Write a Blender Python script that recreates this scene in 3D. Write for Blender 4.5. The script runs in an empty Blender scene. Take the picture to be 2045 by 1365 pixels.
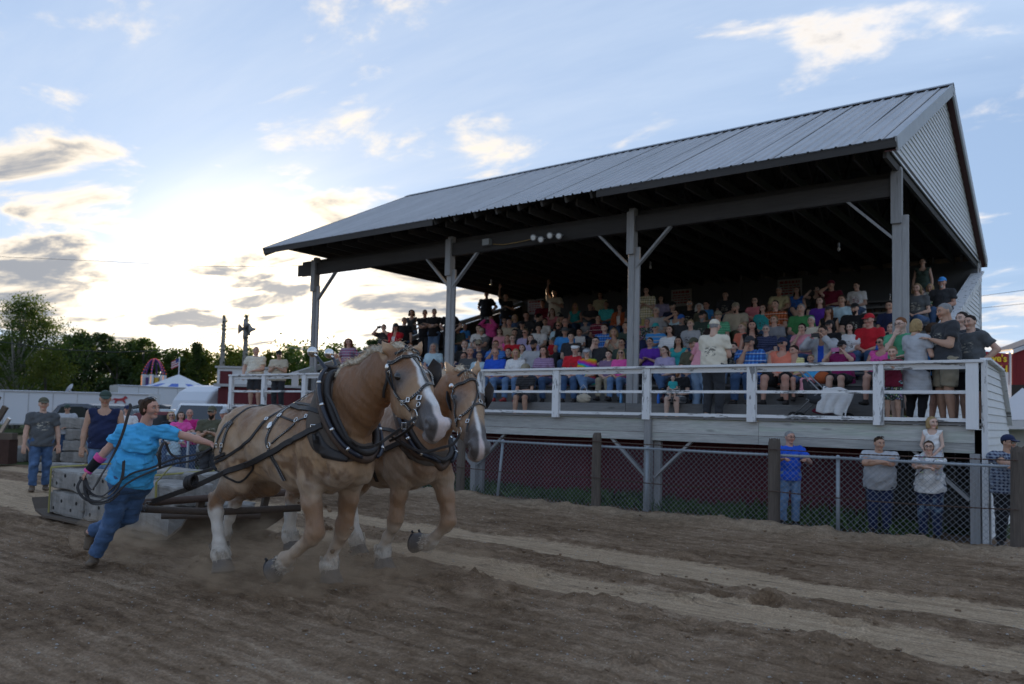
import bpy, math, random
import numpy as np
from mathutils import Vector, Matrix
random.seed(7); RNG = np.random.default_rng(11)
scn = bpy.context.scene
COL = scn.collection
PI = math.pi
# ------------------------------------------------------------------ camera
# photo calibration: 28 mm lens, principal point below the picture's centre, slight roll
FPX, PPX, PPY, CAMH = 1589.0, 1013.0, 741.0, 1.70
AX_R = np.array([0.79638692, 0.60429267, 0.02445898])
AX_U = np.array([0.01446327, -0.05946042, 0.99812588])
AX_F = np.array([-0.6046145, 0.79454064, 0.05609354])
CAMP = np.array([0.0, 0.0, CAMH])
cd = bpy.data.cameras.new('camera'); cam = bpy.data.objects.new('camera', cd); COL.objects.link(cam)
cd.sensor_width = 36.0; cd.lens = FPX / 2045 * 36
cd.shift_x = (1022.5 - PPX) / 2045; cd.shift_y = (PPY - 682.5) / 2045
cd.clip_start = 0.1; cd.clip_end = 4000
m = Matrix.Identity(4)
for i in range(3):
    m[i][0] = AX_R[i]; m[i][1] = AX_U[i]; m[i][2] = -AX_F[i]; m[i][3] = CAMP[i]
cam.matrix_world = m
cd.dof.use_dof = True; cd.dof.focus_distance = 8.8; cd.dof.aperture_fstop = 1.6
scn.camera = cam

def pray(px, py):
    d = AX_R * (px - PPX) + AX_U * (PPY - py) + AX_F * FPX
    return d / np.linalg.norm(d)
def onZ(px, py, z=0.0):
    d = pray(px, py); return CAMP + d * ((z - CAMH) / d[2])
def onY(px, py, Y):
    d = pray(px, py); return CAMP + d * (Y / d[1])
def onX(px, py, X):
    d = pray(px, py); return CAMP + d * (X / d[0])
def atD(px, py, D):
    d = AX_R * (px - PPX) + AX_U * (PPY - py) + AX_F * FPX
    return CAMP + d * (D / FPX)
def depth(p): return float((np.asarray(p, float) - CAMP) @ AX_F)

# ------------------------------------------------------------------ sky and sun
SUN_AZ = math.atan2(*pray(500, 690)[:2])          # clockwise from +Y
SUN_EL = math.radians(4.2)
SUN_DIR = Vector((math.sin(SUN_AZ) * math.cos(SUN_EL), math.cos(SUN_AZ) * math.cos(SUN_EL), math.sin(SUN_EL)))
w = bpy.data.worlds.new('World'); scn.world = w; w.use_nodes = True
nt = w.node_tree; nt.nodes.clear()
class NB:
    """small node-graph helper"""
    def __init__(s, nt): s.nt = nt
    def n(s, t, **kw):
        nd = s.nt.nodes.new(t)
        for k, v in kw.items(): setattr(nd, k, v)
        return nd
    def put(s, sock, v):
        if hasattr(v, 'is_output') or isinstance(v, bpy.types.NodeSocket): s.nt.links.new(v, sock)
        elif v is not None:
            if sock.type == 'RGBA' and len(v) == 3: v = (*v, 1)
            sock.default_value = v
    def math(s, op, a, b=None, c=None, clamp=False):
        nd = s.n('ShaderNodeMath', operation=op); nd.use_clamp = clamp
        s.put(nd.inputs[0], a)
        if b is not None: s.put(nd.inputs[1], b)
        if c is not None: s.put(nd.inputs[2], c)
        return nd.outputs[0]
    def vmath(s, op, a, b=None, out=0):
        nd = s.n('ShaderNodeVectorMath', operation=op)
        s.put(nd.inputs[0], a)
        if b is not None:
            if op == 'SCALE': s.put(nd.inputs[3], b)
            else: s.put(nd.inputs[1], b)
        return nd.outputs[out]
    def mix(s, f, a, b, mode='MIX'):
        nd = s.n('ShaderNodeMix', data_type='RGBA', blend_type=mode); nd.clamp_factor = True
        s.put(nd.inputs['Factor'], f); s.put(nd.inputs[6], a); s.put(nd.inputs[7], b)
        return nd.outputs[2]
    def ramp(s, v, pts, interp='LINEAR'):
        nd = s.n('ShaderNodeValToRGB'); cr = nd.color_ramp; cr.interpolation = interp
        while len(cr.elements) < len(pts): cr.elements.new(0.5)
        for e, (p, c) in zip(cr.elements, pts):
            e.position = p
            e.color = (c, c, c, 1) if isinstance(c, (int, float)) else (*c, 1)
        s.put(nd.inputs[0], v); return nd.outputs[0]
    def noise(s, vec, scale, detail=4, rough=0.55, dist=0.0, out=0):
        nd = s.n('ShaderNodeTexNoise'); s.put(nd.inputs['Vector'], vec)
        nd.inputs['Scale'].default_value = scale; nd.inputs['Detail'].default_value = detail
        nd.inputs['Roughness'].default_value = rough; nd.inputs['Distortion'].default_value = dist
        return nd.outputs[out]
    def mapping(s, vec, scale=(1, 1, 1), rot=(0, 0, 0), loc=(0, 0, 0)):
        nd = s.n('ShaderNodeMapping'); s.put(nd.inputs[0], vec)
        nd.inputs['Scale'].default_value = scale; nd.inputs['Rotation'].default_value = rot; nd.inputs['Location'].default_value = loc
        return nd.outputs[0]
    def smooth(s, v, a, b):
        nd = s.n('ShaderNodeMapRange', interpolation_type='SMOOTHSTEP')
        s.put(nd.inputs[0], v); nd.inputs[1].default_value = a; nd.inputs[2].default_value = b
        return nd.outputs[0]
def build_world():
    b = NB(nt)
    out = b.n('ShaderNodeOutputWorld'); bg = b.n('ShaderNodeBackground')
    tc = b.n('ShaderNodeTexCoord'); D = tc.outputs['Generated']
    sky = b.n('ShaderNodeTexSky', sky_type='NISHITA'); sky.sun_disc = False
    sky.sun_elevation = math.radians(9); sky.sun_rotation = SUN_AZ
    sky.air_density = 1.0; sky.dust_density = 0.4; sky.ozone_density = 1.5
    sep = b.n('ShaderNodeSeparateXYZ'); b.put(sep.inputs[0], D)
    z = b.math('MAXIMUM', sep.outputs[2], 0.0)
    # cosine to the sun
    cs = b.vmath('DOT_PRODUCT', D, tuple(SUN_DIR), out=1)
    near = b.smooth(cs, 0.55, 1.0)
    # cloud layer seen in perspective: direction projected on a plane overhead
    h = b.math('ADD', z, 0.09)
    cx = b.math('DIVIDE', sep.outputs[0], h); cy = b.math('DIVIDE', sep.outputs[1], h)
    cmb = b.n('ShaderNodeCombineXYZ'); b.put(cmb.inputs[0], cx); b.put(cmb.inputs[1], cy)
    P = cmb.outputs[0]
    n1 = b.noise(b.mapping(P, (0.62, 1.0, 1), (0, 0, 0.55), (7.4, 0.6, 0)), 2.3, 10, 0.60, 0.35)
    n2 = b.noise(b.mapping(P, (0.5, 0.8, 1), (0, 0, 0.3), (8.3, 4.1, 0)), 0.55, 2, 0.5)
    low = b.math('SUBTRACT', 1.0, b.smooth(z, 0.02, 0.42))
    cover = b.math('ADD', b.math('MULTIPLY', n1, 0.75), b.math('MULTIPLY', n2, 0.32))
    cover = b.math('ADD', cover, b.math('MULTIPLY', low, 0.085))
    cover = b.math('ADD', cover, b.math('MULTIPLY', near, 0.06))
    mask = b.smooth(cover, 0.595, 0.71)
    thick = b.smooth(cover, 0.655, 0.76)
    veil = b.smooth(b.noise(b.mapping(P, (0.25, 0.8, 1), (0, 0, 0.75), (1.2, 7.7, 0)), 0.9, 8, 0.62, 0.4), 0.44, 0.78)
    # sunward glow (light scattered forward through haze and thin cloud)
    g1 = b.math('POWER', b.math('MAXIMUM', cs, 0.0), 5.0)
    g2 = b.math('POWER', b.math('MAXIMUM', cs, 0.0), 45.0)
    raw = b.vmath('SCALE', sky.outputs[0], 0.32)
    base = b.vmath('DIVIDE', raw, b.vmath('ADD', b.vmath('SCALE', raw, 0.25), (1.0, 1.0, 1.0)))
    base = b.mix(1.0, base, (0.78, 0.98, 1.36), 'MULTIPLY')
    glow = b.mix(1.0, b.vmath('SCALE', (1.0, 0.96, 0.88), b.math('MULTIPLY', g1, 0.30)),
                 b.vmath('SCALE', (1.0, 0.90, 0.70), b.math('MULTIPLY', g2, 0.5)), 'ADD')
    base = b.mix(1.0, base, glow, 'ADD')
    base = b.mix(0.60, base, (1.08, 1.42, 1.98))          # even high haze over the whole sky
    base = b.mix(b.math('MULTIPLY', veil, 0.5), base, b.mix(g1, (1.6, 1.95, 2.45), (2.15, 2.12, 2.05)))
    lit = b.mix(near, (2.5, 2.3, 2.1), (2.8, 2.38, 1.8))
    dark = b.mix(near, (0.80, 1.0, 1.35), (0.78, 0.80, 0.86))
    front = b.math('SUBTRACT', 1.0, b.smooth(cs, -0.75, 0.35))     # clouds away from the sun brightened as added fill light for the foreground
    lit = b.mix(front, lit, (3.9, 3.5, 3.05)); dark = b.mix(front, dark, (3.1, 2.85, 2.6))
    cl = b.mix(thick, lit, dark)
    colr = b.mix(b.math('MULTIPLY', mask, 0.92), base, cl)
    core = b.math('MULTIPLY', b.math('POWER', b.math('MAXIMUM', cs, 0.0), 130.0), b.math('MULTIPLY_ADD', thick, -4.6, 5.0))
    colr = b.mix(1.0, colr, b.vmath('SCALE', (1.0, 0.78, 0.48), core), 'ADD')
    b.put(bg.inputs[0], colr); bg.inputs[1].default_value = 0.15
    nt.links.new(bg.outputs[0], out.inputs[0])
build_world()
sd = bpy.data.lights.new('sun', 'SUN'); sun = bpy.data.objects.new('sun', sd); COL.objects.link(sun)
sd.energy = 2.5; sd.angle = math.radians(0.6); sd.color = (1.0, 0.72, 0.45)
sun.rotation_euler = (-SUN_DIR).to_track_quat('-Z', 'Y').to_euler(); sun.location = (-60, 40, 30)
scn.view_settings.view_transform = 'Standard'; scn.view_settings.look = 'None'
scn.view_settings.gamma = 1.0; scn.view_settings.exposure = 1.68
scn.render.film_transparent = False
scn.cycles.max_bounces = 6; scn.cycles.diffuse_bounces = 3; scn.cycles.transparent_max_bounces = 8
scn.cycles.use_denoising = True

# ------------------------------------------------------------------ helpers
def tag(o, label=None, cat=None, group=None, kind=None):
    if label: o['label'] = label
    if cat: o['category'] = cat
    if group: o['group'] = group
    if kind: o['kind'] = kind
    return o
def empty(name, loc=(0, 0, 0), rz=0.0, parent=None):
    o = bpy.data.objects.new(name, None); COL.objects.link(o)
    o.location = loc; o.rotation_euler = (0, 0, rz); o.empty_display_size = 0.1
    if parent: o.parent = parent
    return o
def mesh_np(name, V, Fq, smooth=False):
    """mesh from numpy verts and an (n,k) face array"""
    me = bpy.data.meshes.new(name)
    V = np.asarray(V, np.float32); Fq = np.asarray(Fq, np.int32)
    n, k = Fq.shape
    me.vertices.add(len(V)); me.vertices.foreach_set('co', V.ravel())
    me.loops.add(n * k); me.loops.foreach_set('vertex_index', Fq.ravel())
    me.polygons.add(n); me.polygons.foreach_set('loop_start', np.arange(0, n * k, k, dtype=np.int32))
    me.polygons.foreach_set('loop_total', np.full(n, k, np.int32))
    if smooth: me.polygons.foreach_set('use_smooth', np.ones(n, bool))
    me.update(calc_edges=True); me.validate(); return me
def set_col(me, C):
    a = me.color_attributes.new('Col', 'FLOAT_COLOR', 'POINT')
    C = np.asarray(C, np.float32)
    if C.shape[1] == 3: C = np.c_[C, np.ones(len(C), np.float32)]
    a.data.foreach_set('color', C.ravel())
def link_mesh(name, me, mat=None, parent=None, loc=None, rot=None):
    o = bpy.data.objects.new(name, me); COL.objects.link(o)
    if mat is not None:
        if len(me.materials) == 0: me.materials.append(mat)
        if me.materials[0] != mat:
            o.material_slots[0].link = 'OBJECT'; o.material_slots[0].material = mat
    if parent: o.parent = parent
    if loc is not None: o.location = loc
    if rot is not None: o.rotation_euler = rot
    return o
def unit(v):
    v = np.asarray(v, float); n = np.linalg.norm(v); return v / n if n > 1e-9 else v
class MB:
    """collects simple solids, then links them as one mesh object"""
    def __init__(s): s.v = []; s.f = []
    def add(s, V, F):
        o = len(s.v); s.v += [tuple(map(float, p)) for p in V]; s.f += [tuple(i + o for i in f) for f in F]; return s
    def box(s, x0, x1, y0, y1, z0, z1):
        V = [(x0, y0, z0), (x1, y0, z0), (x1, y1, z0), (x0, y1, z0), (x0, y0, z1), (x1, y0, z1), (x1, y1, z1), (x0, y1, z1)]
        return s.add(V, [(0, 3, 2, 1), (4, 5, 6, 7), (0, 1, 5, 4), (1, 2, 6, 5), (2, 3, 7, 6), (3, 0, 4, 7)])
    def beam(s, a, b, w, h, up=(0, 0, 1), chamfer=0.0):
        a = np.asarray(a, float); b = np.asarray(b, float); d = unit(b - a); up = np.asarray(up, float)
        if abs(d @ up) > 0.98: up = np.array([1.0, 0, 0])
        sx = unit(np.cross(d, up)); u = np.cross(sx, d)
        c = chamfer
        if c <= 0: prof = [(-w/2, -h/2), (w/2, -h/2), (w/2, h/2), (-w/2, h/2)]
        else: prof = [(-w/2+c, -h/2), (w/2-c, -h/2), (w/2, -h/2+c), (w/2, h/2-c), (w/2-c, h/2), (-w/2+c, h/2), (-w/2, h/2-c), (-w/2, -h/2+c)]
        n = len(prof)
        V = [p + sx * x + u * y for p in (a, b) for x, y in prof]
        F = [tuple(range(n))[::-1], tuple(range(n, 2 * n))] + [(i, (i + 1) % n, n + (i + 1) % n, n + i) for i in range(n)]
        # orient: reversed start cap faces backwards already
        return s.add(V, F)
    def tube(s, pts, r, n=8, cap=True, closed=False):
        pts = [np.asarray(p, float) for p in pts]; m_ = len(pts)
        rs = r if hasattr(r, '__len__') else [r] * m_
        V = []; prev = None
        for i in range(m_):
            if closed: d = unit(pts[(i + 1) % m_] - pts[i - 1])
            else: d = unit(pts[min(i + 1, m_ - 1)] - pts[max(i - 1, 0)])
            if prev is None:
                t = np.array([0, 0, 1.0]) if abs(d[2]) < 0.9 else np.array([1.0, 0, 0])
                a = unit(np.cross(d, t))
            else: a = unit(prev - d * (prev @ d))
            prev = a; bb = np.cross(d, a)
            for k in range(n):
                t = 2 * PI * k / n; V.append(pts[i] + (a * math.cos(t) + bb * math.sin(t)) * rs[i])
        F = []
        for i in range(m_ if closed else m_ - 1):
            j = (i + 1) % m_
            for k in range(n):
                F.append((i * n + k, i * n + (k + 1) % n, j * n + (k + 1) % n, j * n + k))
        if cap and not closed:
            F.append(tuple(range(n))[::-1]); F.append(tuple(range((m_ - 1) * n, m_ * n)))
        return s.add(V, F)
    def lathe(s, prof, n=16, c=(0, 0, 0), axis='z'):
        """prof: list of (r, z)"""
        V = []; F = []
        for r, z in prof:
            for k in range(n):
                t = 2 * PI * k / n; p = (r * math.cos(t), r * math.sin(t), z)
                if axis == 'y': p = (p[0], p[2], p[1])
                elif axis == 'x': p = (p[2], p[0], p[1])
                V.append((p[0] + c[0], p[1] + c[1], p[2] + c[2]))
        for i in range(len(prof) - 1):
            for k in range(n):
                F.append((i * n + k, i * n + (k + 1) % n, (i + 1) * n + (k + 1) % n, (i + 1) * n + k))
        F.append(tuple(range(n))[::-1]); F.append(tuple(range((len(prof) - 1) * n, len(prof) * n)))
        return s.add(V, F)
    def prism(s, poly, d):
        """poly: 3-D points of a planar polygon, extruded along d"""
        n = len(poly); d = np.asarray(d, float)
        V = [np.asarray(p, float) for p in poly] + [np.asarray(p, float) + d for p in poly]
        return s.add(V, [tuple(range(n))[::-1], tuple(range(n, 2 * n))] + [(i, (i + 1) % n, n + (i + 1) % n, n + i) for i in range(n)])
    def quadstrip(s, L, R):
        n = len(L); return s.add(list(L) + list(R), [(i, n + i, n + i + 1, i + 1) for i in range(n - 1)])
    def mesh(s, name, smooth=False):
        me = bpy.data.meshes.new(name); me.from_pydata(s.v, [], s.f)
        if smooth: me.polygons.foreach_set('use_smooth', np.ones(len(me.polygons), bool))
        me.validate(); me.update()
        return me
    def build(s, name, mat, parent=None, smooth=False, fix=True):
        me = s.mesh(name, smooth)
        if fix:
            import bmesh
            bm = bmesh.new(); bm.from_mesh(me); bmesh.ops.recalc_face_normals(bm, faces=bm.faces); bm.to_mesh(me); bm.free()
        return link_mesh(name, me, mat, parent)
def bevel(o, wdt=0.01, seg=1):
    md = o.modifiers.new('Bevel', 'BEVEL'); md.width = wdt; md.segments = seg; md.limit_method = 'ANGLE'; return o
def copy_tree(o, parent=None):
    c = o.copy(); COL.objects.link(c); c.parent = parent
    for ch in list(o.children):
        k = copy_tree(ch, c); k.matrix_parent_inverse = ch.matrix_parent_inverse
    return c
# ------------------------------------------------------------------ materials
MATS = {}
def newmat(name):
    mt = bpy.data.materials.new(name); mt.use_nodes = True
    t = mt.node_tree; bs = t.nodes['Principled BSDF']; b = NB(t)
    return mt, b, bs
def coords(b, kind='Object'): return b.n('ShaderNodeTexCoord').outputs[kind]
def bump(b, bs, h, dist=0.01, strength=1.0):
    bp = b.n('ShaderNodeBump'); bp.inputs['Distance'].default_value = dist; bp.inputs['Strength'].default_value = strength
    b.put(bp.inputs['Height'], h); b.nt.links.new(bp.outputs[0], bs.inputs['Normal'])
def objrand(b): return b.n('ShaderNodeObjectInfo').outputs['Random']
def plain(name, col, rough=0.6, metal=0.0, var=0.12, scale=6.0, bmp=0.0, bscale=60.0, spec=0.5, emit=None, estr=0.0, objvar=0.0):
    """a plain surface with uneven tone and a little relief"""
    if name in MATS: return MATS[name]
    mt, b, bs = newmat(name); P = coords(b)
    n = b.noise(P, scale, 5, 0.6)
    f = b.math('MULTIPLY_ADD', n, 2 * var, 1 - var)
    if objvar: f = b.math('MULTIPLY', f, b.math('MULTIPLY_ADD', objrand(b), 2 * objvar, 1 - objvar))
    b.put(bs.inputs['Base Color'], b.vmath('SCALE', tuple(col), f))
    bs.inputs['Roughness'].default_value = rough; bs.inputs['Metallic'].default_value = metal
    bs.inputs['Specular IOR Level'].default_value = spec
    if bmp: bump(b, bs, b.noise(P, bscale, 4, 0.6), bmp)
    if emit:
        bs.inputs['Emission Color'].default_value = (*emit, 1); bs.inputs['Emission Strength'].default_value = estr
    MATS[name] = mt; return mt
def wood(name, col, axis='X', rough=0.8, contrast=0.35, knots=True, objvar=0.18, tint2=None, peel=None):
    """board with grain along one axis; peel = bare-wood colour showing through worn paint"""
    if name in MATS: return MATS[name]
    mt, b, bs = newmat(name); P = coords(b)
    rnd = objrand(b)
    off = b.n('ShaderNodeCombineXYZ'); b.put(off.inputs[0], b.math('MULTIPLY', rnd, 31.0)); b.put(off.inputs[1], b.math('MULTIPLY', rnd, 17.0)); b.put(off.inputs[2], b.math('MULTIPLY', rnd, 23.0))
    Q = b.vmath('ADD', P, off.outputs[0])
    sc = {'X': (0.8, 14, 14), 'Y': (14, 0.8, 14), 'Z': (14, 14, 0.8)}[axis]
    sc2 = {'X': (0.3, 3, 3), 'Y': (3, 0.3, 3), 'Z': (3, 3, 0.3)}[axis]
    g = b.noise(b.mapping(Q, sc), 3.0, 6, 0.65, 1.2)
    g2 = b.noise(b.mapping(Q, sc2), 1.5, 4, 0.6, 0.5)
    f = b.math('ADD', b.math('MULTIPLY', b.math('SUBTRACT', g, 0.5), contrast * 2.0), b.math('MULTIPLY', b.math('SUBTRACT', g2, 0.5), contrast * 1.8))
    f = b.math('ADD', f, 1.0)
    f = b.math('MULTIPLY', f, b.math('MULTIPLY_ADD', rnd, 2 * objvar, 1 - objvar))
    c = b.vmath('SCALE', tuple(col), f)
    if tint2: c = b.mix(b.smooth(g2, 0.48, 0.68), c, b.vmath('SCALE', tuple(tint2), f))
    if knots:
        vo = b.n('ShaderNodeTexVoronoi', feature='F1'); vo.inputs['Scale'].default_value = 1.4
        b.put(vo.inputs['Vector'], b.mapping(Q, {'X': (0.7, 4, 3), 'Y': (4, 0.7, 3), 'Z': (4, 4, 0.7)}[axis]))
        c = b.mix(b.math('MULTIPLY', b.math('SUBTRACT', 1.0, b.smooth(vo.outputs['Distance'], 0.03, 0.13)), 0.6), c, b.vmath('SCALE', tuple(col), 0.45))
    if peel:
        pm = b.smooth(b.noise(b.mapping(Q, {'X': (1, 5, 5), 'Y': (5, 1, 5), 'Z': (5, 5, 1)}[axis]), 2.2, 8, 0.7), 0.55, 0.61)
        c = b.mix(pm, c, b.vmath('SCALE', tuple(peel), f))
    b.put(bs.inputs['Base Color'], c); bs.inputs['Roughness'].default_value = rough
    bs.inputs['Specular IOR Level'].default_value = 0.25
    bump(b, bs, g, 0.004)
    MATS[name] = mt; return mt
def attrmat(name, rough=0.8, bmp=0.0, bscale=40, spec=0.3, var=0.1, nscale=8.0, sheen=0.0, hair=None):
    """colour from the mesh's own pigment attribute"""
    if name in MATS: return MATS[name]
    mt, b, bs = newmat(name); P = coords(b)
    at = b.n('ShaderNodeVertexColor', layer_name='Col')
    f = b.math('MULTIPLY_ADD', b.noise(P, nscale, 6, 0.65), 2 * var, 1 - var)
    b.put(bs.inputs['Base Color'], b.vmath('SCALE', at.outputs[0], f))
    bs.inputs['Roughness'].default_value = rough; bs.inputs['Specular IOR Level'].default_value = spec
    if sheen: bs.inputs['Sheen Weight'].default_value = sheen
    if hair:
        bump(b, bs, b.noise(b.mapping(P, hair), 30, 5, 0.7, 0.6), bmp)
    elif bmp: bump(b, bs, b.noise(P, bscale, 5, 0.65), bmp)
    MATS[name] = mt; return mt
GREYWOOD = (0.20, 0.21, 0.21)
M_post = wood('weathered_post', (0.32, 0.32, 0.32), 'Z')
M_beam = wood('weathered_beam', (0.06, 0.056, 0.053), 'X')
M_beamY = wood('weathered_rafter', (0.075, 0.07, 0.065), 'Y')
M_fascia = wood('weathered_fascia', (0.44, 0.44, 0.42), 'X', contrast=0.6, tint2=(0.33, 0.37, 0.32))
M_plank = wood('bleacher_plank', (0.19, 0.185, 0.18), 'X', contrast=0.4)
M_white = wood('white_paint_rail', (0.78, 0.79, 0.80), 'X', contrast=0.10, knots=False, objvar=0.05, peel=(0.2, 0.2, 0.2))
M_whiteZ = wood('white_paint_post', (0.78, 0.79, 0.80), 'Z', contrast=0.10, knots=False, objvar=0.05, peel=(0.25, 0.25, 0.25))
M_clap = plain('clapboard_white', (0.68, 0.69, 0.70), 0.55, var=0.10, scale=2.5, objvar=0.05)
M_redwall = wood('dark_red_board', (0.13, 0.028, 0.034), 'Z', contrast=0.25, knots=False, objvar=0.10)
M_trim_red = plain('faded_red_trim', (0.08, 0.03, 0.03), 0.7)
M_plywood = plain('grey_painted_ply', (0.11, 0.115, 0.12), 0.8, var=0.2, scale=1.5)
M_roof = None
def roofmat():
    mt, b, bs = newmat('galvanised_roof'); P = coords(b)
    n = b.noise(b.mapping(P, (3, 0.5, 0.5)), 1.4, 6, 0.65); n2 = b.noise(P, 9, 5, 0.6)
    c = b.vmath('SCALE', (0.50, 0.505, 0.52), b.math('ADD', b.math('MULTIPLY_ADD', n, 0.5, 0.6), b.math('MULTIPLY', n2, 0.24)))
    c = b.vmath('SCALE', c, b.math('MULTIPLY_ADD', objrand(b), 0.08, 0.92))
    b.put(bs.inputs['Base Color'], c); bs.inputs['Metallic'].default_value = 0.3
    b.put(bs.inputs['Roughness'], b.math('MULTIPLY_ADD', n2, 0.3, 0.38)); return mt
M_roof = roofmat()
M_galv = plain('galvanised_pipe', (0.36, 0.40, 0.44), 0.5, 0.35, var=0.15, scale=12)
M_wire = plain('galvanised_wire', (0.34, 0.37, 0.41), 0.5, 0.4, var=0.1)
M_rust = plain('rusty_cable', (0.10, 0.065, 0.05), 0.8, 0.2, var=0.3, scale=20)
M_oldpost = wood('split_fence_post', (0.115, 0.095, 0.08), 'Z', contrast=0.6, knots=False, objvar=0.12)
M_conc = None
def concmat(name, col, s=3.0):
    mt, b, bs = newmat(name); P = coords(b)
    rnd = objrand(b); o = b.n('ShaderNodeCombineXYZ'); b.put(o.inputs[0], b.math('MULTIPLY', rnd, 40.0)); Q = b.vmath('ADD', P, o.outputs[0])
    n = b.noise(Q, s, 8, 0.68); n2 = b.noise(Q, 40, 3, 0.6); st = b.noise(b.mapping(Q, (2.5, 2.5, 0.35)), 3, 5, 0.6)
    f = b.math('ADD', b.math('MULTIPLY_ADD', n, 1.5, 0.2), b.math('MULTIPLY', b.math('SUBTRACT', st, 0.5), 1.3))
    f = b.math('MULTIPLY', f, b.math('MULTIPLY_ADD', n2, 0.3, 0.85))
    c = b.vmath('SCALE', col, f)
    pit = b.n('ShaderNodeTexVoronoi'); pit.inputs['Scale'].default_value = 26; b.put(pit.inputs['Vector'], Q)
    pm = b.math('MULTIPLY', b.math('SUBTRACT', 1.0, b.smooth(pit.outputs['Distance'], 0.06, 0.14)), b.smooth(n, 0.5, 0.62))
    c = b.mix(b.math('MULTIPLY', pm, 0.75), c, b.vmath('SCALE', col, 0.35))
    b.put(bs.inputs['Base Color'], c); bs.inputs['Roughness'].default_value = 0.92
    bump(b, bs, b.math('SUBTRACT', b.math('ADD', n, b.math('MULTIPLY', n2, 0.3)), pm), 0.012); return mt
M_conc = concmat('old_concrete', (0.27, 0.255, 0.235))
def rough_block(sx, sy, sz, seed):
    import bmesh
    bm = bmesh.new(); bmesh.ops.create_cube(bm, size=1.0); bmesh.ops.subdivide_edges(bm, edges=bm.edges[:], cuts=7, use_grid_fill=True); r = random.Random(seed)
    for v in bm.verts:
        n = sum(abs(abs(q) - .5) < 1e-4 for q in v.co); k = 0 if n < 2 else (.022 * r.random() ** 2 + .006) * (1.6 if n == 3 else 1); s_ = (sx, sy, sz)
        v.co = [v.co[i] * s_[i] - (math.copysign(k, v.co[i]) if abs(abs(v.co[i]) - .5) < 1e-4 and n > 1 else 0) + r.gauss(0, .0022) for i in range(3)]; v.co.z += sz / 2
    me = bpy.data.meshes.new('concrete_block'); bm.to_mesh(me); bm.free(); return me
M_steel = plain('dark_scuffed_steel', (0.115, 0.088, 0.066), 0.75, 0.1, var=0.4, scale=5, bmp=0.002, bscale=30)
M_chain = plain('worn_chain', (0.16, 0.15, 0.14), 0.45, 0.8, var=0.2)
M_leather = plain('black_harness_leather', (0.024, 0.020, 0.019), 0.55, var=0.35, scale=14, bmp=0.0015, bscale=120)
M_leatherb = plain('brown_collar_leather', (0.075, 0.045, 0.030), 0.6, var=0.35, scale=10, bmp=0.002, bscale=90)
M_pad = plain('grey_felt_pad', (0.10, 0.080, 0.065), 0.9, var=0.3, scale=9, bmp=0.002)
M_chrome = plain('chrome_hardware', (0.72, 0.71, 0.69), 0.22, 1.0, var=0.05)
M_blackpl = plain('black_plastic', (0.015, 0.015, 0.016), 0.4, var=0.1)
M_glass = plain('dark_vehicle_glass', (0.02, 0.024, 0.03), 0.08, var=0.05, spec=0.8)
M_tire = plain('tyre_rubber', (0.016, 0.016, 0.016), 0.85)
M_signwhite = plain('sign_white', (0.50, 0.48, 0.47), 0.6)
M_signred = plain('sign_red_ink', (0.40, 0.06, 0.06), 0.6)
# ------------------------------------------------------------------ ground
_LAT = np.random.default_rng(5).random((256, 256)).astype(np.float32)
def vnoise(x, y):
    xi = np.floor(x).astype(int); yi = np.floor(y).astype(int); fx = x - xi; fy = y - yi
    fx = fx * fx * (3 - 2 * fx); fy = fy * fy * (3 - 2 * fy)
    a = _LAT[xi & 255, yi & 255]; b = _LAT[(xi + 1) & 255, yi & 255]; c = _LAT[xi & 255, (yi + 1) & 255]; d = _LAT[(xi + 1) & 255, (yi + 1) & 255]
    return (a * (1 - fx) + b * fx) * (1 - fy) + (c * (1 - fx) + d * fx) * fy
def fbm(x, y, o=4, g=0.5):
    s = 0; a = 1; t = 0
    for i in range(o):
        s = s + a * vnoise(x * 2 ** i + 17.3 * i, y * 2 ** i + 9.1 * i); t += a; a *= g
    return s / t
def sstep(a, b, x):
    t = np.clip((x - a) / (b - a), 0, 1); return t * t * (3 - 2 * t)
def edge(pts):
    w_ = [onZ(*p) for p in pts]; w_.sort(key=lambda p: p[0])
    xs = [p[0] for p in w_]; ys = [p[1] for p in w_]
    # carried on straight beyond the ends
    xs = [xs[0] - 40] + xs + [xs[-1] + 20]; ys = [ys[0] + 0.2] + ys + [ys[-1]]
    return np.array(xs), np.array(ys)
A_hi = edge([(880, 1098), (1000, 1115), (1306, 1174), (1593, 1215), (2045, 1292)])
A_lo = edge([(880, 1120), (1000, 1161), (1230, 1197), (1450, 1243), (1593, 1258), (1817, 1307), (2045, 1348)])
B_hi = edge([(880, 1050), (1000, 1067), (1358, 1115), (1664, 1166), (2045, 1217)])
B_lo = edge([(880, 1068), (1000, 1087), (1255, 1133), (1460, 1169), (1664, 1200), (1869, 1225), (2045, 1256)])
def ev(e, x): return np.interp(x, *e)
FENCE_Y = 13.05
_hr = np.random.default_rng(31)
HOOF = [(x, y, r) for x, y, r in zip(_hr.uniform(-13, -1.5, 70), _hr.uniform(4.3, 7.6, 70), _hr.uniform(.06, .11, 70))]
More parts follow.
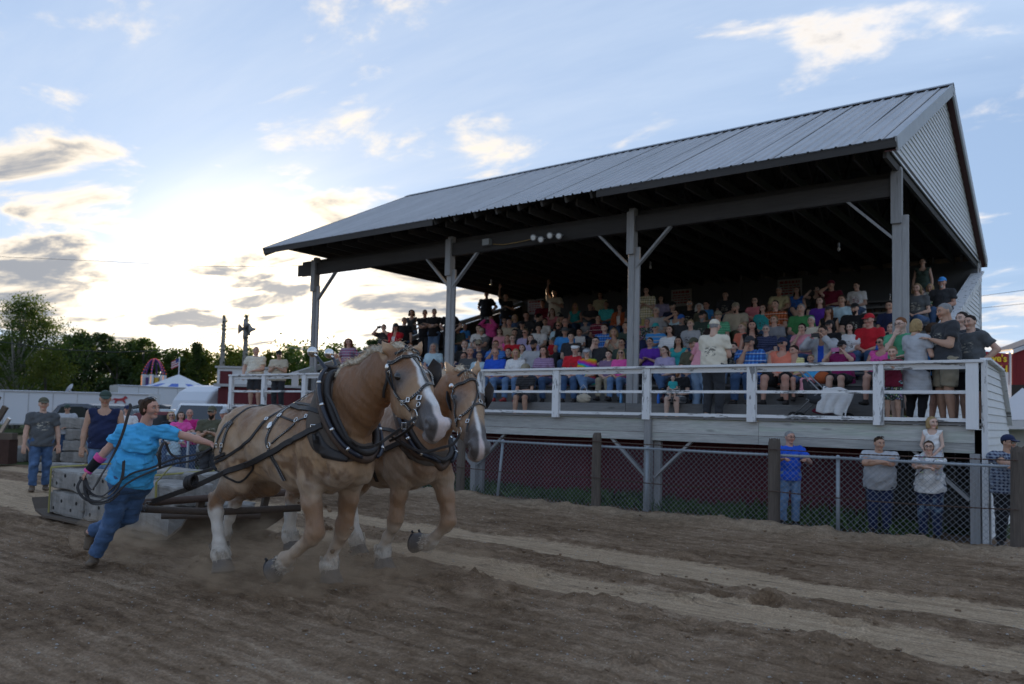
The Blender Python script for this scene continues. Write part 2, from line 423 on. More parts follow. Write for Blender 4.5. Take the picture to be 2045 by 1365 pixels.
def ground_fields(X, Y):
    wob = 0.26 * (fbm(X * 0.9, Y * 0.9 + 40, 3) - 0.5) + 0.16 * (fbm(X * 4, Y * 4, 2) - 0.5)
    Yw = Y + wob
    def strip(lo, hi, soft=0.17):
        l = ev(lo, X); h = ev(hi, X); return sstep(l - soft, l + soft, Yw) * (1 - sstep(h - soft, h + soft, Yw))
    sa = strip(A_lo, A_hi); sb = strip(B_lo, B_hi)
    sc = sstep(5.35, 5.75, Yw) * (1 - sstep(7.3, 7.7, Yw)) * (1 - sstep(-13.2, -12.2, X + 1.2 * (fbm(Y * 1.5, X * .3, 2) - .5)))
    pale = np.clip(sa + sb + sc, 0, 1)
    near = np.exp(-((Yw - ev(A_lo, X) + 0.28) / 0.26) ** 2) + 0.8 * np.exp(-((Yw - 0.5 * (ev(A_hi, X) + ev(B_lo, X))) / 0.28) ** 2) + 0.6 * np.exp(-((Yw - ev(B_hi, X) - 0.2) / 0.2) ** 2)
    near = np.clip(near, 0, 1.3) * (X > -40)
    lump = fbm(X * 3.1, Y * 3.1, 4, 0.6); lump2 = fbm(X * 9, Y * 11, 3, 0.6)
    rough_ = 1 - pale
    z = rough_ * (0.042 * (lump - 0.5) + 0.040 * (lump2 - 0.5) + .022 * (fbm(X * 17, Y * 17, 2) - .5)) + 0.006 * (lump2 - .5)
    z += near * (0.025 + 0.15 * np.maximum(lump - 0.42, 0) * (0.4 + lump2))
    z -= 0.025 * pale
    # drag marks along the pull
    z += rough_ * 0.014 * (fbm(X * 0.5, Y * 9, 3) - 0.5) * sstep(13, 11.5, Y)
    for hx, hy, hr in HOOF:
        m_ = (np.abs(X - hx) < .4) & (np.abs(Y - hy) < .4)
        if m_.any():
            d2 = np.hypot((X[m_] - hx) * .8, Y[m_] - hy) / hr; z[m_] += -.055 * np.exp(-d2 ** 4) + .03 * np.exp(-((d2 - 1.35) / .35) ** 2) * (.4 + lump2[m_])
    # berm of thrown dirt along the fence
    bm = np.exp(-((Yw - 12.55) / 0.42) ** 2)
    z += bm * (0.06 + 0.26 * np.maximum(fbm(X * 2.2, Y * 2.2 + 7, 4, 0.6) - 0.3, 0)) * (X > -60) * (X < 12)
    fade = sstep(-30, -20, X) * (1 - sstep(3, 8, X)) * sstep(-4, 0, Y) * (1 - sstep(14.5, 17, Y))
    z = z * fade
    # far terrain: gentle rise to the west and north
    z += 0.9 * sstep(60, 200, np.hypot(X, Y)) * (0.5 + fbm(X * .01, Y * .01, 2))
    return z, pale, near, bm
def build_ground():
    def axis(lo, hi, st, far, sgn=1):
        c = list(np.arange(lo, hi + 1e-6, st)); s = st * 2; v = hi
        while v < far: s *= 1.28; v += s; c.append(v)
        s = st * 2; v = lo
        while v > -far: s *= 1.28; v -= s; c.insert(0, v)
        return np.array(c)
    xs = axis(-17.5, 1.5, 0.045, 2600); ys = axis(1.2, 13.8, 0.038, 2600)
    X, Y = np.meshgrid(xs, ys, indexing='ij')
    Z, pale, near, bm = ground_fields(X, Y)
    nx, ny = X.shape
    I = np.arange(nx * ny).reshape(nx, ny)
    Fq = np.stack([I[:-1, :-1], I[1:, :-1], I[1:, 1:], I[:-1, 1:]], -1).reshape(-1, 4)
    me = mesh_np('ground', np.stack([X, Y, Z], -1).reshape(-1, 3), Fq, True)
    grass = sstep(-15.5, -17.5, X) * sstep(8.6, 9.6, Y + (fbm(X, Y, 2) - .5)) * sstep(.50, .58, fbm(X * .5 + 3, Y * .5, 3)) + sstep(14.2, 14.8, Y) * (X > -21) + sstep(-40, -55, X) + sstep(6, 12, X)
    grass = np.clip(grass, 0, 1)
    set_col(me, np.stack([np.clip(pale, 0, 1), np.clip(near * .6 + bm * 0, 0, 1), grass, bm], -1).reshape(-1, 4))
    mt, b, bs = newmat('track_dirt'); P = coords(b)
    at = b.n('ShaderNodeVertexColor', layer_name='Col'); sp = b.n('ShaderNodeSeparateColor'); b.put(sp.inputs[0], at.outputs[0])
    n1 = b.noise(P, 0.55, 6, 0.62); n2 = b.noise(P, 7.0, 7, 0.68); n3 = b.noise(P, 55.0, 4, 0.65)
    drag = b.noise(b.mapping(P, (0.35, 5.5, 1)), 1.6, 6, 0.65)
    drag2 = b.noise(b.mapping(P, (0.5, 14, 1), (0, 0, 0.05)), 1.4, 5, 0.6)
    t = b.math('ADD', b.math('MULTIPLY', n1, 0.5), b.math('MULTIPLY', drag, 0.5))
    t = b.math('MULTIPLY_ADD', b.math('SUBTRACT', n2, 0.5), 0.35, t)
    t = b.math('MULTIPLY_ADD', b.math('SUBTRACT', t, 0.5), 1.55, 0.5)
    dirt = b.ramp(t, [(0.30, (0.105, 0.064, 0.037)), (0.45, (0.195, 0.128, 0.078)), (0.60, (0.29, 0.20, 0.130)), (0.74, (0.40, 0.295, 0.20))])
    clay = b.ramp(b.math('ADD', b.math('MULTIPLY', drag2, 0.7), b.math('MULTIPLY', n2, 0.3)), [(0.30, (0.26, 0.18, 0.112)), (0.48, (0.43, 0.31, 0.20)), (0.65, (0.55, 0.41, 0.275))])
    scuff = b.math('MULTIPLY', b.smooth(b.noise(b.mapping(P, (0.8, 3.5, 1)), 1.8, 6, 0.7), 0.56, 0.68), 0.7)
    clay = b.mix(b.math('MULTIPLY', scuff, 1.2), clay, (0.17, 0.125, 0.085))
    pm = b.smooth(b.math('ADD', sp.outputs[0], b.math('MULTIPLY', b.math('SUBTRACT', n2, 0.5), 1.1)), 0.32, 0.78)
    c = b.mix(pm, dirt, clay)
    c = b.mix(b.math('MULTIPLY', at.outputs[1], 0.55), c, b.vmath('SCALE', (0.42, 0.32, 0.22), b.math('MULTIPLY_ADD', n2, 1.0, 0.45)))
    c = b.vmath('SCALE', c, b.math('MULTIPLY_ADD', n3, 0.9, 0.55))
    vo = b.n('ShaderNodeTexVoronoi'); vo.inputs['Scale'].default_value = 60; b.put(vo.inputs['Vector'], P); vs = b.n('ShaderNodeSeparateColor'); b.put(vs.inputs[0], vo.outputs['Color'])
    spk = b.math('MULTIPLY', b.smooth(vs.outputs[0], .90, .95), b.math('SUBTRACT', 1.0, b.smooth(vo.outputs['Distance'], .25, .42)))
    c = b.mix(b.math('MULTIPLY', spk, b.math('SUBTRACT', .75, b.math('MULTIPLY', sp.outputs[0], .5))), c, b.vmath('SCALE', (.46, .40, .33), b.math('MULTIPLY_ADD', vs.outputs[1], 1.0, .3)))
    c = b.vmath('SCALE', c, b.math('MULTIPLY_ADD', vs.outputs[2], .34, .83))
    gc = b.mix(n2, (0.030, 0.045, 0.014), (0.075, 0.095, 0.03))
    gm = b.smooth(b.math('ADD', sp.outputs[2], b.math('MULTIPLY', b.math('SUBTRACT', n2, 0.5), 0.5)), 0.4, 0.65)
    c = b.mix(gm, c, gc)
    b.put(bs.inputs['Base Color'], c); bs.inputs['Roughness'].default_value = 0.95; bs.inputs['Specular IOR Level'].default_value = 0.15
    hgt = b.math('ADD', b.math('MULTIPLY', n2, 0.75), b.math('ADD', b.math('MULTIPLY', n3, 0.35), b.math('MULTIPLY', drag2, 0.2)))
    bump(b, bs, hgt, 0.06)
    o = link_mesh('ground', me, mt); tag(o, kind='structure')
    return o
build_ground()
def gz(x, y): return float(ground_fields(np.array([[x]], float), np.array([[y]], float))[0][0, 0])
def pebbles():
    """loose gravel and clods lying on the track"""
    r = np.random.default_rng(3)
    ico = np.array([(0, 0, 1), (.9, 0, .3), (.28, .85, .35), (-.73, .53, .3), (-.73, -.53, .35), (.28, -.85, .3), (.5, .5, -.6), (-.6, .1, -.6), (.2, -.6, -.6)])
    fc = np.array([(0, 1, 2), (0, 2, 3), (0, 3, 4), (0, 4, 5), (0, 5, 1), (1, 6, 2), (2, 6, 3), (3, 6, 7), (3, 7, 4), (4, 7, 8), (4, 8, 5), (5, 8, 1), (1, 8, 6), (6, 8, 7)])
    def scatter(N, name, size, mat, label, cat, where):
        d = 3.4 + 11 * r.random(N) ** 1.5; u = r.random(N) * 2400 - 180
        pts = []
        for D, px in zip(d, u):
            p = atD(px, 741, D); pts.append((p[0], p[1]))
        pts = np.array(pts); pts = pts[where(pts, r)]
        z = ground_fields(pts[:, :1], pts[:, 1:2])[0][:, 0]
        n = len(pts); s = size[0] + (size[1] - size[0]) * r.random(n) ** 3
        ang = r.random(n) * 6.28; ca, sa = np.cos(ang), np.sin(ang)
        jit = 1 + 0.35 * (r.random((n, len(ico), 3)) - .5)
        base = ico[None] * jit * s[:, None, None] * np.array([1.2, 0.9, 0.62])
        x = base[..., 0] * ca[:, None] - base[..., 1] * sa[:, None]; y = base[..., 0] * sa[:, None] + base[..., 1] * ca[:, None]
        V = np.stack([x + pts[:, :1], y + pts[:, 1:2], base[..., 2] + (z + s * 0.25)[:, None]], -1).reshape(-1, 3)
        Fq = (fc[None] + (np.arange(n) * len(ico))[:, None, None]).reshape(-1, 3)
        o = link_mesh(name, mesh_np(name, V, Fq), mat); tag(o, label, cat, kind='stuff')
    mp = plain('pale_pebble', (0.34, 0.32, 0.29), 0.85, var=0.5, scale=3)
    mc = plain('dirt_clod', (0.22, 0.15, 0.095), 0.95, var=0.3, scale=9, bmp=0.004, bscale=60)
    scatter(4200, 'gravel', (0.003, 0.014), mp, 'small pale gravel scattered over the dark track', 'gravel', lambda p, r: np.ones(len(p), bool))
    def cl(p, r):
        z, pale, near, bm = ground_fields(p[:, :1], p[:, 1:2]); q = (near[:, 0] * 0.8 + bm[:, 0] * 0.7) * (1 - pale[:, 0]) + 0.07
        return r.random(len(p)) < q
    scatter(11000, 'dirt_clods', (0.004, 0.030), mc, 'crumbly clods along the ruts and the fence foot', 'clods', cl)
pebbles()
# ------------------------------------------------------------------ grandstand
GX0, GX1 = -18.5, -2.9          # end frames
DX0, DX1 = -20.36, -1.5         # deck
YS, YP, YB = 13.6, 15.0, 25.2   # deck front, roof posts, back wall
ZD = 1.72
EY, EZ, RY, RZ = 13.9, 6.33, 19.7, 9.23
RX0, RX1 = -19.5, -2.72
gs = empty('grandstand', (-11, 19, 0)); tag(gs, 'long weathered timber grandstand with a ribbed metal gable roof', 'grandstand')
_gi = Matrix.Translation((11, -19, 0))
def part(mb, name, mat, parent=None, **k):
    o = mb.build(name, mat, None, **k)
    o.parent = parent or gs
    if parent is None: o.matrix_parent_inverse = _gi
    else: o.matrix_parent_inverse = parent.matrix_world.inverted() if parent.type == 'EMPTY' and parent.parent is None else _gi
    return o
def gpart(mb, name, mat, **k):
    o = mb.build(name, mat, None, **k); o.parent = gs; o.matrix_parent_inverse = _gi; return o
def roof_z(y): return EZ + (RZ - EZ) * (1 - abs(y - RY) / (RY - EY))
SL = math.hypot(RY - EY, RZ - EZ); CA, SA = (RY - EY) / SL, (RZ - EZ) / SL
def roof():
    sw = 0.915
    n = int(math.ceil((RX1 - RX0) / sw))
    for side in (1, -1):
        for i in range(n):
            x0 = RX0 + i * sw; x1 = min(RX1, x0 + sw + 0.012)
            prof = []; x = x0
            pitch = sw / 4
            k = 0
            while x < x1 - 0.004:
                for dx, hz in ((0, 0), (0.030, 0.0), (0.047, 0.030), (0.075, 0.030), (0.092, 0.0), (pitch * .5 + .03, 0.0), (pitch * .5 + .05, .006)):
                    if x + dx <= x1: prof.append((x + dx, hz))
                x += pitch
            prof.append((x1, 0.0))
            lift = 0.055 + 0.002 * (i % 2)
            V = []
            for t in (-0.06, SL + 0.01):
                for px_, hz in prof:
                    y = EY + t * CA if side == 1 else 2 * RY - EY - t * CA
                    z = EZ + t * SA
                    V.append((px_, y - side * SA * (hz + lift), z + CA * (hz + lift)))
            m_ = len(prof)
            mb = MB(); mb.add(V, [(j, j + 1, m_ + j + 1, m_ + j) for j in range(m_ - 1)])
            gpart(mb, 'roof_sheet', M_roof, fix=False)
    mb = MB()
    for side in (1, -1):
        V = [(RX0 - .02, RY, RZ + .125), (RX1 + .02, RY, RZ + .125), (RX1 + .02, RY - side * .2, RZ + .025), (RX0 - .02, RY - side * .2, RZ + .025)]
        mb.prism(V, (0, 0, -.012))
    gpart(mb, 'ridge_cap', plain('ridge_metal', (0.26, 0.28, 0.31), 0.45, 0.6))
    # trusses: rafters, bottom chord and webs
    n = 26
    for i in range(n):
        x = GX0 + (GX1 - GX0) * i / (n - 1)
        if i == n - 1: x -= 0.05
        mb = MB()
        for side in (1, -1):
            a = (x, RY - side * (RY - EY), EZ - 0.02); c = (x, RY - side * 0.02, RZ - 0.02)
            mb.beam(a, c, 0.05, 0.15)
        mb.beam((x + .055, EY + .35, EZ - .01), (x + .055, 2 * RY - EY - .35, EZ - .01), 0.045, 0.15)
        for y0, y1 in ((16.4, 17.7), (19.7, 17.7), (19.7, 21.7), (23, 21.7)):
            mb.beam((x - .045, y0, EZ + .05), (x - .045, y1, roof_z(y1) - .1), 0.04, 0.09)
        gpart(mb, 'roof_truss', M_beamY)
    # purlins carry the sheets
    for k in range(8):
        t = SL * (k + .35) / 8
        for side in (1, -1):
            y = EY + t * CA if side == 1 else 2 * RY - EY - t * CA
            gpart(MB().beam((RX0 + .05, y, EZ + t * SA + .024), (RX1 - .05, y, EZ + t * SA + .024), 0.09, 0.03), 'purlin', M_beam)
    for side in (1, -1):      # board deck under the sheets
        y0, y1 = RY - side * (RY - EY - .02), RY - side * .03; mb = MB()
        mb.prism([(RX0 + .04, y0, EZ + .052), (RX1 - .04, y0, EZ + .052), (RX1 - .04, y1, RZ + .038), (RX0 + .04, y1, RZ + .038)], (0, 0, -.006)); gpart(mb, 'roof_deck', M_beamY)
    # eave boards: two lengths, bare rafter tails between
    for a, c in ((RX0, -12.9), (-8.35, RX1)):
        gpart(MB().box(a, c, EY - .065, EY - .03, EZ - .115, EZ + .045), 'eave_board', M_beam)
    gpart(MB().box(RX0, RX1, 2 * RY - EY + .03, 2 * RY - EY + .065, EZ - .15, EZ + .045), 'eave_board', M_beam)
    # rake boards at both ends
    for x, mt in ((RX1, plain('rake_board_paint', (0.42, 0.45, 0.48), 0.6, var=.2, scale=3)), (RX0, M_beamY)):
        for side in (1, -1):
            a = (x, RY - side * (RY - EY + .05), EZ - 0.06); c = (x, RY - side * .01, RZ - .035)
            gpart(MB().beam(a, c, 0.035, 0.24), 'rake_board', mt)
            a = (x - .10, RY - side * (RY - EY + .02), EZ - 0.155); c = (x - .10, RY - side * .03, RZ - .15)
            if x == RX1: gpart(MB().beam(a, c, 0.17, 0.02), 'soffit_board', M_trim_red)
roof()
def clapboards(x, outline, z0, z1, course, name, mat, yclip):
    """courses of lapped siding on a wall in the plane X = x; yclip(z) gives the wall's extent at a height"""
    z = z0
    while z < z1 - 0.01:
        zt = min(z + course + .012, z1)
        a0, b0 = yclip(z); a1, b1 = yclip(zt)
        if b0 - a0 > .05:
            if b1 - a1 < .02: a1 = b1 = (a1 + b1) / 2; b1 += .01
            V = [(x, a0, z), (x, b0, z), (x, b1, zt), (x, a1, zt)]
            W = [(x + .024, a0, z), (x + .024, b0, z), (x + .007, b1, zt), (x + .007, a1, zt)]
            mb = MB(); mb.add(V + W, [(3, 2, 1, 0), (4, 5, 6, 7), (0, 1, 5, 4), (1, 2, 6, 5), (2, 3, 7, 6), (3, 0, 4, 7)])
            gpart(mb, name, mat)
        z += course
def gable():
    zb = EZ - .06
    def ycl(z):
        t = max(0, (z - (EZ - .10)) / (RZ - EZ)) * (RY - EY); return EY + .06 + t, 2 * RY - EY - .06 - t
    clapboards(GX1 + .01, None, zb, RZ - .2, 0.115, 'clapboard', M_clap, ycl)
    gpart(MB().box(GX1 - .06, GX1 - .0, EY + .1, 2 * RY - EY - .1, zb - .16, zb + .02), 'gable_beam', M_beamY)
    # left gable is boarded too, seen from inside
    def ycl2(z):
        a, b_ = ycl(z); return a, b_
    mb = MB(); mb.prism([(GX0 - .1, EY + .1, zb), (GX0 - .1, 2 * RY - EY - .1, zb), (GX0 - .1, RY, RZ - .1)], (-.03, 0, 0)); gpart(mb, 'gable_panel', M_beamY)
    # sloped side walls beside the rows
    SLP = 0.37
    def top(y): return 3.22 + SLP * (y - 17.9)
    def yw(z):
        y0 = max(15.9, 17.9 + (z - 3.22) / SLP); return y0, YB + .15
    clapboards(GX1 + .01, None, 0.0, top(YB + .1), 0.118, 'clapboard', M_clap, yw)
    # wide white cap on the slope and its face board
    a, c = 15.9, YB + .2
    gpart(MB().beam((GX1 - .02, a, top(a) + .03), (GX1 - .02, c, top(c) + .03), 0.30, 0.045), 'slope_cap', M_whiteZ)
    gpart(MB().beam((GX1 + .055, a, top(a) - .12), (GX1 + .055, c, top(c) - .12), 0.03, 0.25), 'slope_board', M_whiteZ)
    gpart(MB().beam((GX1 - .10, a, top(a) - .14), (GX1 - .10, c, top(c) - .14), 0.03, 0.25), 'slope_board', M_beamY)
    # left end: dark boarded slope with a pale top rail
    def topL(y): return 3.0 + .315 * (y - 15.2)
    mb = MB(); mb.prism([(GX0, 14.6, 0), (GX0, YB, 0), (GX0, YB, topL(YB) - .1), (GX0, 14.6, topL(14.6) - .1)], (-.04, 0, 0)); gpart(mb, 'side_panel', M_beamY)
    gpart(MB().beam((GX0 - .02, 14.2, topL(14.2)), (GX0 - .02, YB, topL(YB)), 0.16, 0.14), 'slope_cap', M_fascia)
    # back corner posts
    for x in (GX0, GX1):
        gpart(MB().box(x - .12, x + .06, YB + .0, YB + .16, 0, EZ), 'corner_post', M_whiteZ if x == GX1 else M_post)
gable()
def frame():
    xs = [-2.9, -8.08, -13.25, -18.5]
    for x in xs:
        gpart(MB().beam((x - .035, YP, ZD), (x - .035, YP, 6.2), 0.15, 0.15, up=(1, 0, 0), chamfer=.01), 'post', M_post)
        gpart(MB().beam((x + .075, YP - .015, ZD + .28), (x + .075, YP - .015, 5.35), 0.055, 0.14, up=(1, 0, 0)), 'post_plank', M_post)
        gpart(MB().beam((x - .03, YP - .115, 5.2), (x - .03, YP - .115, 6.12), 0.17, 0.06, up=(0, 1, 0)), 'post_splice', M_post)
        for s in (-1, 1):
            if s == 1 and x == xs[0]: continue
            if s == -1 and x == xs[3]: continue
            gpart(MB().beam((x + s * .06, YP - .02, 4.92), (x + s * .86, YP - .02, 5.72), 0.045, 0.10, up=(0, 1, 0)), 'knee_brace', M_post)
    # front header: doubled planks
    segs = [GX0 - .8, -13.25, -8.08, GX1]
    for i in range(3):
        gpart(MB().box(segs[i] + .003, segs[i + 1] - .003, YP - .083, YP - .038, 5.70, 6.02), 'header_plank', M_beam)
        gpart(MB().box(segs[i] + .003, segs[i + 1] - .003, YP + .08, YP + .13, 5.72, 6.16), 'header_plank', M_beam)
    # intermediate and back row posts
    for x in xs:
        for y in (20.1,):
            gpart(MB().beam((x - .2, y, 0), (x - .2, y, 3.4), 0.15, 0.15, up=(1, 0, 0)), 'under_post', M_post)
        gpart(MB().beam((x, YB + .09, 0), (x, YB + .09, 6.2), 0.13, 0.13, up=(1, 0, 0)), 'back_post', M_post)
    gpart(MB().box(GX0, GX1, YB + .02, YB + .07, 6.02, 6.3), 'header_plank', M_beam)
frame()
def floods():
    """unlit floodlights on the header"""
    x0 = onY(973, 484, 14.85); mb = MB().box(x0[0] - .1, x0[0] + .1, 14.78, 14.91, x0[2] - .07, x0[2] + .08)
    o = mb.build('junction_box', plain('grey_box', (0.25, 0.26, 0.25), .5)); tag(o, 'grey electrical box on the grandstand header', 'junction box')
    for i_, (px, py) in enumerate(((1065, 474), (1080, 478), (1098, 470), (1116, 471))):
        p = onY(px, py, 14.72); e = empty('floodlight', p)
        c = MB().lathe([(.012, .13), (.03, .12), (.045, .07), (.075, .03), (.08, 0), (.075, -.012)], 14, axis='y').build('lamp_shell', plain('lamp_shell_grey', (.3, .3, .3), .4, .6), e, smooth=True)
        c.rotation_euler = (0.3, 0, 0.2)
        g = MB().lathe([(.001, -.016), (.05, -.014), (.073, -.006), (.073, .0)], 14, axis='y').build('lens', plain('lamp_glass', (.75, .76, .74), .12, .0, var=.03), e, smooth=True); g.rotation_euler = (0.3, 0, 0.2)
        MB().tube([(0, .1, 0), (0, .14, .05), (0, .19, .06)], .012, 6).build('bracket', M_galv, e)
        tag(e, '%s small round floodlight along the header from the grey electrical box' % ['first', 'second', 'third', 'fourth'][i_], 'floodlight', 'floodlights under the eave')
    pts = [onY(px, py, 14.86) for px, py in ((985, 487), (1005, 488), (1030, 484), (1050, 480), (1063, 476))]
    tag(MB().tube(pts, .008, 6).build('cable', plain('yellow_cable', (.35, .22, .06), .5)), 'thin yellow cable running along the header to the floodlights', 'cable')
floods()
def deck():
    # floor planks
    y = YS + .01
    while y < 14.74:
        gpart(MB().box(DX0, DX1, y, min(y + .135, 14.745), ZD - .04, ZD), 'deck_plank', M_plank); y += .14
    # joists
    for i in range(20):
        x = DX0 + .3 + i * (DX1 - DX0 - .6) / 19
        gpart(MB().box(x - .025, x + .025, YS + .05, 14.7, ZD - .24, ZD - .045), 'deck_joist', M_beamY)
    # fascia boards in lengths
    cuts = [DX0, -16.2, -11.2, -6.93, -4.85, -1.62]
    for i in range(5):
        gpart(MB().box(cuts[i] + .003, cuts[i + 1] - .003, YS - .045, YS - .0, 1.465, 1.715), 'fascia_board', M_fascia)
        gpart(MB().box(cuts[i] + .003 , cuts[i + 1] - .003, YS - .043, YS - .0, 1.315, 1.459), 'fascia_board', M_fascia)
    gpart(MB().box(DX0 - .01, DX1 - .02, YS - .085, YS + .12, ZD + .004, ZD + .042), 'deck_edge', M_plank)
    # supports with knee braces
    for x in (-20.2, -15.5, -11.2, -6.93, -1.62):
        gpart(MB().beam((x, YS - .06 if x == -6.93 else YS + .02, -.2), (x, YS - .06 if x == -6.93 else YS + .02, 1.70 if x == -6.93 else 1.31), 0.13, 0.13, up=(1, 0, 0)), 'support_post', M_post)
        gpart(MB().beam((x + .12, YS + .1, -.2), (x + .12, YS + .1, 1.3), 0.09, 0.13, up=(1, 0, 0)), 'support_post', M_post)
        for s in (-1, 1):
            if s == 1 and x > -2: continue
            if s == -1 and x < -20: continue
            gpart(MB().beam((x + s * .08, YS + .03, .62), (x + s * .85, YS + .03, 1.34), 0.045, 0.09, up=(0, 1, 0)), 'knee_brace', M_post)
    # railing
    rp = [-20.28, -18.73, -16.98, -14.98, -12.98, -10.98, -9.0, -6.96, -4.95, -2.92]
    for x in rp:
        gpart(MB().beam((x, YS - .105, ZD - .02), (x, YS - .105, 2.655), 0.15, 0.09, up=(0, 1, 0)), 'rail_post', M_whiteZ)
    gpart(MB().beam((-1.64, YS - .105, ZD - .05), (-1.64, YS - .105, 2.655), 0.16, 0.09, up=(0, 1, 0)), 'rail_post', M_whiteZ)
    ends = rp + [-1.64]
    for i in range(len(ends) - 1):
        a, c = ends[i] + .077, ends[i + 1] - .077
        gpart(MB().box(a, c, YS - .10, YS - .06, 2.565, 2.652), 'rail_board', M_white)
        gpart(MB().box(a, c, YS - .12, YS - .05, 2.195, 2.245), 'rail_board', M_white)
        gpart(MB().box(a, c, YS - .115, YS - .06, 1.775, 1.83), 'rail_board', M_white)
    for a, c in ((DX0, -16.9), (-16.9, -10.9), (-10.9, -6.9), (-6.9, -2.9), (-2.9, DX1)):
        gpart(MB().box(a + .002, c - .002, YS - .17, YS - .02, 2.658, 2.70), 'rail_cap', M_white)
    # left end railing
    for z in (2.2, 1.8, 2.6): gpart(MB().box(DX0 - .005, DX0 + .045, YS - .05, 15.0, z, z + .06), 'rail_board', M_white)
    # end wall beside the stair on the right: lapped boards, sloping down to the back
    out = [(13.6, 2.72), (15.5, 2.65), (16.76, 1.74), (19.1, 0)]
    def yc(z):
        if z > 2.65: return 13.62, 15.45
        if z > 1.74: return 13.62, 16.76 - (z - 1.74) / .91 * 1.26
        return 13.62, 19.1 - z / 1.74 * 2.34
    clapboards(DX1, None, -.1, 2.70, 0.118, 'clapboard', M_clap, yc)
    gpart(MB().box(DX1 - .03, DX1 + .045, YS - .045, YS + .02, -.2, 2.70), 'corner_board', M_whiteZ)
    gpart(MB().beam((DX1 + .02, 13.6, 2.715), (DX1 + .02, 15.5, 2.66), .14, .035), 'rail_cap', M_white)
    gpart(MB().beam((DX1 + .02, 15.5, 2.66), (DX1 + .02, 16.76, 1.76), .14, .035), 'rail_cap', M_white)
    # stair up to the deck on the right end
    for k in range(9):
        z = ZD - .19 * (k + 1); y = 16.0 + .27 * k
        gpart(MB().box(-2.85, DX1 - .03, y, y + .28, z, z + .04), 'stair_tread', M_plank)
    gpart(MB().box(-2.85, DX1 - .02, 14.75, 16.0, ZD - .04, ZD + .002), 'deck_plank', M_plank)
    # dark red board wall under the stand
    x = -20.2; k = 0
    while x < -3.6:
        gpart(MB().box(x, x + .235, 14.72 + .006 * (k % 2), 14.75, -.1, 1.66), 'wall_board', M_redwall); x += .24; k += 1
    x = -3.6; k = 0  # dark boards added in place of the deep shadow under the stand
    while x < DX1 - .05:
        gpart(MB().box(x, min(x + .235, DX1 - .04), 15.6 + .006 * (k % 2), 15.63, -.1, ZD - .06), 'wall_board', M_beam); x += .24; k += 1
    gpart(MB().box(-3.62, -3.59, 14.76, 15.6, -.1, 1.6), 'wall_board', M_redwall)
deck()
ROWS = 11
def row_y(k): return 15.55 + .78 * k
def row_z(k): return 2.45 + .265 * k
def bleachers():
    for k in range(ROWS):
        y, z = row_y(k), row_z(k); f = z - .42
        for j, (a, c) in enumerate(((GX0 + .05, -13.3), (-13.29, -8.1), (-8.09, GX1 - .2))):
            for q in range(2):
                gpart(MB().box(a, c, y - .03 + q * .17, y + .13 + q * .17, z - .045, z), 'seat_plank', M_plank)
            for q in range(3):
                gpart(MB().box(a, c, y - .80 + q * .262, y - .545 + q * .262, f - .04, f), 'foot_plank', M_plank)
            gpart(MB().box(a, c, y - .805, y - .785, f - .285, f - .005), 'riser_board', M_plank)
        for x in np.linspace(GX0 + .4, GX1 - .5, 10):
            gpart(MB().box(x - .02, x + .02, y, y + .26, f, z - .045), 'seat_bracket', M_beamY)
    # standing room behind the last row
    zt = row_z(ROWS - 1) - .42 + .265
    yb = row_y(ROWS - 1) - .005
    for q in range(6):
        a = yb + q * (YB - .02 - yb) / 6
        gpart(MB().box(GX0 + .05, GX1 - .1, a, a + (YB - .02 - yb) / 6 - .01, zt - .04, zt), 'foot_plank', M_plank)
    # back wall panels with an open slot above
    n = 7
    for i in range(n):
        a = GX0 + (GX1 - GX0) * i / n; c = GX0 + (GX1 - GX0) * (i + 1) / n
        gpart(MB().box(a + .004, c - .004, YB - .03, YB, 2.0, 6.35 if i == 2 else 6.32), 'wall_panel', M_plywood)
    mb = MB().box(GX0, GX1, YB + .30, YB + .33, 5.6, 7.2); gpart(mb, 'rear_cladding', M_beam)
    for i in range(22):
        x = GX0 + .4 + i * (GX1 - GX0 - .8) / 21
        gpart(MB().box(x - .025, x + .025, YB + .0, YB + .045, 6.33, 6.75), 'wall_stud', M_post)
    gpart(MB().box(GX0, GX1, YB - .05, YB + .05, 6.75, 6.85), 'header_plank', M_beam)
    for px, py in ((1070, 612), (1361, 594), (1577, 575)):
        p = onY(px, py, YB - .06); e = empty('wall_notice', p)
        MB().box(-.38, .38, -.01, .01, -.29, .29).build('sheet', M_signwhite, e)
        mb = MB()
        for r_, (zz, hh, ww) in enumerate(((.19, .075, .31), (.08, .035, .30), (.0, .035, .33), (-.08, .035, .27), (-.17, .05, .30))):
            x = -ww
            rr = random.Random(r_ + px)
            while x < ww - .03:
                L = rr.uniform(.05, .14); mb.box(x, min(x + L, ww), -.014, -.0115, zz - hh / 2, zz + hh / 2); x += L + .03
        mb.build('print', M_signred, e)
        tag(e, {1070: 'pale notice with red print on the back wall near the open end', 1361: 'pale notice with red print at the middle of the grandstand back wall', 1577: 'pale notice with red print half behind a person in a yellow tee'}[px], 'notice')
bleachers()
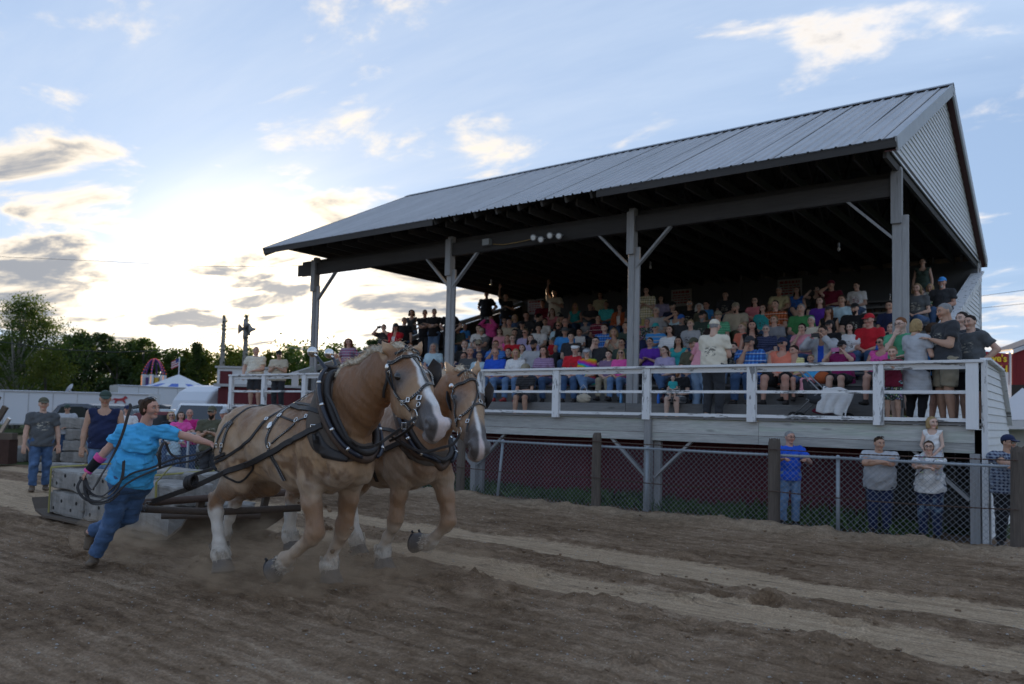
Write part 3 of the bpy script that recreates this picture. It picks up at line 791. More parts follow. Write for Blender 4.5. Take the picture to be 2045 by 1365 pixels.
# ------------------------------------------------------------------ chain-link fence and cable fence
def fence():
    ztop = onY(1285, 895, FENCE_Y)[2]
    xs = [-26.9, -23.5, -20.2, -16.85, -13.5, -10.12, -6.72, -3.42, -0.1, 3.2]
    e = empty('chain_link_fence', (-8, FENCE_Y, 0)); tag(e, 'galvanised chain-link fence on pipe posts in front of the grandstand', 'fence')
    inv = Matrix.Translation((8, -FENCE_Y, 0))
    def p_(mb, n, m_, **k):
        o = mb.build(n, m_, None, **k); o.parent = e; o.matrix_parent_inverse = inv; return o
    for i, x in enumerate(xs):
        lean = {-10.12: .10}.get(x, 0)
        p_(MB().tube([(x - lean * .2, FENCE_Y + .03, -.1), (x + lean, FENCE_Y + .03, ztop - .01)], .03, 10), 'fence_post', M_galv, smooth=True)
        p_(MB().lathe([(.034, -.03), (.036, 0), (.03, .03), (.012, .045)], 10, (x + lean, FENCE_Y + .03, ztop)), 'post_cap', M_galv, smooth=True)
    for a, c in zip(xs[:-1], xs[1:]):
        p_(MB().tube([(a, FENCE_Y, ztop), ((a + c) / 2, FENCE_Y, ztop - .006), (c, FENCE_Y, ztop)], .022, 10), 'top_rail', M_galv, smooth=True)
        mb = MB(); s = .092; h0, h1 = 0.02, ztop + .035; H_ = h1 - h0; r = .0023
        L = c - a
        for fam in (1, -1):
            x = a - H_ if fam == 1 else a
            k0 = int(math.floor(x / s)); x = k0 * s
            while x < c + (0 if fam == 1 else H_):
                # line x(t) = x + fam*t, t in [0,H]
                t0, t1 = 0.0, H_
                if fam == 1: t0 = max(t0, a - x); t1 = min(t1, c - x)
                else: t0 = max(t0, x - c); t1 = min(t1, x - a)
                if t1 - t0 > .03:
                    yy = FENCE_Y - .024 - .003 * fam
                    sag = 0.012 * math.sin(x * 1.3)
                    mb.tube([(x + fam * t0, yy, h0 + t0), (x + fam * (t0 + t1) / 2, yy + sag, h0 + (t0 + t1) / 2), (x + fam * t1, yy, h0 + t1)], r, 4, cap=False)
                x += s
        o = mb.build('wire_mesh', M_wire, None, fix=False); o['kind'] = 'stuff'; o.parent = e; o.matrix_parent_inverse = inv
    # round posts split in half, with two rusty cables stapled on
    c = empty('cable_fence', (-8, 12.8, 0)); tag(c, 'old split-log posts carrying two rusty twisted cables', 'fence'); cinv = Matrix.Translation((8, -12.8, 0))
    yp = 12.82
    tops = {-21.6: 1.32, -18.0: 1.35, -14.4: 1.34, -10.92: onY(945, 872, yp)[2], -7.62: onY(1190, 866, yp)[2], -4.33: onY(1542, 877, yp)[2], -1.02: onY(2034, 893, yp)[2]}
    rr = random.Random(4)
    for x, zt in tops.items():
        n = 14; V = []; F = []
        levels = [(-.15, 1.05), (.3, 1.0), (.8, .97), (zt - .06, .93), (zt, .80)]
        jit = [rr.uniform(.86, 1.1) for _ in range(n)]
        for li, (z, s) in enumerate(levels):
            for k in range(n):
                t = 2 * PI * k / n; rad = .095 * s * jit[k] * (1 + .05 * rr.uniform(-1, 1))
                if k in (10, 11): rad *= .86
                V.append((x + rad * math.cos(t), yp + rad * .9 * math.sin(t), z + (.03 * math.sin(k * 2.1) if li == 4 else 0)))
        for i in range(4):
            for k in range(n): F.append((i * n + k, i * n + (k + 1) % n, (i + 1) * n + (k + 1) % n, (i + 1) * n + k))
        F.append(tuple(range(4 * n, 5 * n)))
        o = MB().add(V, F).build('post', M_oldpost, None); o.parent = c; o.matrix_parent_inverse = cinv
    X = sorted(tops)
    for zc, nm in ((onY(1190, 881, yp - .1)[2], 0), (onY(1190, 953, yp - .1)[2], 1)):
        for a, b_ in zip(X[:-1], X[1:]):
            for ph in (0, PI):
                pts = []
                N = int((b_ - a) / .035)
                for i in range(N + 1):
                    t = i / N; x = a + (b_ - a) * t; sag = -.035 * 4 * t * (1 - t) * (1 if nm else .4)
                    w_ = x * 55 + ph; pts.append((x, yp - .105 + .006 * math.cos(w_), zc + sag + .006 * math.sin(w_)))
                o = MB().tube(pts, .0065, 5, cap=False).build('cable_strand', M_rust, None, smooth=True, fix=False); o.parent = c; o.matrix_parent_inverse = cinv
fence()
def weeds():
    """rank grass at the foot of the stand, behind the fence"""
    r = np.random.default_rng(8); N = 9000
    x = r.uniform(-19.5, -2.2, N); y = r.uniform(13.25, 14.66, N) ; y = 14.66 - (14.66 - y) * r.random(N) ** .6
    h = .07 + .20 * r.random(N) ** 2 * (0.5 + 1.2 * vnoise(x * .8, y * 2)); a = r.random(N) * 6.28; wdt = .006 + .01 * r.random(N); ln = r.normal(0, .06, (N, 2))
    V = np.zeros((N, 4, 3)); dx, dy = np.cos(a) * wdt, np.sin(a) * wdt
    V[:, 0] = np.stack([x - dx, y - dy, np.zeros(N) - .02], -1); V[:, 1] = np.stack([x + dx, y + dy, np.zeros(N) - .02], -1)
    V[:, 2] = np.stack([x + dx * .6 + ln[:, 0] * .5, y + dy * .6 + ln[:, 1] * .5, h * .6], -1); V[:, 3] = np.stack([x + ln[:, 0] * 1.4, y + ln[:, 1] * 1.4, h], -1)
    F = np.arange(N * 4).reshape(N, 4)
    o = link_mesh('rank_grass', mesh_np('rank_grass', V.reshape(-1, 3), F), plain('weed_green', (0.055, 0.10, 0.022), .7, var=.4, scale=4))
    tag(o, 'rank green grass at the foot of the dark red boards behind the fence', 'grass', kind='stuff')
weeds()
# ------------------------------------------------------------------ implicit-surface modeller for bodies and cloth
class Sdf:
    """smooth union of tapered elliptic capsules; every primitive is evaluated only near itself"""
    def __init__(s): s.p = []; s.post = []
    def cone(s, a, b, ra, rb, k=0.03, side=None, flat=0, neg=False):
        """ra/rb: radius or (side radius, depth radius); side: direction of the first radius; flat: 1 = flat cut at b, 2 = at both ends"""
        a = np.asarray(a, float); b = np.asarray(b, float)
        ra = np.asarray(ra if hasattr(ra, '__len__') else (ra, ra), float); rb = np.asarray(rb if hasattr(rb, '__len__') else (rb, rb), float)
        ax = b - a; L = np.linalg.norm(ax); ax = ax / L if L > 1e-6 else np.array([0, 0, 1.0])
        sd_ = np.asarray(side if side is not None else (1, 0, 0), float); sd_ = sd_ - ax * (sd_ @ ax)
        if np.linalg.norm(sd_) < 1e-3:
            sd_ = np.array([0, 1.0, 0]); sd_ = sd_ - ax * (sd_ @ ax)
        sd_ = unit(sd_); dp = np.cross(ax, sd_)
        s.p.append((a, L, ax, sd_, dp, ra, rb, k, flat, neg)); return s
    def ball(s, c, r, k=0.03, side=(1, 0, 0), up=(0, 0, 1), neg=False):
        """ellipsoid, r = (side, depth, along up)"""
        r = np.asarray(r if hasattr(r, '__len__') else (r, r, r), float)
        ax = unit(up); sd_ = np.asarray(side, float); sd_ = unit(sd_ - ax * (sd_ @ ax)); dp = np.cross(ax, sd_)
        s.p.append((np.asarray(c, float), -1.0, ax, sd_, dp, r, r, k, 0, neg)); return s
    @staticmethod
    def _prim(pr, Q):
        a, L, ax, sd_, dp, ra, rb, k, flat, neg = pr
        v = Q - a
        w_ = v @ ax; s_ = v @ sd_; d_ = v @ dp
        if L < 0:
            q = np.sqrt((s_ / ra[0]) ** 2 + (d_ / ra[1]) ** 2 + (w_ / ra[2]) ** 2)
            return (q - 1) * min(ra)
        t = np.clip(w_ / max(L, 1e-6), 0, 1); over = w_ - t * L
        rs = ra[0] + (rb[0] - ra[0]) * t; rd = ra[1] + (rb[1] - ra[1]) * t; mn = np.minimum(rs, rd)
        q = np.sqrt((s_ / rs) ** 2 + (d_ / rd) ** 2 + (over / mn) ** 2)
        d = (q - 1) * mn
        if flat: d = np.maximum(d, w_ - L)
        if flat == 2: d = np.maximum(d, -w_)
        return d
    def bounds(s):
        lo = np.full(3, 1e9); hi = -lo
        for a, L, ax, sd_, dp, ra, rb, k, flat, neg in s.p:
            if neg: continue
            r = max(ra.max(), rb.max()); b = a + ax * max(L, 0)
            lo = np.minimum(lo, np.minimum(a, b) - r); hi = np.maximum(hi, np.maximum(a, b) + r)
        return lo, hi
    def __call__(s, Q):
        Q = np.asarray(Q, float); d = np.full(Q.shape[:-1], 1.0)
        for pr in s.p: d = s._comb(d, s._prim(pr, Q), pr[7], pr[9])
        for f in s.post: d = f(d, Q)
        return d
    @staticmethod
    def _comb(d, e, k, neg):
        if neg:
            h = np.clip(0.5 - 0.5 * (d + e) / k, 0, 1); return d + (-e - d) * h + k * h * (1 - h)
        h = np.clip(0.5 + 0.5 * (d - e) / k, 0, 1); return d + (e - d) * h - k * h * (1 - h)
    def mesh(s, res, pad=0.03):
        lo, hi = s.bounds(); lo = lo - pad - 2 * res; hi = hi + pad + 2 * res
        n = np.ceil((hi - lo) / res).astype(int) + 1
        ax_ = [lo[i] + res * np.arange(n[i]) for i in range(3)]
        D = np.full(tuple(n), 1.0, np.float32)
        for pr in s.p:
            a, L, ax, sd_, dp, ra, rb, k, flat, neg = pr
            r = max(ra.max(), rb.max()) + k + 2.5 * res; b = a + ax * max(L, 0)
            i0 = np.clip(np.floor((np.minimum(a, b) - r - lo) / res).astype(int), 0, n); i1 = np.clip(np.ceil((np.maximum(a, b) + r - lo) / res).astype(int) + 1, 0, n)
            if np.any(i1 <= i0): continue
            sl = tuple(slice(i0[i], i1[i]) for i in range(3))
            G = np.stack(np.meshgrid(*[ax_[i][sl[i]] for i in range(3)], indexing='ij'), -1)
            D[sl] = s._comb(D[sl], s._prim(pr, G), k, neg)
        if s.post:
            G = np.stack(np.meshgrid(*ax_, indexing='ij'), -1)
            for f in s.post: D = f(D, G)
        return surface_nets(D, lo, res)
def surface_nets(D, lo, res):
    S = D < 0
    c = [S[i:S.shape[0] - 1 + i, j:S.shape[1] - 1 + j, k:S.shape[2] - 1 + k] for i in (0, 1) for j in (0, 1) for k in (0, 1)]
    tot = sum(x.astype(np.int8) for x in c); act = (tot > 0) & (tot < 8)
    idx = np.argwhere(act)
    if len(idx) == 0: return np.zeros((0, 3)), np.zeros((0, 4), int)
    I = np.full(act.shape, -1, np.int32); I[act] = np.arange(len(idx))
    corner = np.array([(i, j, k) for i in (0, 1) for j in (0, 1) for k in (0, 1)])
    val = np.stack([D[idx[:, 0] + o[0], idx[:, 1] + o[1], idx[:, 2] + o[2]] for o in corner], 1)
    acc = np.zeros((len(idx), 3)); cnt = np.zeros(len(idx))
    for a in range(8):
        for bit in (1, 2, 4):
            if a & bit: continue
            b = a | bit
            va, vb = val[:, a], val[:, b]; m_ = (va < 0) != (vb < 0)
            t = np.where(m_, va / np.where(m_, va - vb, 1), 0)
            p = corner[a] + (corner[b] - corner[a]) * t[:, None]
            acc += p * m_[:, None]; cnt += m_
    V = lo + (idx + acc / cnt[:, None]) * res
    Fs = []
    for axd in range(3):
        u, v = (axd + 1) % 3, (axd + 2) % 3
        a = [slice(None)] * 3; b = [slice(None)] * 3
        a[axd] = slice(0, -1); b[axd] = slice(1, None)
        for q in (u, v): a[q] = slice(1, -1); b[q] = slice(1, -1)
        A = S[tuple(a)]; B = S[tuple(b)]
        for flip in (False, True):
            e = np.argwhere((A & ~B) if not flip else (~A & B))
            if len(e) == 0: continue
            e = e.copy(); e[:, u] += 1; e[:, v] += 1
            def cell(du, dv):
                q = e.copy(); q[:, u] -= du; q[:, v] -= dv
                return I[q[:, 0], q[:, 1], q[:, 2]]
            qd = np.stack([cell(1, 1), cell(0, 1), cell(0, 0), cell(1, 0)], 1)
            Fs.append(qd if not flip else qd[:, ::-1])
    Fq = np.concatenate(Fs); Fq = Fq[(Fq >= 0).all(1)]
    return V, Fq
def wrinkle(amp, freq, seed=0.0, dirs=((1, .3, .5), (-.4, 1, .6), (.3, -.6, 1))):
    dd = np.asarray(dirs)
    def f(d, Q):
        w_ = Q @ dd.T * freq + seed
        return d + amp * (np.sin(w_[..., 0] + 1.7 * np.sin(w_[..., 1] * .7)) * np.sin(w_[..., 1] * .8 + 1.3 * np.sin(w_[..., 2] * .9)) + .5 * np.sin(w_[..., 2] * 1.9 + w_[..., 0]))
    return f
def march(sdf, o, d, t0, t1, n=90):
    """first hit of a ray with an implicit surface"""
    t = np.linspace(t0, t1, n); v = sdf(o[None] + d[None] * t[:, None]); k = np.argmax(v < 0)
    if v[k] >= 0:
        k = int(np.argmin(v)); return o + d * t[k]
    a, b = (t[k - 1] if k else t[0]), t[k]
    for _ in range(14):
        m_ = (a + b) / 2
        if sdf((o + d * m_)[None])[0] < 0: b = m_
        else: a = m_
    return o + d * b
def grad(sdf, P, e=.004):
    P = np.asarray(P, float); g = np.zeros_like(P)
    for i in range(3):
        h = np.zeros(3); h[i] = e; g[..., i] = sdf(P + h) - sdf(P - h)
    return g / np.maximum(np.linalg.norm(g, axis=-1, keepdims=True), 1e-9)
def snap(sdf, P, off=0.0, it=4):
    P = np.asarray(P, float).copy()
    for _ in range(it):
        P = P - grad(sdf, P) * ((sdf(P) - off) * .9)[..., None]
    return P
def rotz(a): c, s_ = math.cos(a), math.sin(a); return np.array([[c, -s_, 0], [s_, c, 0], [0, 0, 1.0]])
def rotx(a): c, s_ = math.cos(a), math.sin(a); return np.array([[1.0, 0, 0], [0, c, -s_], [0, s_, c]])
def roty(a): c, s_ = math.cos(a), math.sin(a); return np.array([[c, 0, s_], [0, 1.0, 0], [-s_, 0, c]])
def mat4(R, t):
    M_ = Matrix.Identity(4)
    for i in range(3):
        for j in range(3): M_[i][j] = R[i][j]
        M_[i][3] = t[i]
    return M_
def resample(pts, n):
    pts = np.asarray(pts, float); m_ = len(pts)
    # Catmull-Rom through the points
    t = np.linspace(0, m_ - 1, n); i = np.clip(t.astype(int), 0, m_ - 2); u = (t - i)[:, None]
    P = lambda k: pts[np.clip(k, 0, m_ - 1)]
    p0, p1, p2, p3 = P(i - 1), P(i), P(i + 1), P(i + 2)
    return .5 * ((2 * p1) + (-p0 + p2) * u + (2 * p0 - 5 * p1 + 4 * p2 - p3) * u ** 2 + (-p0 + 3 * p1 - 3 * p2 + p3) * u ** 3)
def ribbon(mb, P, N, width, thick):
    """flat strap along P with surface normals N"""
    n = len(P); T = np.gradient(P, axis=0); T /= np.maximum(np.linalg.norm(T, axis=1, keepdims=True), 1e-9)
    B = np.cross(T, N); B /= np.maximum(np.linalg.norm(B, axis=1, keepdims=True), 1e-9); N = np.cross(B, T)
    wd = width if hasattr(width, '__len__') else np.full(n, width)
    wd = np.asarray(wd)[:, None] / 2
    V = np.stack([P - B * wd, P - B * wd * .8 + N * thick, P + B * wd * .8 + N * thick, P + B * wd], 1).reshape(-1, 3)
    F = []
    for i in range(n - 1):
        for k in range(4): F.append((i * 4 + k, i * 4 + (k + 1) % 4, (i + 1) * 4 + (k + 1) % 4, (i + 1) * 4 + k))
    F += [(0, 1, 2, 3), tuple((n - 1) * 4 + k for k in (3, 2, 1, 0))]
    mb.add(V, F)
# ------------------------------------------------------------------ background: trees, vehicles, fairground
def leafmat(name, c1, c2):
    mt, b, bs = newmat(name); P = coords(b, 'Object'); n = b.noise(P, .9, 4, .6); n2 = b.noise(P, 9, 2, .5)
    c = b.mix(b.smooth(n, .35, .65), c1, c2); c = b.vmath('SCALE', c, b.math('MULTIPLY_ADD', n2, .9, .55)); c = b.vmath('SCALE', c, b.math('MULTIPLY_ADD', objrand(b), .5, .75))
    b.put(bs.inputs['Base Color'], c); bs.inputs['Roughness'].default_value = .6; bs.inputs['Specular IOR Level'].default_value = .2
    tr = b.n('ShaderNodeBsdfTranslucent'); b.put(tr.inputs[0], b.mix(1.0, c, (1.5, 1.5, .5), 'MULTIPLY'))
    mx = b.n('ShaderNodeMixShader'); mx.inputs[0].default_value = .42; b.nt.links.new(bs.outputs[0], mx.inputs[1]); b.nt.links.new(tr.outputs[0], mx.inputs[2])
    b.nt.links.new(mx.outputs[0], b.nt.nodes['Material Output'].inputs[0]); MATS[name] = mt; return mt
M_leaf = leafmat('leaf_green', (.045, .080, .022), (.085, .120, .032)); M_leafd = leafmat('leaf_dark', (.030, .054, .022), (.060, .088, .032)); M_leafy = leafmat('leaf_yellowgreen', (.080, .110, .022), (.120, .130, .03))
M_bark = wood('bark', (.10, .09, .08), 'Z', knots=False, contrast=.5); M_birch = wood('pale_bark', (.26, .25, .23), 'Z', knots=False, contrast=.4)
def leaf_cards(r, centers, rad, per, size, squash=.8):
    n = len(centers) * per
    c = np.repeat(centers, per, 0); rr = np.repeat(rad, per)
    u = r.normal(size=(n, 3)); u /= np.linalg.norm(u, axis=1, keepdims=True); q = r.random(n) ** .45
    p = c + u * (rr * q)[:, None] * np.array((1, 1, squash))
    nr = r.normal(size=(n, 3)); nr /= np.linalg.norm(nr, axis=1, keepdims=True); t = np.cross(nr, r.normal(size=(n, 3))); t /= np.linalg.norm(t, axis=1, keepdims=True); bt = np.cross(nr, t)
    s = size * (.5 + r.random(n))[:, None]
    V = np.stack([p - t * s, p + bt * s * .5, p + t * s, p - bt * s * .5], 1).reshape(-1, 3)
    return V, np.arange(n * 4).reshape(n, 4)
def tree_meshes(seed, H, W, trunk_h, clumps, per, leaf, shape='round'):
    r = np.random.default_rng(seed); mb = MB()
    lean = r.normal(0, .04, 2); path = [np.array((lean[0] * z + .15 * math.sin(z * .7 + seed), lean[1] * z + .12 * math.cos(z * .6), z)) for z in np.linspace(-.3, H * .86, 9)]
    rad0 = .022 * H + .05; mb.tube(path, [rad0 * (1 - i / 8.6) + .02 for i in range(9)], 8)
    cs, rs = [], []
    for i in range(clumps):
        z = trunk_h + (H - trunk_h) * (.02 + .98 * r.random() ** .85); f = (z - trunk_h) / (H - trunk_h)
        env = {'round': math.sin(PI * min(1, .18 + .80 * f)) ** .7, 'cone': (1.02 - f), 'tall': math.sin(PI * min(1, .25 + .72 * f)) ** .5 * .8}[shape] * W * (.8 + .35 * math.sin(i * 2.39 + seed))
        a = r.random() * 6.28; d = env * r.random() ** .5; c = np.array((math.cos(a) * d + lean[0] * z, math.sin(a) * d + lean[1] * z, z)); cs.append(c); rs.append(W * (.16 + .20 * r.random()))
        if i % 3 == 0:
            z0 = max(trunk_h * .7, z - d * .9 - .2); k = min(int(z0 / (H * .86) * 8), 7); st = path[k] * 1.0
            mb.tube([st, (st + c) / 2 + np.array((0, 0, .15)), c], [rad0 * .35, rad0 * .2, .015], 5)
    V, F = leaf_cards(r, np.array(cs), np.array(rs), per, leaf)
    return mb.mesh('trunk', True), mesh_np('crown', V, F)
TREES = [tree_meshes(1, 9.5, 3.4, 2.2, 70, 60, .17), tree_meshes(2, 10.5, 2.6, 2.0, 70, 60, .16, 'tall'), tree_meshes(3, 8.5, 3.6, 1.6, 75, 60, .17), tree_meshes(4, 11, 2.2, 1.2, 80, 52, .15, 'cone'), tree_meshes(5, 9, 3.0, 1.2, 70, 60, .17, 'tall')]
def plant_tree(px, D, ytop, kind, mt, label, bark=None, name='tree'):
    p = atD(px, 741, D); top = atD(px, ytop, D)[2]; Hs = [9.5, 10.5, 8.5, 11, 9][kind]; s = max(.4, (top + .2) / Hs)
    e = empty(name, (p[0], p[1], 0), px * .7); wsc = s ** .5 * 1.05; e.scale = (wsc, wsc, s)
    link_mesh('trunk', TREES[kind][0], bark or M_bark, e); link_mesh('crown', TREES[kind][1], mt, e); tag(e, label, 'tree', 'trees beyond the fairground'); return e
TL = [(118, 88, 700, 0, 'd', 'rounded dark tree at the left end of the far tree line beside the big tree'), (150, 92, 676, 1, 'd', 'tall dark tree standing behind the long white trailer'), (178, 90, 668, 2, 'd', 'bushy dark tree behind the satellite dish'), (205, 93, 672, 1, 'd', 'tall tree above the cap of the person in a black tank top'), (236, 90, 692, 0, 'd', 'low tree between the dish and the carnival ride'), (262, 94, 684, 4, 'g', 'thin-topped tree left of the carnival ride'), (287, 92, 682, 1, 'g', 'pointed tree standing just left behind the carnival ride'), (314, 95, 698, 2, 'g', 'broad tree directly behind the carnival ride'), (342, 93, 706, 0, 'g', 'low tree between ride and tent flag'), (370, 96, 702, 4, 'y', 'yellow-green tree behind the striped tent'), (396, 92, 690, 3, 'g', 'narrow conical tree right of the tent flag'), (420, 95, 703, 2, 'y', 'yellow-green tree left of the bare utility pole'), (462, 94, 699, 0, 'y', 'yellow-green tree between the two utility poles'), (500, 97, 698, 2, 'y', 'glowing yellow-green tree behind the loudspeaker pole'), (536, 95, 706, 4, 'y', 'yellow-green tree behind the two people on the deck end'), (575, 98, 700, 0, 'g', 'green tree right behind the deck end'), (612, 96, 697, 2, 'g', 'green tree left of the outermost roof post'), (655, 100, 698, 0, 'g', 'green tree right of the outermost roof post'), (700, 104, 694, 2, 'g', 'tree behind the person in madras shirt'), (745, 108, 684, 1, 'd', 'tree on the rise beside the seat slope'), (60, 96, 690, 2, 'd', 'dark tree hidden behind the big left tree'), (10, 94, 680, 0, 'd', 'dark tree low behind the big left tree')]
for px, D, yt, k, c, lb in TL: plant_tree(px, D, yt, k, {'d': M_leafd, 'g': M_leaf, 'y': M_leafy}[c], lb, M_birch if px in (178, 262) else None)
def big_tree():
    tm = tree_meshes(21, 8.7, 4.0, 1.0, 170, 120, .075)
    p = atD(28, 741, 55); e = empty('tree', (p[0], p[1], 0)); link_mesh('trunk', tm[0], M_birch, e); link_mesh('crown', tm[1], M_leaf, e); tag(e, 'large leafy tree towering over the left end of the white trailer', 'tree')
    tm = tree_meshes(23, 5.2, 2.5, .3, 70, 110, .075)
    p = atD(92, 741, 53); e = empty('tree', (p[0], p[1], 0)); link_mesh('trunk', tm[0], M_bark, e); link_mesh('crown', tm[1], M_leafy, e); tag(e, 'small yellow-green tree in front of the big left tree', 'tree')
big_tree()
def woods():
    r = np.random.default_rng(77); cs, rs = [], []
    for px in np.linspace(-1500, 3600, 520):
        D = 108 + 14 * r.random(); hgt = 7.4 if px > 1100 else 8.1 + 2.2 * math.sin(px * .013) + 1.5 * r.random()
        if 420 < px < 560: hgt = min(hgt, 7.4)
        for j in range(4):
            p = atD(px + r.normal() * 6, 741, D + r.random() * 5); cs.append((p[0], p[1], .6 + hgt * (j + r.random()) / 4)); rs.append(1.3 + .8 * r.random())
    V, F = leaf_cards(r, np.array(cs), np.array(rs), 26, .30); o = link_mesh('woods', mesh_np('woods', V, F), M_leafd); tag(o, 'dark mass of woodland closing the fairground behind the trees', 'woods', kind='stuff')
    # low wooded ridge far behind
    V, F = [], []; n = 90
    for i in range(n):
        a = 2 * PI * i / n; R = 520; h_ = 16 + 9 * math.sin(a * 3 + 1) + 6 * math.sin(a * 7) + 3 * math.sin(a * 17)
        az = math.atan2(-math.cos(a), math.sin(a))
        V += [(R * math.cos(a), R * math.sin(a), -3), ((R + 130) * math.cos(a), (R + 130) * math.sin(a), h_)]
    for i in range(n): j = (i + 1) % n; F.append((2 * i, 2 * j, 2 * j + 1, 2 * i + 1))
    o = link_mesh('hills', mesh_np('hills', V, F, True), plain('far_woods', (.035, .05, .03), .9, var=.5, scale=.08)); tag(o, kind='structure')
woods()
M_trailer = plain('trailer_white', (.56, .59, .64), .35, var=.06, scale=.6); M_trim = plain('trailer_trim', (.35, .36, .38), .4, .4)
def box_on(mb, a, b_, wdt, z0, z1, chamf=.08):
    """long box along the ground line a-b"""
    d = unit(np.array((b_[0] - a[0], b_[1] - a[1], 0))); s = np.array((-d[1], d[0], 0)); 
    prof = [(0, z0), (wdt, z0), (wdt, z1 - chamf), (wdt - chamf, z1), (chamf, z1), (0, z1 - chamf)]
    V = [np.array((*p[:2], 0)) + s * q + np.array((0, 0, z)) for p in (a, b_) for q, z in prof]; n = 6
    mb.add(V, [tuple(range(n))[::-1], tuple(range(n, 2 * n))] + [(i, (i + 1) % n, n + (i + 1) % n, n + i) for i in range(n)]); return d, s
def wheel(parent, c, s, r=.36, w_=.2):
    o = MB().tube([np.asarray(c) - np.asarray(s) * w_ / 2, np.asarray(c) + np.asarray(s) * w_ / 2], r, 18).build('wheel', M_tire, parent); MB().tube([np.asarray(c) - np.asarray(s) * (w_ / 2 + .01), np.asarray(c)], r * .55, 12).build('rim', M_trim, o)
def trailer(name, label, pxa, pxb, D0, D1, ytop, wdt, seams, gap=.55, nose=False):
    a = atD(pxa, 741, D0); b_ = atD(pxb, 741, D1); zt = (atD(pxa, ytop[0], D0)[2] + atD(pxb, ytop[1], D1)[2]) / 2
    e = empty(name, (0, 0, 0)); mb = MB(); d, s = box_on(mb, a, b_, wdt, gap, zt); mb.build('body', M_trailer, e)
    L = np.linalg.norm((b_ - a)[:2]); A = np.array((a[0], a[1], 0))
    for i in range(1, seams): p = A + d * L * i / seams; MB().beam(p - s * .012 + np.array((0, 0, gap + .05)), p - s * .012 + np.array((0, 0, zt - .12)), .03, .012, up=s).build('seam', M_trim, e)
    MB().beam(A - s * .03 + np.array((0, 0, zt - .06)), A + d * L - s * .03 + np.array((0, 0, zt - .06)), .05, .07).build('top_trim', M_trim, e)
    MB().beam(A - s * .02 + np.array((0, 0, gap + .03)), A + d * L - s * .02 + np.array((0, 0, gap + .03)), .04, .08).build('bottom_trim', M_trim, e)
    for f in (.62, .68): wheel(e, A + d * L * f + s * .12 + np.array((0, 0, .4)), s, .4)
    tag(e, label, 'trailer'); return e, A, d, s, L, zt
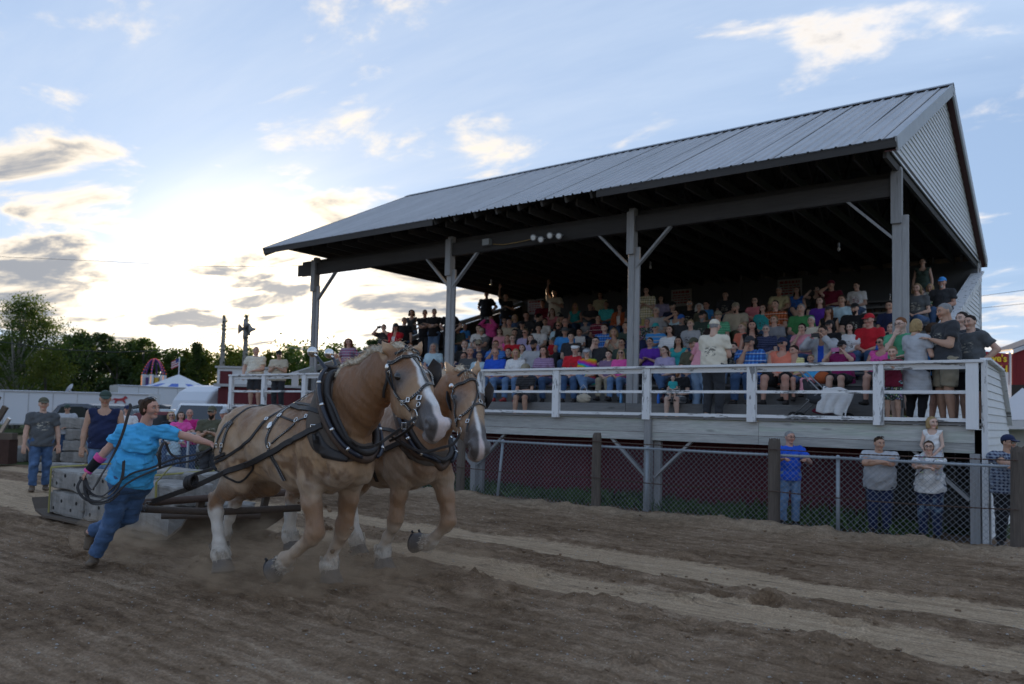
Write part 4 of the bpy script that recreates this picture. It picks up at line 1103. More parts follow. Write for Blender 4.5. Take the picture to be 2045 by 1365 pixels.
def fairground():
    e, A, d, s, L, zt = trailer('box_trailer', 'long plain white box trailer with a small red horse emblem', -140, 300, 44, 46, (777, 783), 2.6, 9)
    # red running-horse emblem on its side
    c = onD = atD(237, 799, 45.4) - s * .25
    hp = [(-.42, .02), (-.30, .12), (-.05, .10), (.15, .14), (.26, .26), (.36, .22), (.42, .12), (.30, .10), (.24, .02), (.34, -.14), (.26, -.16), (.14, -.02), (-.12, -.03), (-.20, -.16), (-.30, -.16), (-.24, -.02), (-.34, .04), (-.46, -.06)]
    t_ = np.array((*c[:2], c[2])); k = ((t_ - A) @ s); t_ = t_ - s * (k + .03); MB().prism([t_ + d * x + np.array((0, 0, z)) for x, z in hp], -s * .01).build('emblem', plain('emblem_red', (.35, .03, .04), .6), e)
    # dish on its roof
    p = atD(141, 776, 45.5); q = empty('satellite_dish', p); o = MB().lathe([(.001, .0), (.15, .02), (.28, .08), (.285, .085), (.15, .03), (.001, .012)], 16).build('reflector', M_trailer, q, smooth=True); o.rotation_euler = (.2, -1.0, .5); MB().tube([(0, 0, -.35), (0, 0, .03)], .03, 6).build('mast', M_trim, q); tag(q, 'small white dish on the roof of the long trailer', 'dish')
    trailer('box_trailer', 'taller white trailer with a rounded silver front corner behind the driver', 238, 430, 54, 58, (768, 775), 2.6, 5)
    # round-nosed camper
    D = 30; P = [(-.0, .6)] ; a = atD(408, 741, D); b_ = atD(560, 741, D + 3); z1 = atD(440, 767, D)[2]; dd = unit((b_ - a) * np.array((1, 1, 0))); ss = np.array((-dd[1], dd[0], 0)); A = np.array((a[0], a[1], 0)); mb = MB()
    poly = [A + dd * x + np.array((0, 0, z)) for x, z in [(.05, .5), (-.02, 1.0), (.02, 1.5), (.16, 2.0), (.42, z1 - .28), (.8, z1 - .06), (1.2, z1), (4.5, z1), (4.5, .5)]]; mb.prism(poly, ss * 2.2); e = empty('camper_trailer', (0, 0, 0)); o = mb.build('shell', M_trailer, e); bevel(o, .12, 3)
    for x in (1.2, 1.7, 2.2): MB().ball if False else None; 
    for x in (.9, 1.3, 1.7):
        q = A + dd * x + ss * .3 + np.array((0, 0, z1)); MB().lathe([(.05, 0), (.05, .04), (.02, .06)], 8, q).build('marker_lamp', plain('amber_lens', (.5, .2, .03), .3), e)
    tag(e, 'white round-nosed camper trailer at the left end of the grandstand deck', 'camper'); wheel(e, A + dd * 2.6 + np.array((0, 0, .38)), ss)
    # cars
    def car(name, label, px, D, yroof, col, wpx, glass_tilt=0, rz=None, cat='car', pick=False):
        p = atD(px, 741, D); h_ = atD(px, yroof, D)[2]; Lc = 4.4; e = empty(name, (p[0], p[1], 0), rz if rz is not None else .2)
        M_ = plain('carpaint_' + str(col), col, .25, .2, var=.04, spec=.6); k = h_ / 1.5
        side = [(-2.2, .45), (-2.25, .8), (-2.1, 1.0), (-1.5, 1.02), (1.1, .98), (2.1, .86), (2.25, .7), (2.2, .4)]
        bd = MB().prism([(x, -.85, z * k) for x, z in side], (0, 1.7, 0)).build('body', M_, e); bevel(bd, .07, 3)
        cab = [(-1.75, 1.0), (-1.25, 1.44), (-.9, 1.5), (.25, 1.5), (.55, 1.45), (1.2, 1.0)] if not pick else [(-.6, 1.0), (-.45, 1.48), (.3, 1.5), (.55, 1.45), (1.2, 1.0)]
        V0 = [(x, -.80 + (z > 1.1) * .12, z * k) for x, z in cab]; V1 = [(x, .80 - (z > 1.1) * .12, z * k) for x, z in cab]; n = len(cab)
        cb = MB().add(V0 + V1, [tuple(range(n))[::-1], tuple(range(n, 2 * n))] + [(i, (i + 1) % n, n + (i + 1) % n, n + i) for i in range(n)]).build('cabin', M_, e); bevel(cb, .05, 2)
        for y in (-.762, .762):
            MB().prism([(x * .86 - .02, y + (-.012 if y < 0 else .012), z) for x, z in [(cab[0][0] + .35, 1.06 * k), (cab[1][0] + .25, 1.40 * k), (.3, 1.41 * k), (1.0, 1.06 * k)]], (0, .008, 0)).build('side_window', M_glass, e)
        MB().prism([(1.24, -.66, 1.03 * k), (1.24, .66, 1.03 * k), (.60, .58, 1.44 * k), (.60, -.58, 1.44 * k)], (.012, 0, .014)).build('windscreen', M_glass, e)
        b0, b1 = cab[0], cab[1]; MB().prism([(b0[0] - .01, -.62, 1.04 * k), (b0[0] - .01, .62, 1.04 * k), (b1[0] - .02, .56, 1.42 * k), (b1[0] - .02, -.56, 1.42 * k)], (-.012, 0, .012)).build('rear_window', M_glass, e)
        for x in (-1.4, 1.4):
            for y in (-.78, .78): wheel(e, (x, y, .34), (0, 1 if y > 0 else -1, 0), .34)
        for y in (-.6, .6): MB().box(2.18, 2.26, y - .14, y + .14, .62 * k, .74 * k).build('headlight', M_chrome, e)
        tag(e, label, cat, 'vehicles parked behind the track'); return e
    car('parked_car', 'dark blue parked car behind the person in a black tank top', 205, 26, 806, (.02, .025, .04), 0, rz=.15)
    car('parked_car', 'pale silver parked car behind the pink-shirted onlookers', 352, 27, 817, (.40, .46, .48), 0, rz=.5)
    car('parked_car', 'dark red parked car nose-on beside the silver car', 372, 24, 822, (.12, .012, .02), 0, rz=.9)
    car('parked_truck', 'white pickup truck beside the camper trailer', 415, 24, 806, (.55, .58, .60), 0, rz=-.75, cat='truck', pick=True)
    car('parked_car', 'black car roof showing behind the silver car', 338, 34, 808, (.015, .016, .018), 0, rz=.3)
    # striped tent
    D = 76; ap = atD(357, 747, D); e = empty('striped_tent', (ap[0], ap[1], 0)); n = 24; R = 4.3; zr = 1.7 + (817 - 781) / 1589 * D
    blue = plain('tent_blue', (.03, .10, .42), .6); wht = plain('tent_white', (.60, .62, .64), .6)
    for i in range(n):
        a0, a1 = 2 * PI * i / n, 2 * PI * (i + 1) / n; P0 = np.array((0, 0, ap[2])); q = lambda a, r_, z: np.array((r_ * math.cos(a), r_ * math.sin(a), z)); m0, m1 = q(a0, R * .5, ap[2] * .5 + zr * .5 - .22), q(a1, R * .5, ap[2] * .5 + zr * .5 - .22)
        MB().prism([P0, m0, m1], (0, 0, -.02)).build('roof_panel', wht, e); MB().prism([m0, q(a0, R, zr), q(a1, R, zr), m1], (0, 0, -.02)).build('roof_panel', blue if i % 2 else wht, e)
        MB().prism([q(a0, R, zr), q(a0, R, zr - .35), q(a1, R, zr - .35), q(a1, R, zr)], (0.01, 0, 0)).build('valance', blue if i % 2 else wht, e)
        if i % 3 == 0: MB().tube([q(a0, R, 0), q(a0, R, zr)], .05, 6).build('pole', M_galv, e)
    tag(e, 'blue and white striped round tent beyond the trailers', 'tent')
    zp = atD(357, 712, D)[2]; e = empty('flag_pole', (ap[0], ap[1], 0)); MB().tube([(0, 0, ap[2] - .1), (0, 0, zp)], .05, 6).build('pole', M_trailer, e)
    fl = empty('x', (0, 0, 0)); bpy.data.objects.remove(fl); rt = AX_R * np.array((1, 1, 0)); rt = unit(rt)
    for i in range(7): MB().prism([np.array((0, 0, zp - .1 - i * .11)), -rt * .75 + np.array((0, 0, zp - .45 - i * .11)), -rt * .75 + np.array((0, 0, zp - .56 - i * .11)), np.array((0, 0, zp - .21 - i * .11))], (.01, .01, 0)).build('flag_stripe', plain('flag_red', (.35, .03, .04), .7) if i % 2 == 0 else plain('flag_white', (.5, .5, .5), .7), e)
    MB().prism([np.array((-.02, -.02, zp - .09)), -rt * .32 + np.array((-.02, -.02, zp - .24)), -rt * .32 + np.array((-.02, -.02, zp - .6)), np.array((-.02, -.02, zp - .45))], (.05, .05, 0)).build('flag_canton', plain('flag_blue', (.02, .03, .16), .7), e)
    tag(e, 'striped flag hanging on a pole above the tent', 'flag')
    # carnival ride with lit bulbs
    D = 82; e0 = atD(308, 741, D); e = empty('carnival_ride', (e0[0], e0[1], 0)); zt = atD(308, 717, D)[2]; zb = atD(308, 772, D)[2]; purple = plain('ride_purple', (.07, .03, .16), .5); yel = plain('ride_yellow', (.5, .33, .03), .5)
    red_l = plain('bulb_red', (.6, .1, .05), .4, emit=(1, .12, .06), estr=.12); or_l = plain('bulb_orange', (.9, .4, .1), .4, emit=(1, .35, .1), estr=.15)
    for i in range(6):
        a = 2 * PI * i / 6 + .3; c, s_ = math.cos(a), math.sin(a); MB().box(c * 1.0 - .16, c * 1.0 + .16, s_ - .16, s_ + .16, 0, zt - 1.6).build('tower_leg', M_trailer, e)
        MB().tube([(c * t_ * 1.05, s_ * t_ * 1.05, zt - 1.5 * t_ ** 2.2) for t_ in np.linspace(.05, 1, 8)], .08, 6).build('dome_rib', purple, e)
        mb = MB()
        for t_ in np.linspace(.12, 1, 9): mb.lathe([(.015, -.05), (.05, 0), (.015, .05)], 6, (c * t_ * 1.17, s_ * t_ * 1.17, zt - 1.5 * t_ ** 2.2 + .05))
        mb.build('bulb_string', red_l, e)
        mb = MB()
        for z in np.linspace(zb - .3, zt - 1.8, 9): mb.lathe([(.02, -.06), (.06, 0), (.02, .06)], 6, (c * 1.2, s_ * 1.2, z))
        mb.build('bulb_string', or_l, e)
    for i in range(6): a = 2 * PI * (i + .5) / 6 + .3; MB().box(.7 * math.cos(a) - .2, .7 * math.cos(a) + .2, .7 * math.sin(a) - .2, .7 * math.sin(a) + .2, zb - .6, zt - 1.9).build('gondola', yel if i % 2 else purple, e)
    tag(e, 'carnival ride tower with red and orange bulbs lit', 'carnival ride')
    # utility poles
    for px, yt, lb, D in ((443, 632, 'weathered utility pole with vines, bare at the top', 46), (488, 630, 'utility pole carrying a grey loudspeaker cluster', 44)):
        p = atD(px, 741, D); zt = atD(px, yt, D)[2]; e = empty('utility_pole', (p[0], p[1], 0)); MB().tube([(0, 0, -.3), (0, 0, 3.6), (0, 0, zt)], [.17, .15, .09], 10).build('pole', M_birch, e)
        r = np.random.default_rng(int(px)); V, F = leaf_cards(r, np.array([(0, 0, z) for z in np.linspace(zt * .62, zt, 12)]), np.full(12, .16), 26, .07); o = link_mesh('vine', mesh_np('vine', V, F), M_leafd, e)
        if px == 488:
            zc = atD(px, 657, D)[2]; rt = unit(AX_R * np.array((1, 1, 0)))
            for q, (u, v) in enumerate(((.0, .25), (-.28, 0), (.28, .0), (0, -.28))):
                o = MB().lathe([(.06, .35), (.10, .2), (.30, 0), (.32, -.02)], 14, axis='y').build('loudspeaker', plain('speaker_grey', (.24, .23, .22), .6), e, smooth=True); c = rt * u + np.array((0, 0, zc + v)); o.location = (c[0] + .15, c[1] - .25, c[2]); o.rotation_euler = (.0, 0, -.5)
        tag(e, lb, 'pole')
    def wire(name, lb, pts, r_=.012):
        o = MB().tube([np.asarray(p) for p in pts], r_, 4, cap=False).build(name, M_blackpl); tag(o, lb, 'wire')
    wire('overhead_wire', 'thin overhead wire running from the left to the outer roof post', [atD(px, py, D) for px, py, D in ((-200, 508, 40), (0, 512, 38), (200, 521, 34), (400, 531, 30), (560, 532, 27), (640, 527, 25.5))], .008)
    wire('overhead_wire', 'slack wire in front of the big left tree', [atD(px, py, 42) for px, py in ((-100, 665), (0, 682), (110, 697), (230, 703), (330, 699), (440, 662))], .02)
    wire('overhead_wire', 'wire rising from the loudspeaker pole to the grandstand', [atD(px, py, D) for px, py, D in ((490, 672, 44), (540, 687, 40), (600, 697, 36), (640, 701, 32))], .014)
    wire('overhead_wire', 'upper wire in the sky right of the grandstand', [atD(px, py, D) for px, py, D in ((1957, 591, 40), (2045, 579, 38), (2200, 560, 36))], .010)
    wire('overhead_wire', 'lower wire in the sky right of the grandstand', [atD(px, py, D) for px, py, D in ((1957, 615, 40), (2045, 606, 38), (2200, 590, 36))], .010)
    # small shed with dark red door behind the deck end
    p = atD(470, 741, 40); zt = atD(470, 735, 40)[2]; e = empty('shed', (p[0], p[1], 0), .65); MB().box(-.9, 1.6, 0, 2, 0, zt).build('wall', M_clap, e); MB().box(-1.0, 1.7, -.1, 2.1, zt, zt + .1).build('roof', M_trim, e); MB().box(-.75, -.15, -.05, -.01, 0, zt - .15).build('door', M_redwall, e); tag(e, 'white shed with a dark door behind the left deck end', 'shed')
    p = atD(535, 741, 30); e = empty('red_shed', (p[0], p[1], 0), .6)
    x = -1.8
    while x < 2.6: MB().box(x, x + .22, 0, .03, 0, 2.55).build('wall_board', M_redwall, e); x += .225
    MB().box(-1.9, 2.7, .05, 2.5, 0, 2.5).build('inner_wall', M_redwall, e); MB().box(-2.0, 2.8, -.15, 2.6, 2.55, 2.65).build('roof', M_trim, e); tag(e, 'dark red boarded shed seen through the left deck railing', 'shed')
fairground()
def right_side():
    # food-stall sign, barn and marquee right of the stand
    D = 27; c = atD(1988, 738, D); e = empty('stall_sign', (0, 0, 0)); rt = unit(AX_R * np.array((1, 1, 0))); nf = np.array((AX_F[0], AX_F[1], 0)); nf = unit(nf)
    q = lambda px, py, o=0: atD(px, py, D - o)
    red = plain('sign_panel_red', (.27, .012, .025), .5); yel = plain('sign_yellow', (.75, .55, .02), .5)
    MB().prism([q(1955, 700), q(2016, 706), q(2016, 768), q(1955, 768)], nf * .1).build('panel', red, e)
    MB().prism([q(2014, 704), q(2020, 704), q(2020, 900), q(2014, 900)], nf * .16).build('post', M_trailer, e)
    def text(t_, px, py, hpx, font=None):
        cu = bpy.data.curves.new('t', 'FONT'); cu.body = t_; cu.size = hpx * D / FPX * 1.42; cu.align_x = 'RIGHT'; cu.extrude = .012; cu.offset = .006
        o = bpy.data.objects.new('lettering', cu); COL.objects.link(o); dg = bpy.context.evaluated_depsgraph_get(); me = bpy.data.meshes.new_from_object(o.evaluated_get(dg)); bpy.data.objects.remove(o)
        k = link_mesh('lettering', me, yel, e); p = q(px, py, .05); k.matrix_local = mat4(np.stack([rt, np.array((0, 0, 1.0)), np.cross(rt, (0, 0, 1.0))], 1), p)
    text("Steve's", 2011, 722, 14); text('FRENCH', 2013, 745, 16); text('FRIES', 2013, 766, 15)
    MB().prism([q(2000, 742, .25), q(2014, 743, .25), q(2014, 785, .25), q(2000, 783, .25)], nf * .1).build('blank_board', M_trailer, e)
    tag(e, 'red food stall sign with yellow lettering beside the barn', 'sign')
    D = 31; e = empty('red_barn', (0, 0, 0)); q = lambda px, py: atD(px, py, D)
    M_barn = wood('barn_red', (.17, .022, .028), 'Z', contrast=.2, knots=False)
    for i in range(40):
        x0 = 2021 + i * 9; yt = 704 - (i * 9 + 4) * .36 if i < 20 else 704 - 20 * 9 * .36 + (i - 20) * 9 * .36
        MB().prism([q(x0, yt), q(x0 + 8.7, yt - 3), q(x0 + 8.7, 768), q(x0, 768)], nf * .06).build('wall_board', M_barn, e)
    MB().prism([q(2019, 706), q(2205, 638), q(2205, 631), q(2019, 699)], -nf * .12).build('rake_board', M_trailer, e); MB().prism([q(2022, 699), q(2205, 632), q(2205, 628), q(2022, 696)], nf * 1.5).build('roof', plain('barn_roof', (.12, .12, .125), .6), e)
    MB().prism([q(2018, 768), q(2380, 768), q(2380, 900), q(2018, 900)], nf * .05 + nf * 2).build('shade_slab', plain('painted_interior_shade', (.03, .028, .028), .9), e); tag(e, 'dark red barn with white rake board right of the grandstand', 'barn')  # solid slab painted dark for the shaded opening under the barn wall
    D = 24; e = empty('marquee', (0, 0, 0)); q = lambda px, py, o=0: atD(px, py, D + o); can = plain('canopy_white', (.60, .60, .62), .7, var=.05)
    a = q(2042, 774, 1.5); cs = [q(1966, 838), q(2118, 838), q(2130, 836, 3.4), q(1978, 832, 3.4)]
    for i in range(4): MB().prism([a, cs[i], cs[(i + 1) % 4]], (0, 0, -.015)).build('canopy', can, e)
    for i in range(4):
        c0, c1 = cs[i], cs[(i + 1) % 4]; dz = np.array((0, 0, -.28)); MB().prism([c0, c0 + dz, c1 + dz, c1], nf * .01).build('valance', can, e); MB().tube([(c0[0], c0[1], 0), c0], .025, 6).build('leg', M_galv, e)
    MB().prism([cs[2] + np.array((0, 0, -.25)), cs[3] + np.array((0, 0, -.25)), np.array((cs[3][0], cs[3][1], .1)), np.array((cs[2][0], cs[2][1], .1))], nf * .01).build('rear_wall', can, e)
    tag(e, 'white peaked marquee canopy beside the grandstand stair', 'marquee')
right_side()
def concrete_yard():
    """stacked block walls and rusty machine on the far side of the track"""
    def block(c, sx, sy, sz, rz, group, label):
        o = link_mesh('concrete_block', rough_block(sx, sy, sz, len(label) + c[0]), M_conc); o.location = c; o.rotation_euler = (0, 0, rz); tag(o, label, 'block', group); return o
    D = 24; rr = random.Random(2)
    g = 'blocks stacked in the far yard'
    base = atD(118, 741, D); rt = unit(AX_R * np.array((1, 1, 0))); bk = unit(AX_F * np.array((1, 1, 0))); rz = math.atan2(rt[1], rt[0])
    spec = [(-.75, 0, 0), (-.35, 0, 0), (.05, 0, 0), (.75, 0, 0), (-.55, 0, 1), (-.15, 0, 1), (.8, 0, 1), (-.4, .05, 2), (.0, .05, 2), (.85, .02, 2), (.55, .1, 3), (-.25, .1, 3)]
    names = ['bottom course', 'second course', 'third course', 'top course']
    for i, (x, y, k) in enumerate(spec):
        p = base + rt * x + bk * y; sx = .38 if x < .3 else .85
        block((p[0], p[1], .0 + k * .335), sx, .6, .33, rz + rr.uniform(-.06, .06), g, 'rough concrete block, %s, %s of the far yard stack' % ('long' if x > .3 else 'stubby end-on %s' % {-.75: 'outermost', -.35: 'second', .05: 'innermost', -.55: 'outer', -.15: 'inner', -.4: 'outer', .0: 'inner', -.25: 'single'}[x], names[k]))
    p = atD(22, 741, 23.5); 
    for i in range(3):
        q = p + rt * (i * .42 - .1) + bk * .2 * i; block((q[0], q[1], 0), .40, .5, .36 + .1 * i, rz + .1 * i, g, '%s concrete block standing in grass beside the far yard stack' % ['lowest', 'middle-sized', 'tallest'][i])
    p = atD(128, 741, 20.5); block((p[0], p[1], 0), 1.2, .5, .22, rz - .1, g, 'long low concrete slab in front of the far yard stack')
    p = atD(268, 741, 15.5); block((p[0], p[1], 0), .85, .5, .62, rz + .1, g, 'concrete block standing behind the driver')
    # rusty machine at the left
    e0 = atD(5, 741, 22); e = empty('steel_machine', (e0[0], e0[1], 0), rz); rust = plain('machine_rust', (.06, .03, .022), .8, .2, var=.4)
    MB().box(-2.2, .42, -.2, .2, .05, .72).build('main_beam', rust, e); MB().beam((-.35, 0, .7), (.15, 0, 1.62), .14, .1, up=(0, 1, 0)).build('arm', M_steel, e); MB().beam((-.05, 0, .72), (.28, -.02, 1.3), .09, .08, up=(0, 1, 0)).build('hydraulic_arm', M_chrome, e); MB().beam((-.6, .05, .7), (-.1, .05, 1.9), .12, .1, up=(0, 1, 0)).build('arm', M_steel, e); MB().box(.1, .45, -.12, .12, .72, .9).build('bracket', M_steel, e)
    tag(e, 'rusty steel beam with raised arms at the track edge', 'machine')
    # low chain-link pen and pail behind the onlookers
    e = empty('pen_fence', (0, 0, 0)); a, c = atD(300, 741, 18), atD(470, 741, 17); zt = 1.15; A = np.array((a[0], a[1], 0)); Cc = np.array((c[0], c[1], 0)); d = unit(Cc - A); L = np.linalg.norm(Cc - A)
    MB().tube([A + (0, 0, zt), Cc + (0, 0, zt)], .022, 8).build('top_rail', M_galv, e, smooth=True)
    for t in (0, .5, 1): p = A + d * L * t; MB().tube([p, p + (0, 0, zt)], .028, 8).build('post', M_galv, e, smooth=True)
    mb = MB(); k = 0
    while k * .09 < L + zt:
        for fam in (1, -1):
            x = k * .09 - (zt if fam == 1 else 0); t0 = max(0, -x if fam == 1 else x - L); t1 = min(zt, (L - x) if fam == 1 else x)
            if t1 - t0 > .05: mb.tube([A + d * (x + fam * t0) + np.array((0, 0, t0)), A + d * (x + fam * t1) + np.array((0, 0, t1))], .0024, 4, cap=False)
        k += 1
    mb.build('wire_mesh', M_wire, e, fix=False)['kind'] = 'stuff'; tag(e, 'low chain-link fence behind the driver with onlookers leaning on it', 'fence')
concrete_yard()
# ------------------------------------------------------------------ the draft horses
M_coat = attrmat('horse_coat', 0.48, 0.012, spec=0.5, var=0.28, nscale=7.0, sheen=0.1, hair=(1, 1, .22))
M_hoof = plain('hoof_horn', (0.12, 0.11, 0.105), 0.7, var=0.35, scale=14, bmp=0.003, bscale=50)
M_shoe = plain('horseshoe_iron', (0.045, 0.045, 0.05), 0.5, 0.7, var=0.2)
M_mane = attrmat('mane_hair', 0.8, 0.01, var=0.2, nscale=30, hair=(6, 6, 1.2))
M_eyeh = plain('horse_eye', (0.012, 0.008, 0.006), 0.06, spec=0.8)
def plane_hit(px, py, p0, n):
    d = pray(px, py); n = np.asarray(n, float); return CAMP + d * (((p0 - CAMP) @ n) / (d @ n))
class Horse: pass
def make_horse(name, label, y0, dx, joints, head, coat, seed):
    """joints give each leg's chain in world X/Z; dx shifts the standard trunk along the track"""
    h = Horse(); S = Sdf(); h.S = S; h.y0 = y0
    st = [(-7.60, 1.27, .20, .27), (-7.36, 1.33, .32, .39), (-6.98, 1.36, .325, .365), (-6.46, 1.315, .345, .405), (-6.08, 1.36, .30, .43), (-5.84, 1.33, .235, .33)]
    st = [(x + dx, z + head.get('dz', 0) * min(1, max(0, (x + 7.3) / 1.3)), a, b_) for x, z, a, b_ in st]
    for p, q in zip(st[:-1], st[1:]):
        S.cone((p[0], y0, p[1]), (q[0], y0, q[1]), (p[2], p[3]), (q[2], q[3]), .10, side=(0, 1, 0))
    zz = head.get('dz', 0)
    S.ball((-6.20 + dx, y0, 1.74 + zz), (.10, .30, .12), .12, side=(0, 1, 0))
    for s_ in (-1, 1):
        S.ball((-7.30 + dx, y0 + s_ * .175, 1.28), (.17, .28, .35), .10, side=(0, 1, 0))
        S.ball((-5.99 + dx, y0 + s_ * .185, 1.38 + zz), (.135, .22, .35), .08, side=(0, 1, 0))
        S.ball((-5.76 + dx, y0 + s_ * .12, 1.17 + zz), (.13, .15, .17), .08, side=(0, 1, 0))
        # muscle lines: behind the shoulder, at the flank fold, down the thigh, breast groove
        S.cone((-6.24 + dx, y0 + s_ * .36, 1.62 + zz), (-6.18 + dx, y0 + s_ * .335, 1.08 + zz), .022, .030, .07, neg=True)
        S.cone((-7.00 + dx, y0 + s_ * .37, 1.30), (-6.98 + dx, y0 + s_ * .29, 1.0), .02, .035, .07, neg=True)
        S.cone((-7.62 + dx, y0 + s_ * .31, 1.42), (-7.44 + dx, y0 + s_ * .37, 1.02), .015, .02, .05, neg=True)
        S.cone((-5.90 + dx, y0 + s_ * .30, 1.50 + zz), (-5.80 + dx, y0 + s_ * .26, 1.12 + zz), .012, .018, .05, neg=True)
        S.ball((-6.10 + dx, y0 + s_ * .22, 1.14 + zz), (.085, .13, .16), .05, side=(0, 1, 0))
        S.ball((-7.16 + dx, y0 + s_ * .23, 1.08), (.10, .16, .17), .06, side=(0, 1, 0))
    S.cone((-5.60 + dx, y0, 1.30 + zz), (-5.66 + dx, y0, 1.00 + zz), .014, .02, .05, neg=True) if False else None
    nb = head['neck']
    for p, q in zip(nb[:-1], nb[1:]):
        S.cone((p[0], y0 + p[4], p[1]), (q[0], y0 + q[4], q[1]), (p[2], p[3]), (q[2], q[3]), .09, side=(0, 1, 0))
    # legs
    h.hooves = []
    for chain, sy, hoofdir in joints:
        pts = [(np.array((x + 0, y0 + sy + yy, z)), r) for x, yy, z, r in chain]
        for (p, r), (q, r2) in zip(pts[:-1], pts[1:]): S.cone(p, q, r, r2, .036, side=(0, 1, 0))
        h.hooves.append((pts[-1][0], unit(hoofdir), sy))
    # head frame
    yw = math.radians(head['yaw']); hd = np.array([math.cos(yw), -math.sin(yw), 0]); lat = np.array([math.sin(yw), math.cos(yw), 0])
    P0 = onY(*head['poll'], y0 + head.get('py', 0)); N = plane_hit(*head['nose'], P0, lat)
    e1 = unit(N - P0); L = np.linalg.norm(N - P0); e3 = np.cross(lat, e1)
    if e3 @ hd < 0: e3 = -e3
    u = L / .80
    h.P0, h.e1, h.e2, h.e3, h.u, h.L = P0, e1, lat, e3, u, L
    H_ = lambda a, l, w_: P0 + (e1 * a + lat * l + e3 * w_) * u
    h.H = H_
    S.cone(H_(.05, 0, -.11), H_(.30, 0, -.125), (.105 * u, .12 * u), (.115 * u, .145 * u), .05, side=lat)
    S.cone(H_(.30, 0, -.12), H_(.56, 0, -.085), (.105 * u, .13 * u), (.074 * u, .088 * u), .05, side=lat)
    S.cone(H_(.56, 0, -.085), H_(.71, 0, -.088), (.066 * u, .080 * u), (.074 * u, .078 * u), .03, side=lat)
    S.cone(H_(.10, 0, -.005), H_(.62, 0, -.015), .03 * u, .028 * u, .04)
    for s_ in (-1, 1):
        S.ball(H_(.25, s_ * .055, -.235), np.array((.052, .13, .12)) * u, .05, side=lat, up=e3)
        S.cone(H_(.36, s_ * .045, -.22), H_(.60, s_ * .03, -.165), .055 * u, .04 * u, .05)
        S.ball(H_(.215, s_ * .098, -.055), np.array((.034, .055, .032)) * u, .03, side=lat, up=e3)
        S.cone(H_(.30, s_ * .085, -.10), H_(.46, s_ * .07, -.10), .022 * u, .018 * u, .03)
        S.ball(H_(.725, s_ * .062, -.055), np.array((.030, .05, .040)) * u, .02, side=lat, up=e3)
        S.ball(H_(.732, s_ * .090, -.058), np.array((.024, .034, .022)) * u, .008, side=lat, up=e3, neg=True)
        # ears
        b0 = H_(-.015, s_ * .075, -.05); tip = onD = plane_hit(*head['ears'][0 if s_ < 0 else 1], H_(-.1, s_ * .11, -.05), AX_F)
        mid = b0 * .5 + tip * .5
        S.cone(b0, mid, (.030 * u, .028 * u), (.037 * u, .026 * u), .02, side=hd * .3 + lat); S.cone(mid, tip, (.037 * u, .026 * u), (.008, .008), .015, side=hd * .3 + lat)
        fr = unit(np.cross(tip - b0, lat)); fr = fr if fr @ AX_F < 0 else -fr
        S.cone(b0 * .75 + tip * .25 + fr * .048 * u, b0 * .12 + tip * .88 + fr * .02 * u, (.020 * u, .026 * u), (.005, .012), .01, side=lat, neg=True)
    S.ball(H_(.70, 0, -.185), np.array((.06, .06, .038)) * u, .03, side=lat, up=e3)
    S.ball(H_(.755, 0, -.10), np.array((.058, .030, .060)) * u, .03, side=lat, up=e3)
    # mouth line
    S.cone(H_(.60, -.12, -.150), H_(.80, -.12, -.158), .010 * u, .010 * u, .012, neg=True)
    S.cone(H_(.60, .12, -.150), H_(.80, .12, -.158), .010 * u, .010 * u, .012, neg=True)
    S.ball(H_(.03, 0, -.02), np.array((.06, .10, .05)) * u, .05, side=lat, up=e3)
    dd_ = np.array(((1, .4, .2), (-.3, 1, .35), (.2, -.5, .5))); S.post.append(wrinkle(.0055, 23, seed * 1.7, dd_)); S.post.append(wrinkle(.0025, 55, seed, dd_))
    V, Fq = S.mesh(.0150)
    S.post.clear()
    # fine relief of muscle and skin folds
    me = mesh_np('horse', V, Fq, True)
    nrm = np.zeros(len(V) * 3, np.float32); me.vertices.foreach_get('normal', nrm); nrm = nrm.reshape(-1, 3)
    base = np.array([(-6.7 + dx), y0, 0.0])
    C = coat(h, V, nrm)
    root = empty(name, base); tag(root, label, 'horse')
    me.vertices.foreach_set('co', (V - base).astype(np.float32).ravel()); me.update()
    set_col(me, C)
    body = link_mesh('body', me, M_coat, root)
    h.root, h.base = root, base
    # hooves with iron shoes
    for p, d, sy in h.hooves:
        sx = unit(np.cross(d, (0, 1, 0))); sx = sx if sx[0] > -.2 else -sx; sd_ = np.cross(d, sx)
        prof = [(.00, .086), (.03, .094), (.085, .112), (.118, .118)]
        mb = MB(); n = 18; VV = []; FF = []
        for t, r in prof:
            for k in range(n):
                a = 2 * PI * k / n; fx = math.cos(a); rr = r * (1.10 if fx > 0 else .92 - .12 * (abs(math.sin(a)) < .3))
                VV.append(p - base + d * (t - .01) + sx * fx * rr + sd_ * math.sin(a) * r * .98 + sx * t * .22)
        for i in range(3):
            for k in range(n): FF.append((i * n + k, i * n + (k + 1) % n, (i + 1) * n + (k + 1) % n, (i + 1) * n + k))
        FF.append(tuple(range(3 * n, 4 * n))); FF.append(tuple(range(n))[::-1])
        hf = mb.add(VV, FF).build('hoof', M_hoof, root, smooth=True)
        md = hf.modifiers.new('es', 'EDGE_SPLIT'); md.split_angle = .7
        cnt = p - base + d * .114 + sx * .026
        arc = [cnt + sx * math.cos(a) * .112 + sd_ * math.sin(a) * .104 for a in np.linspace(-2.5, 2.5, 22)]
        MB().tube(arc, .014, 6).build('horseshoe', M_shoe, hf, smooth=True)
        heel = cnt - sx * .10
        for q in (-1, 1): MB().tube([heel + sd_ * q * .055, heel + sd_ * q * .055 - sx * .025 + d * .02], .013, 6).build('calk', M_shoe, hf, smooth=True)
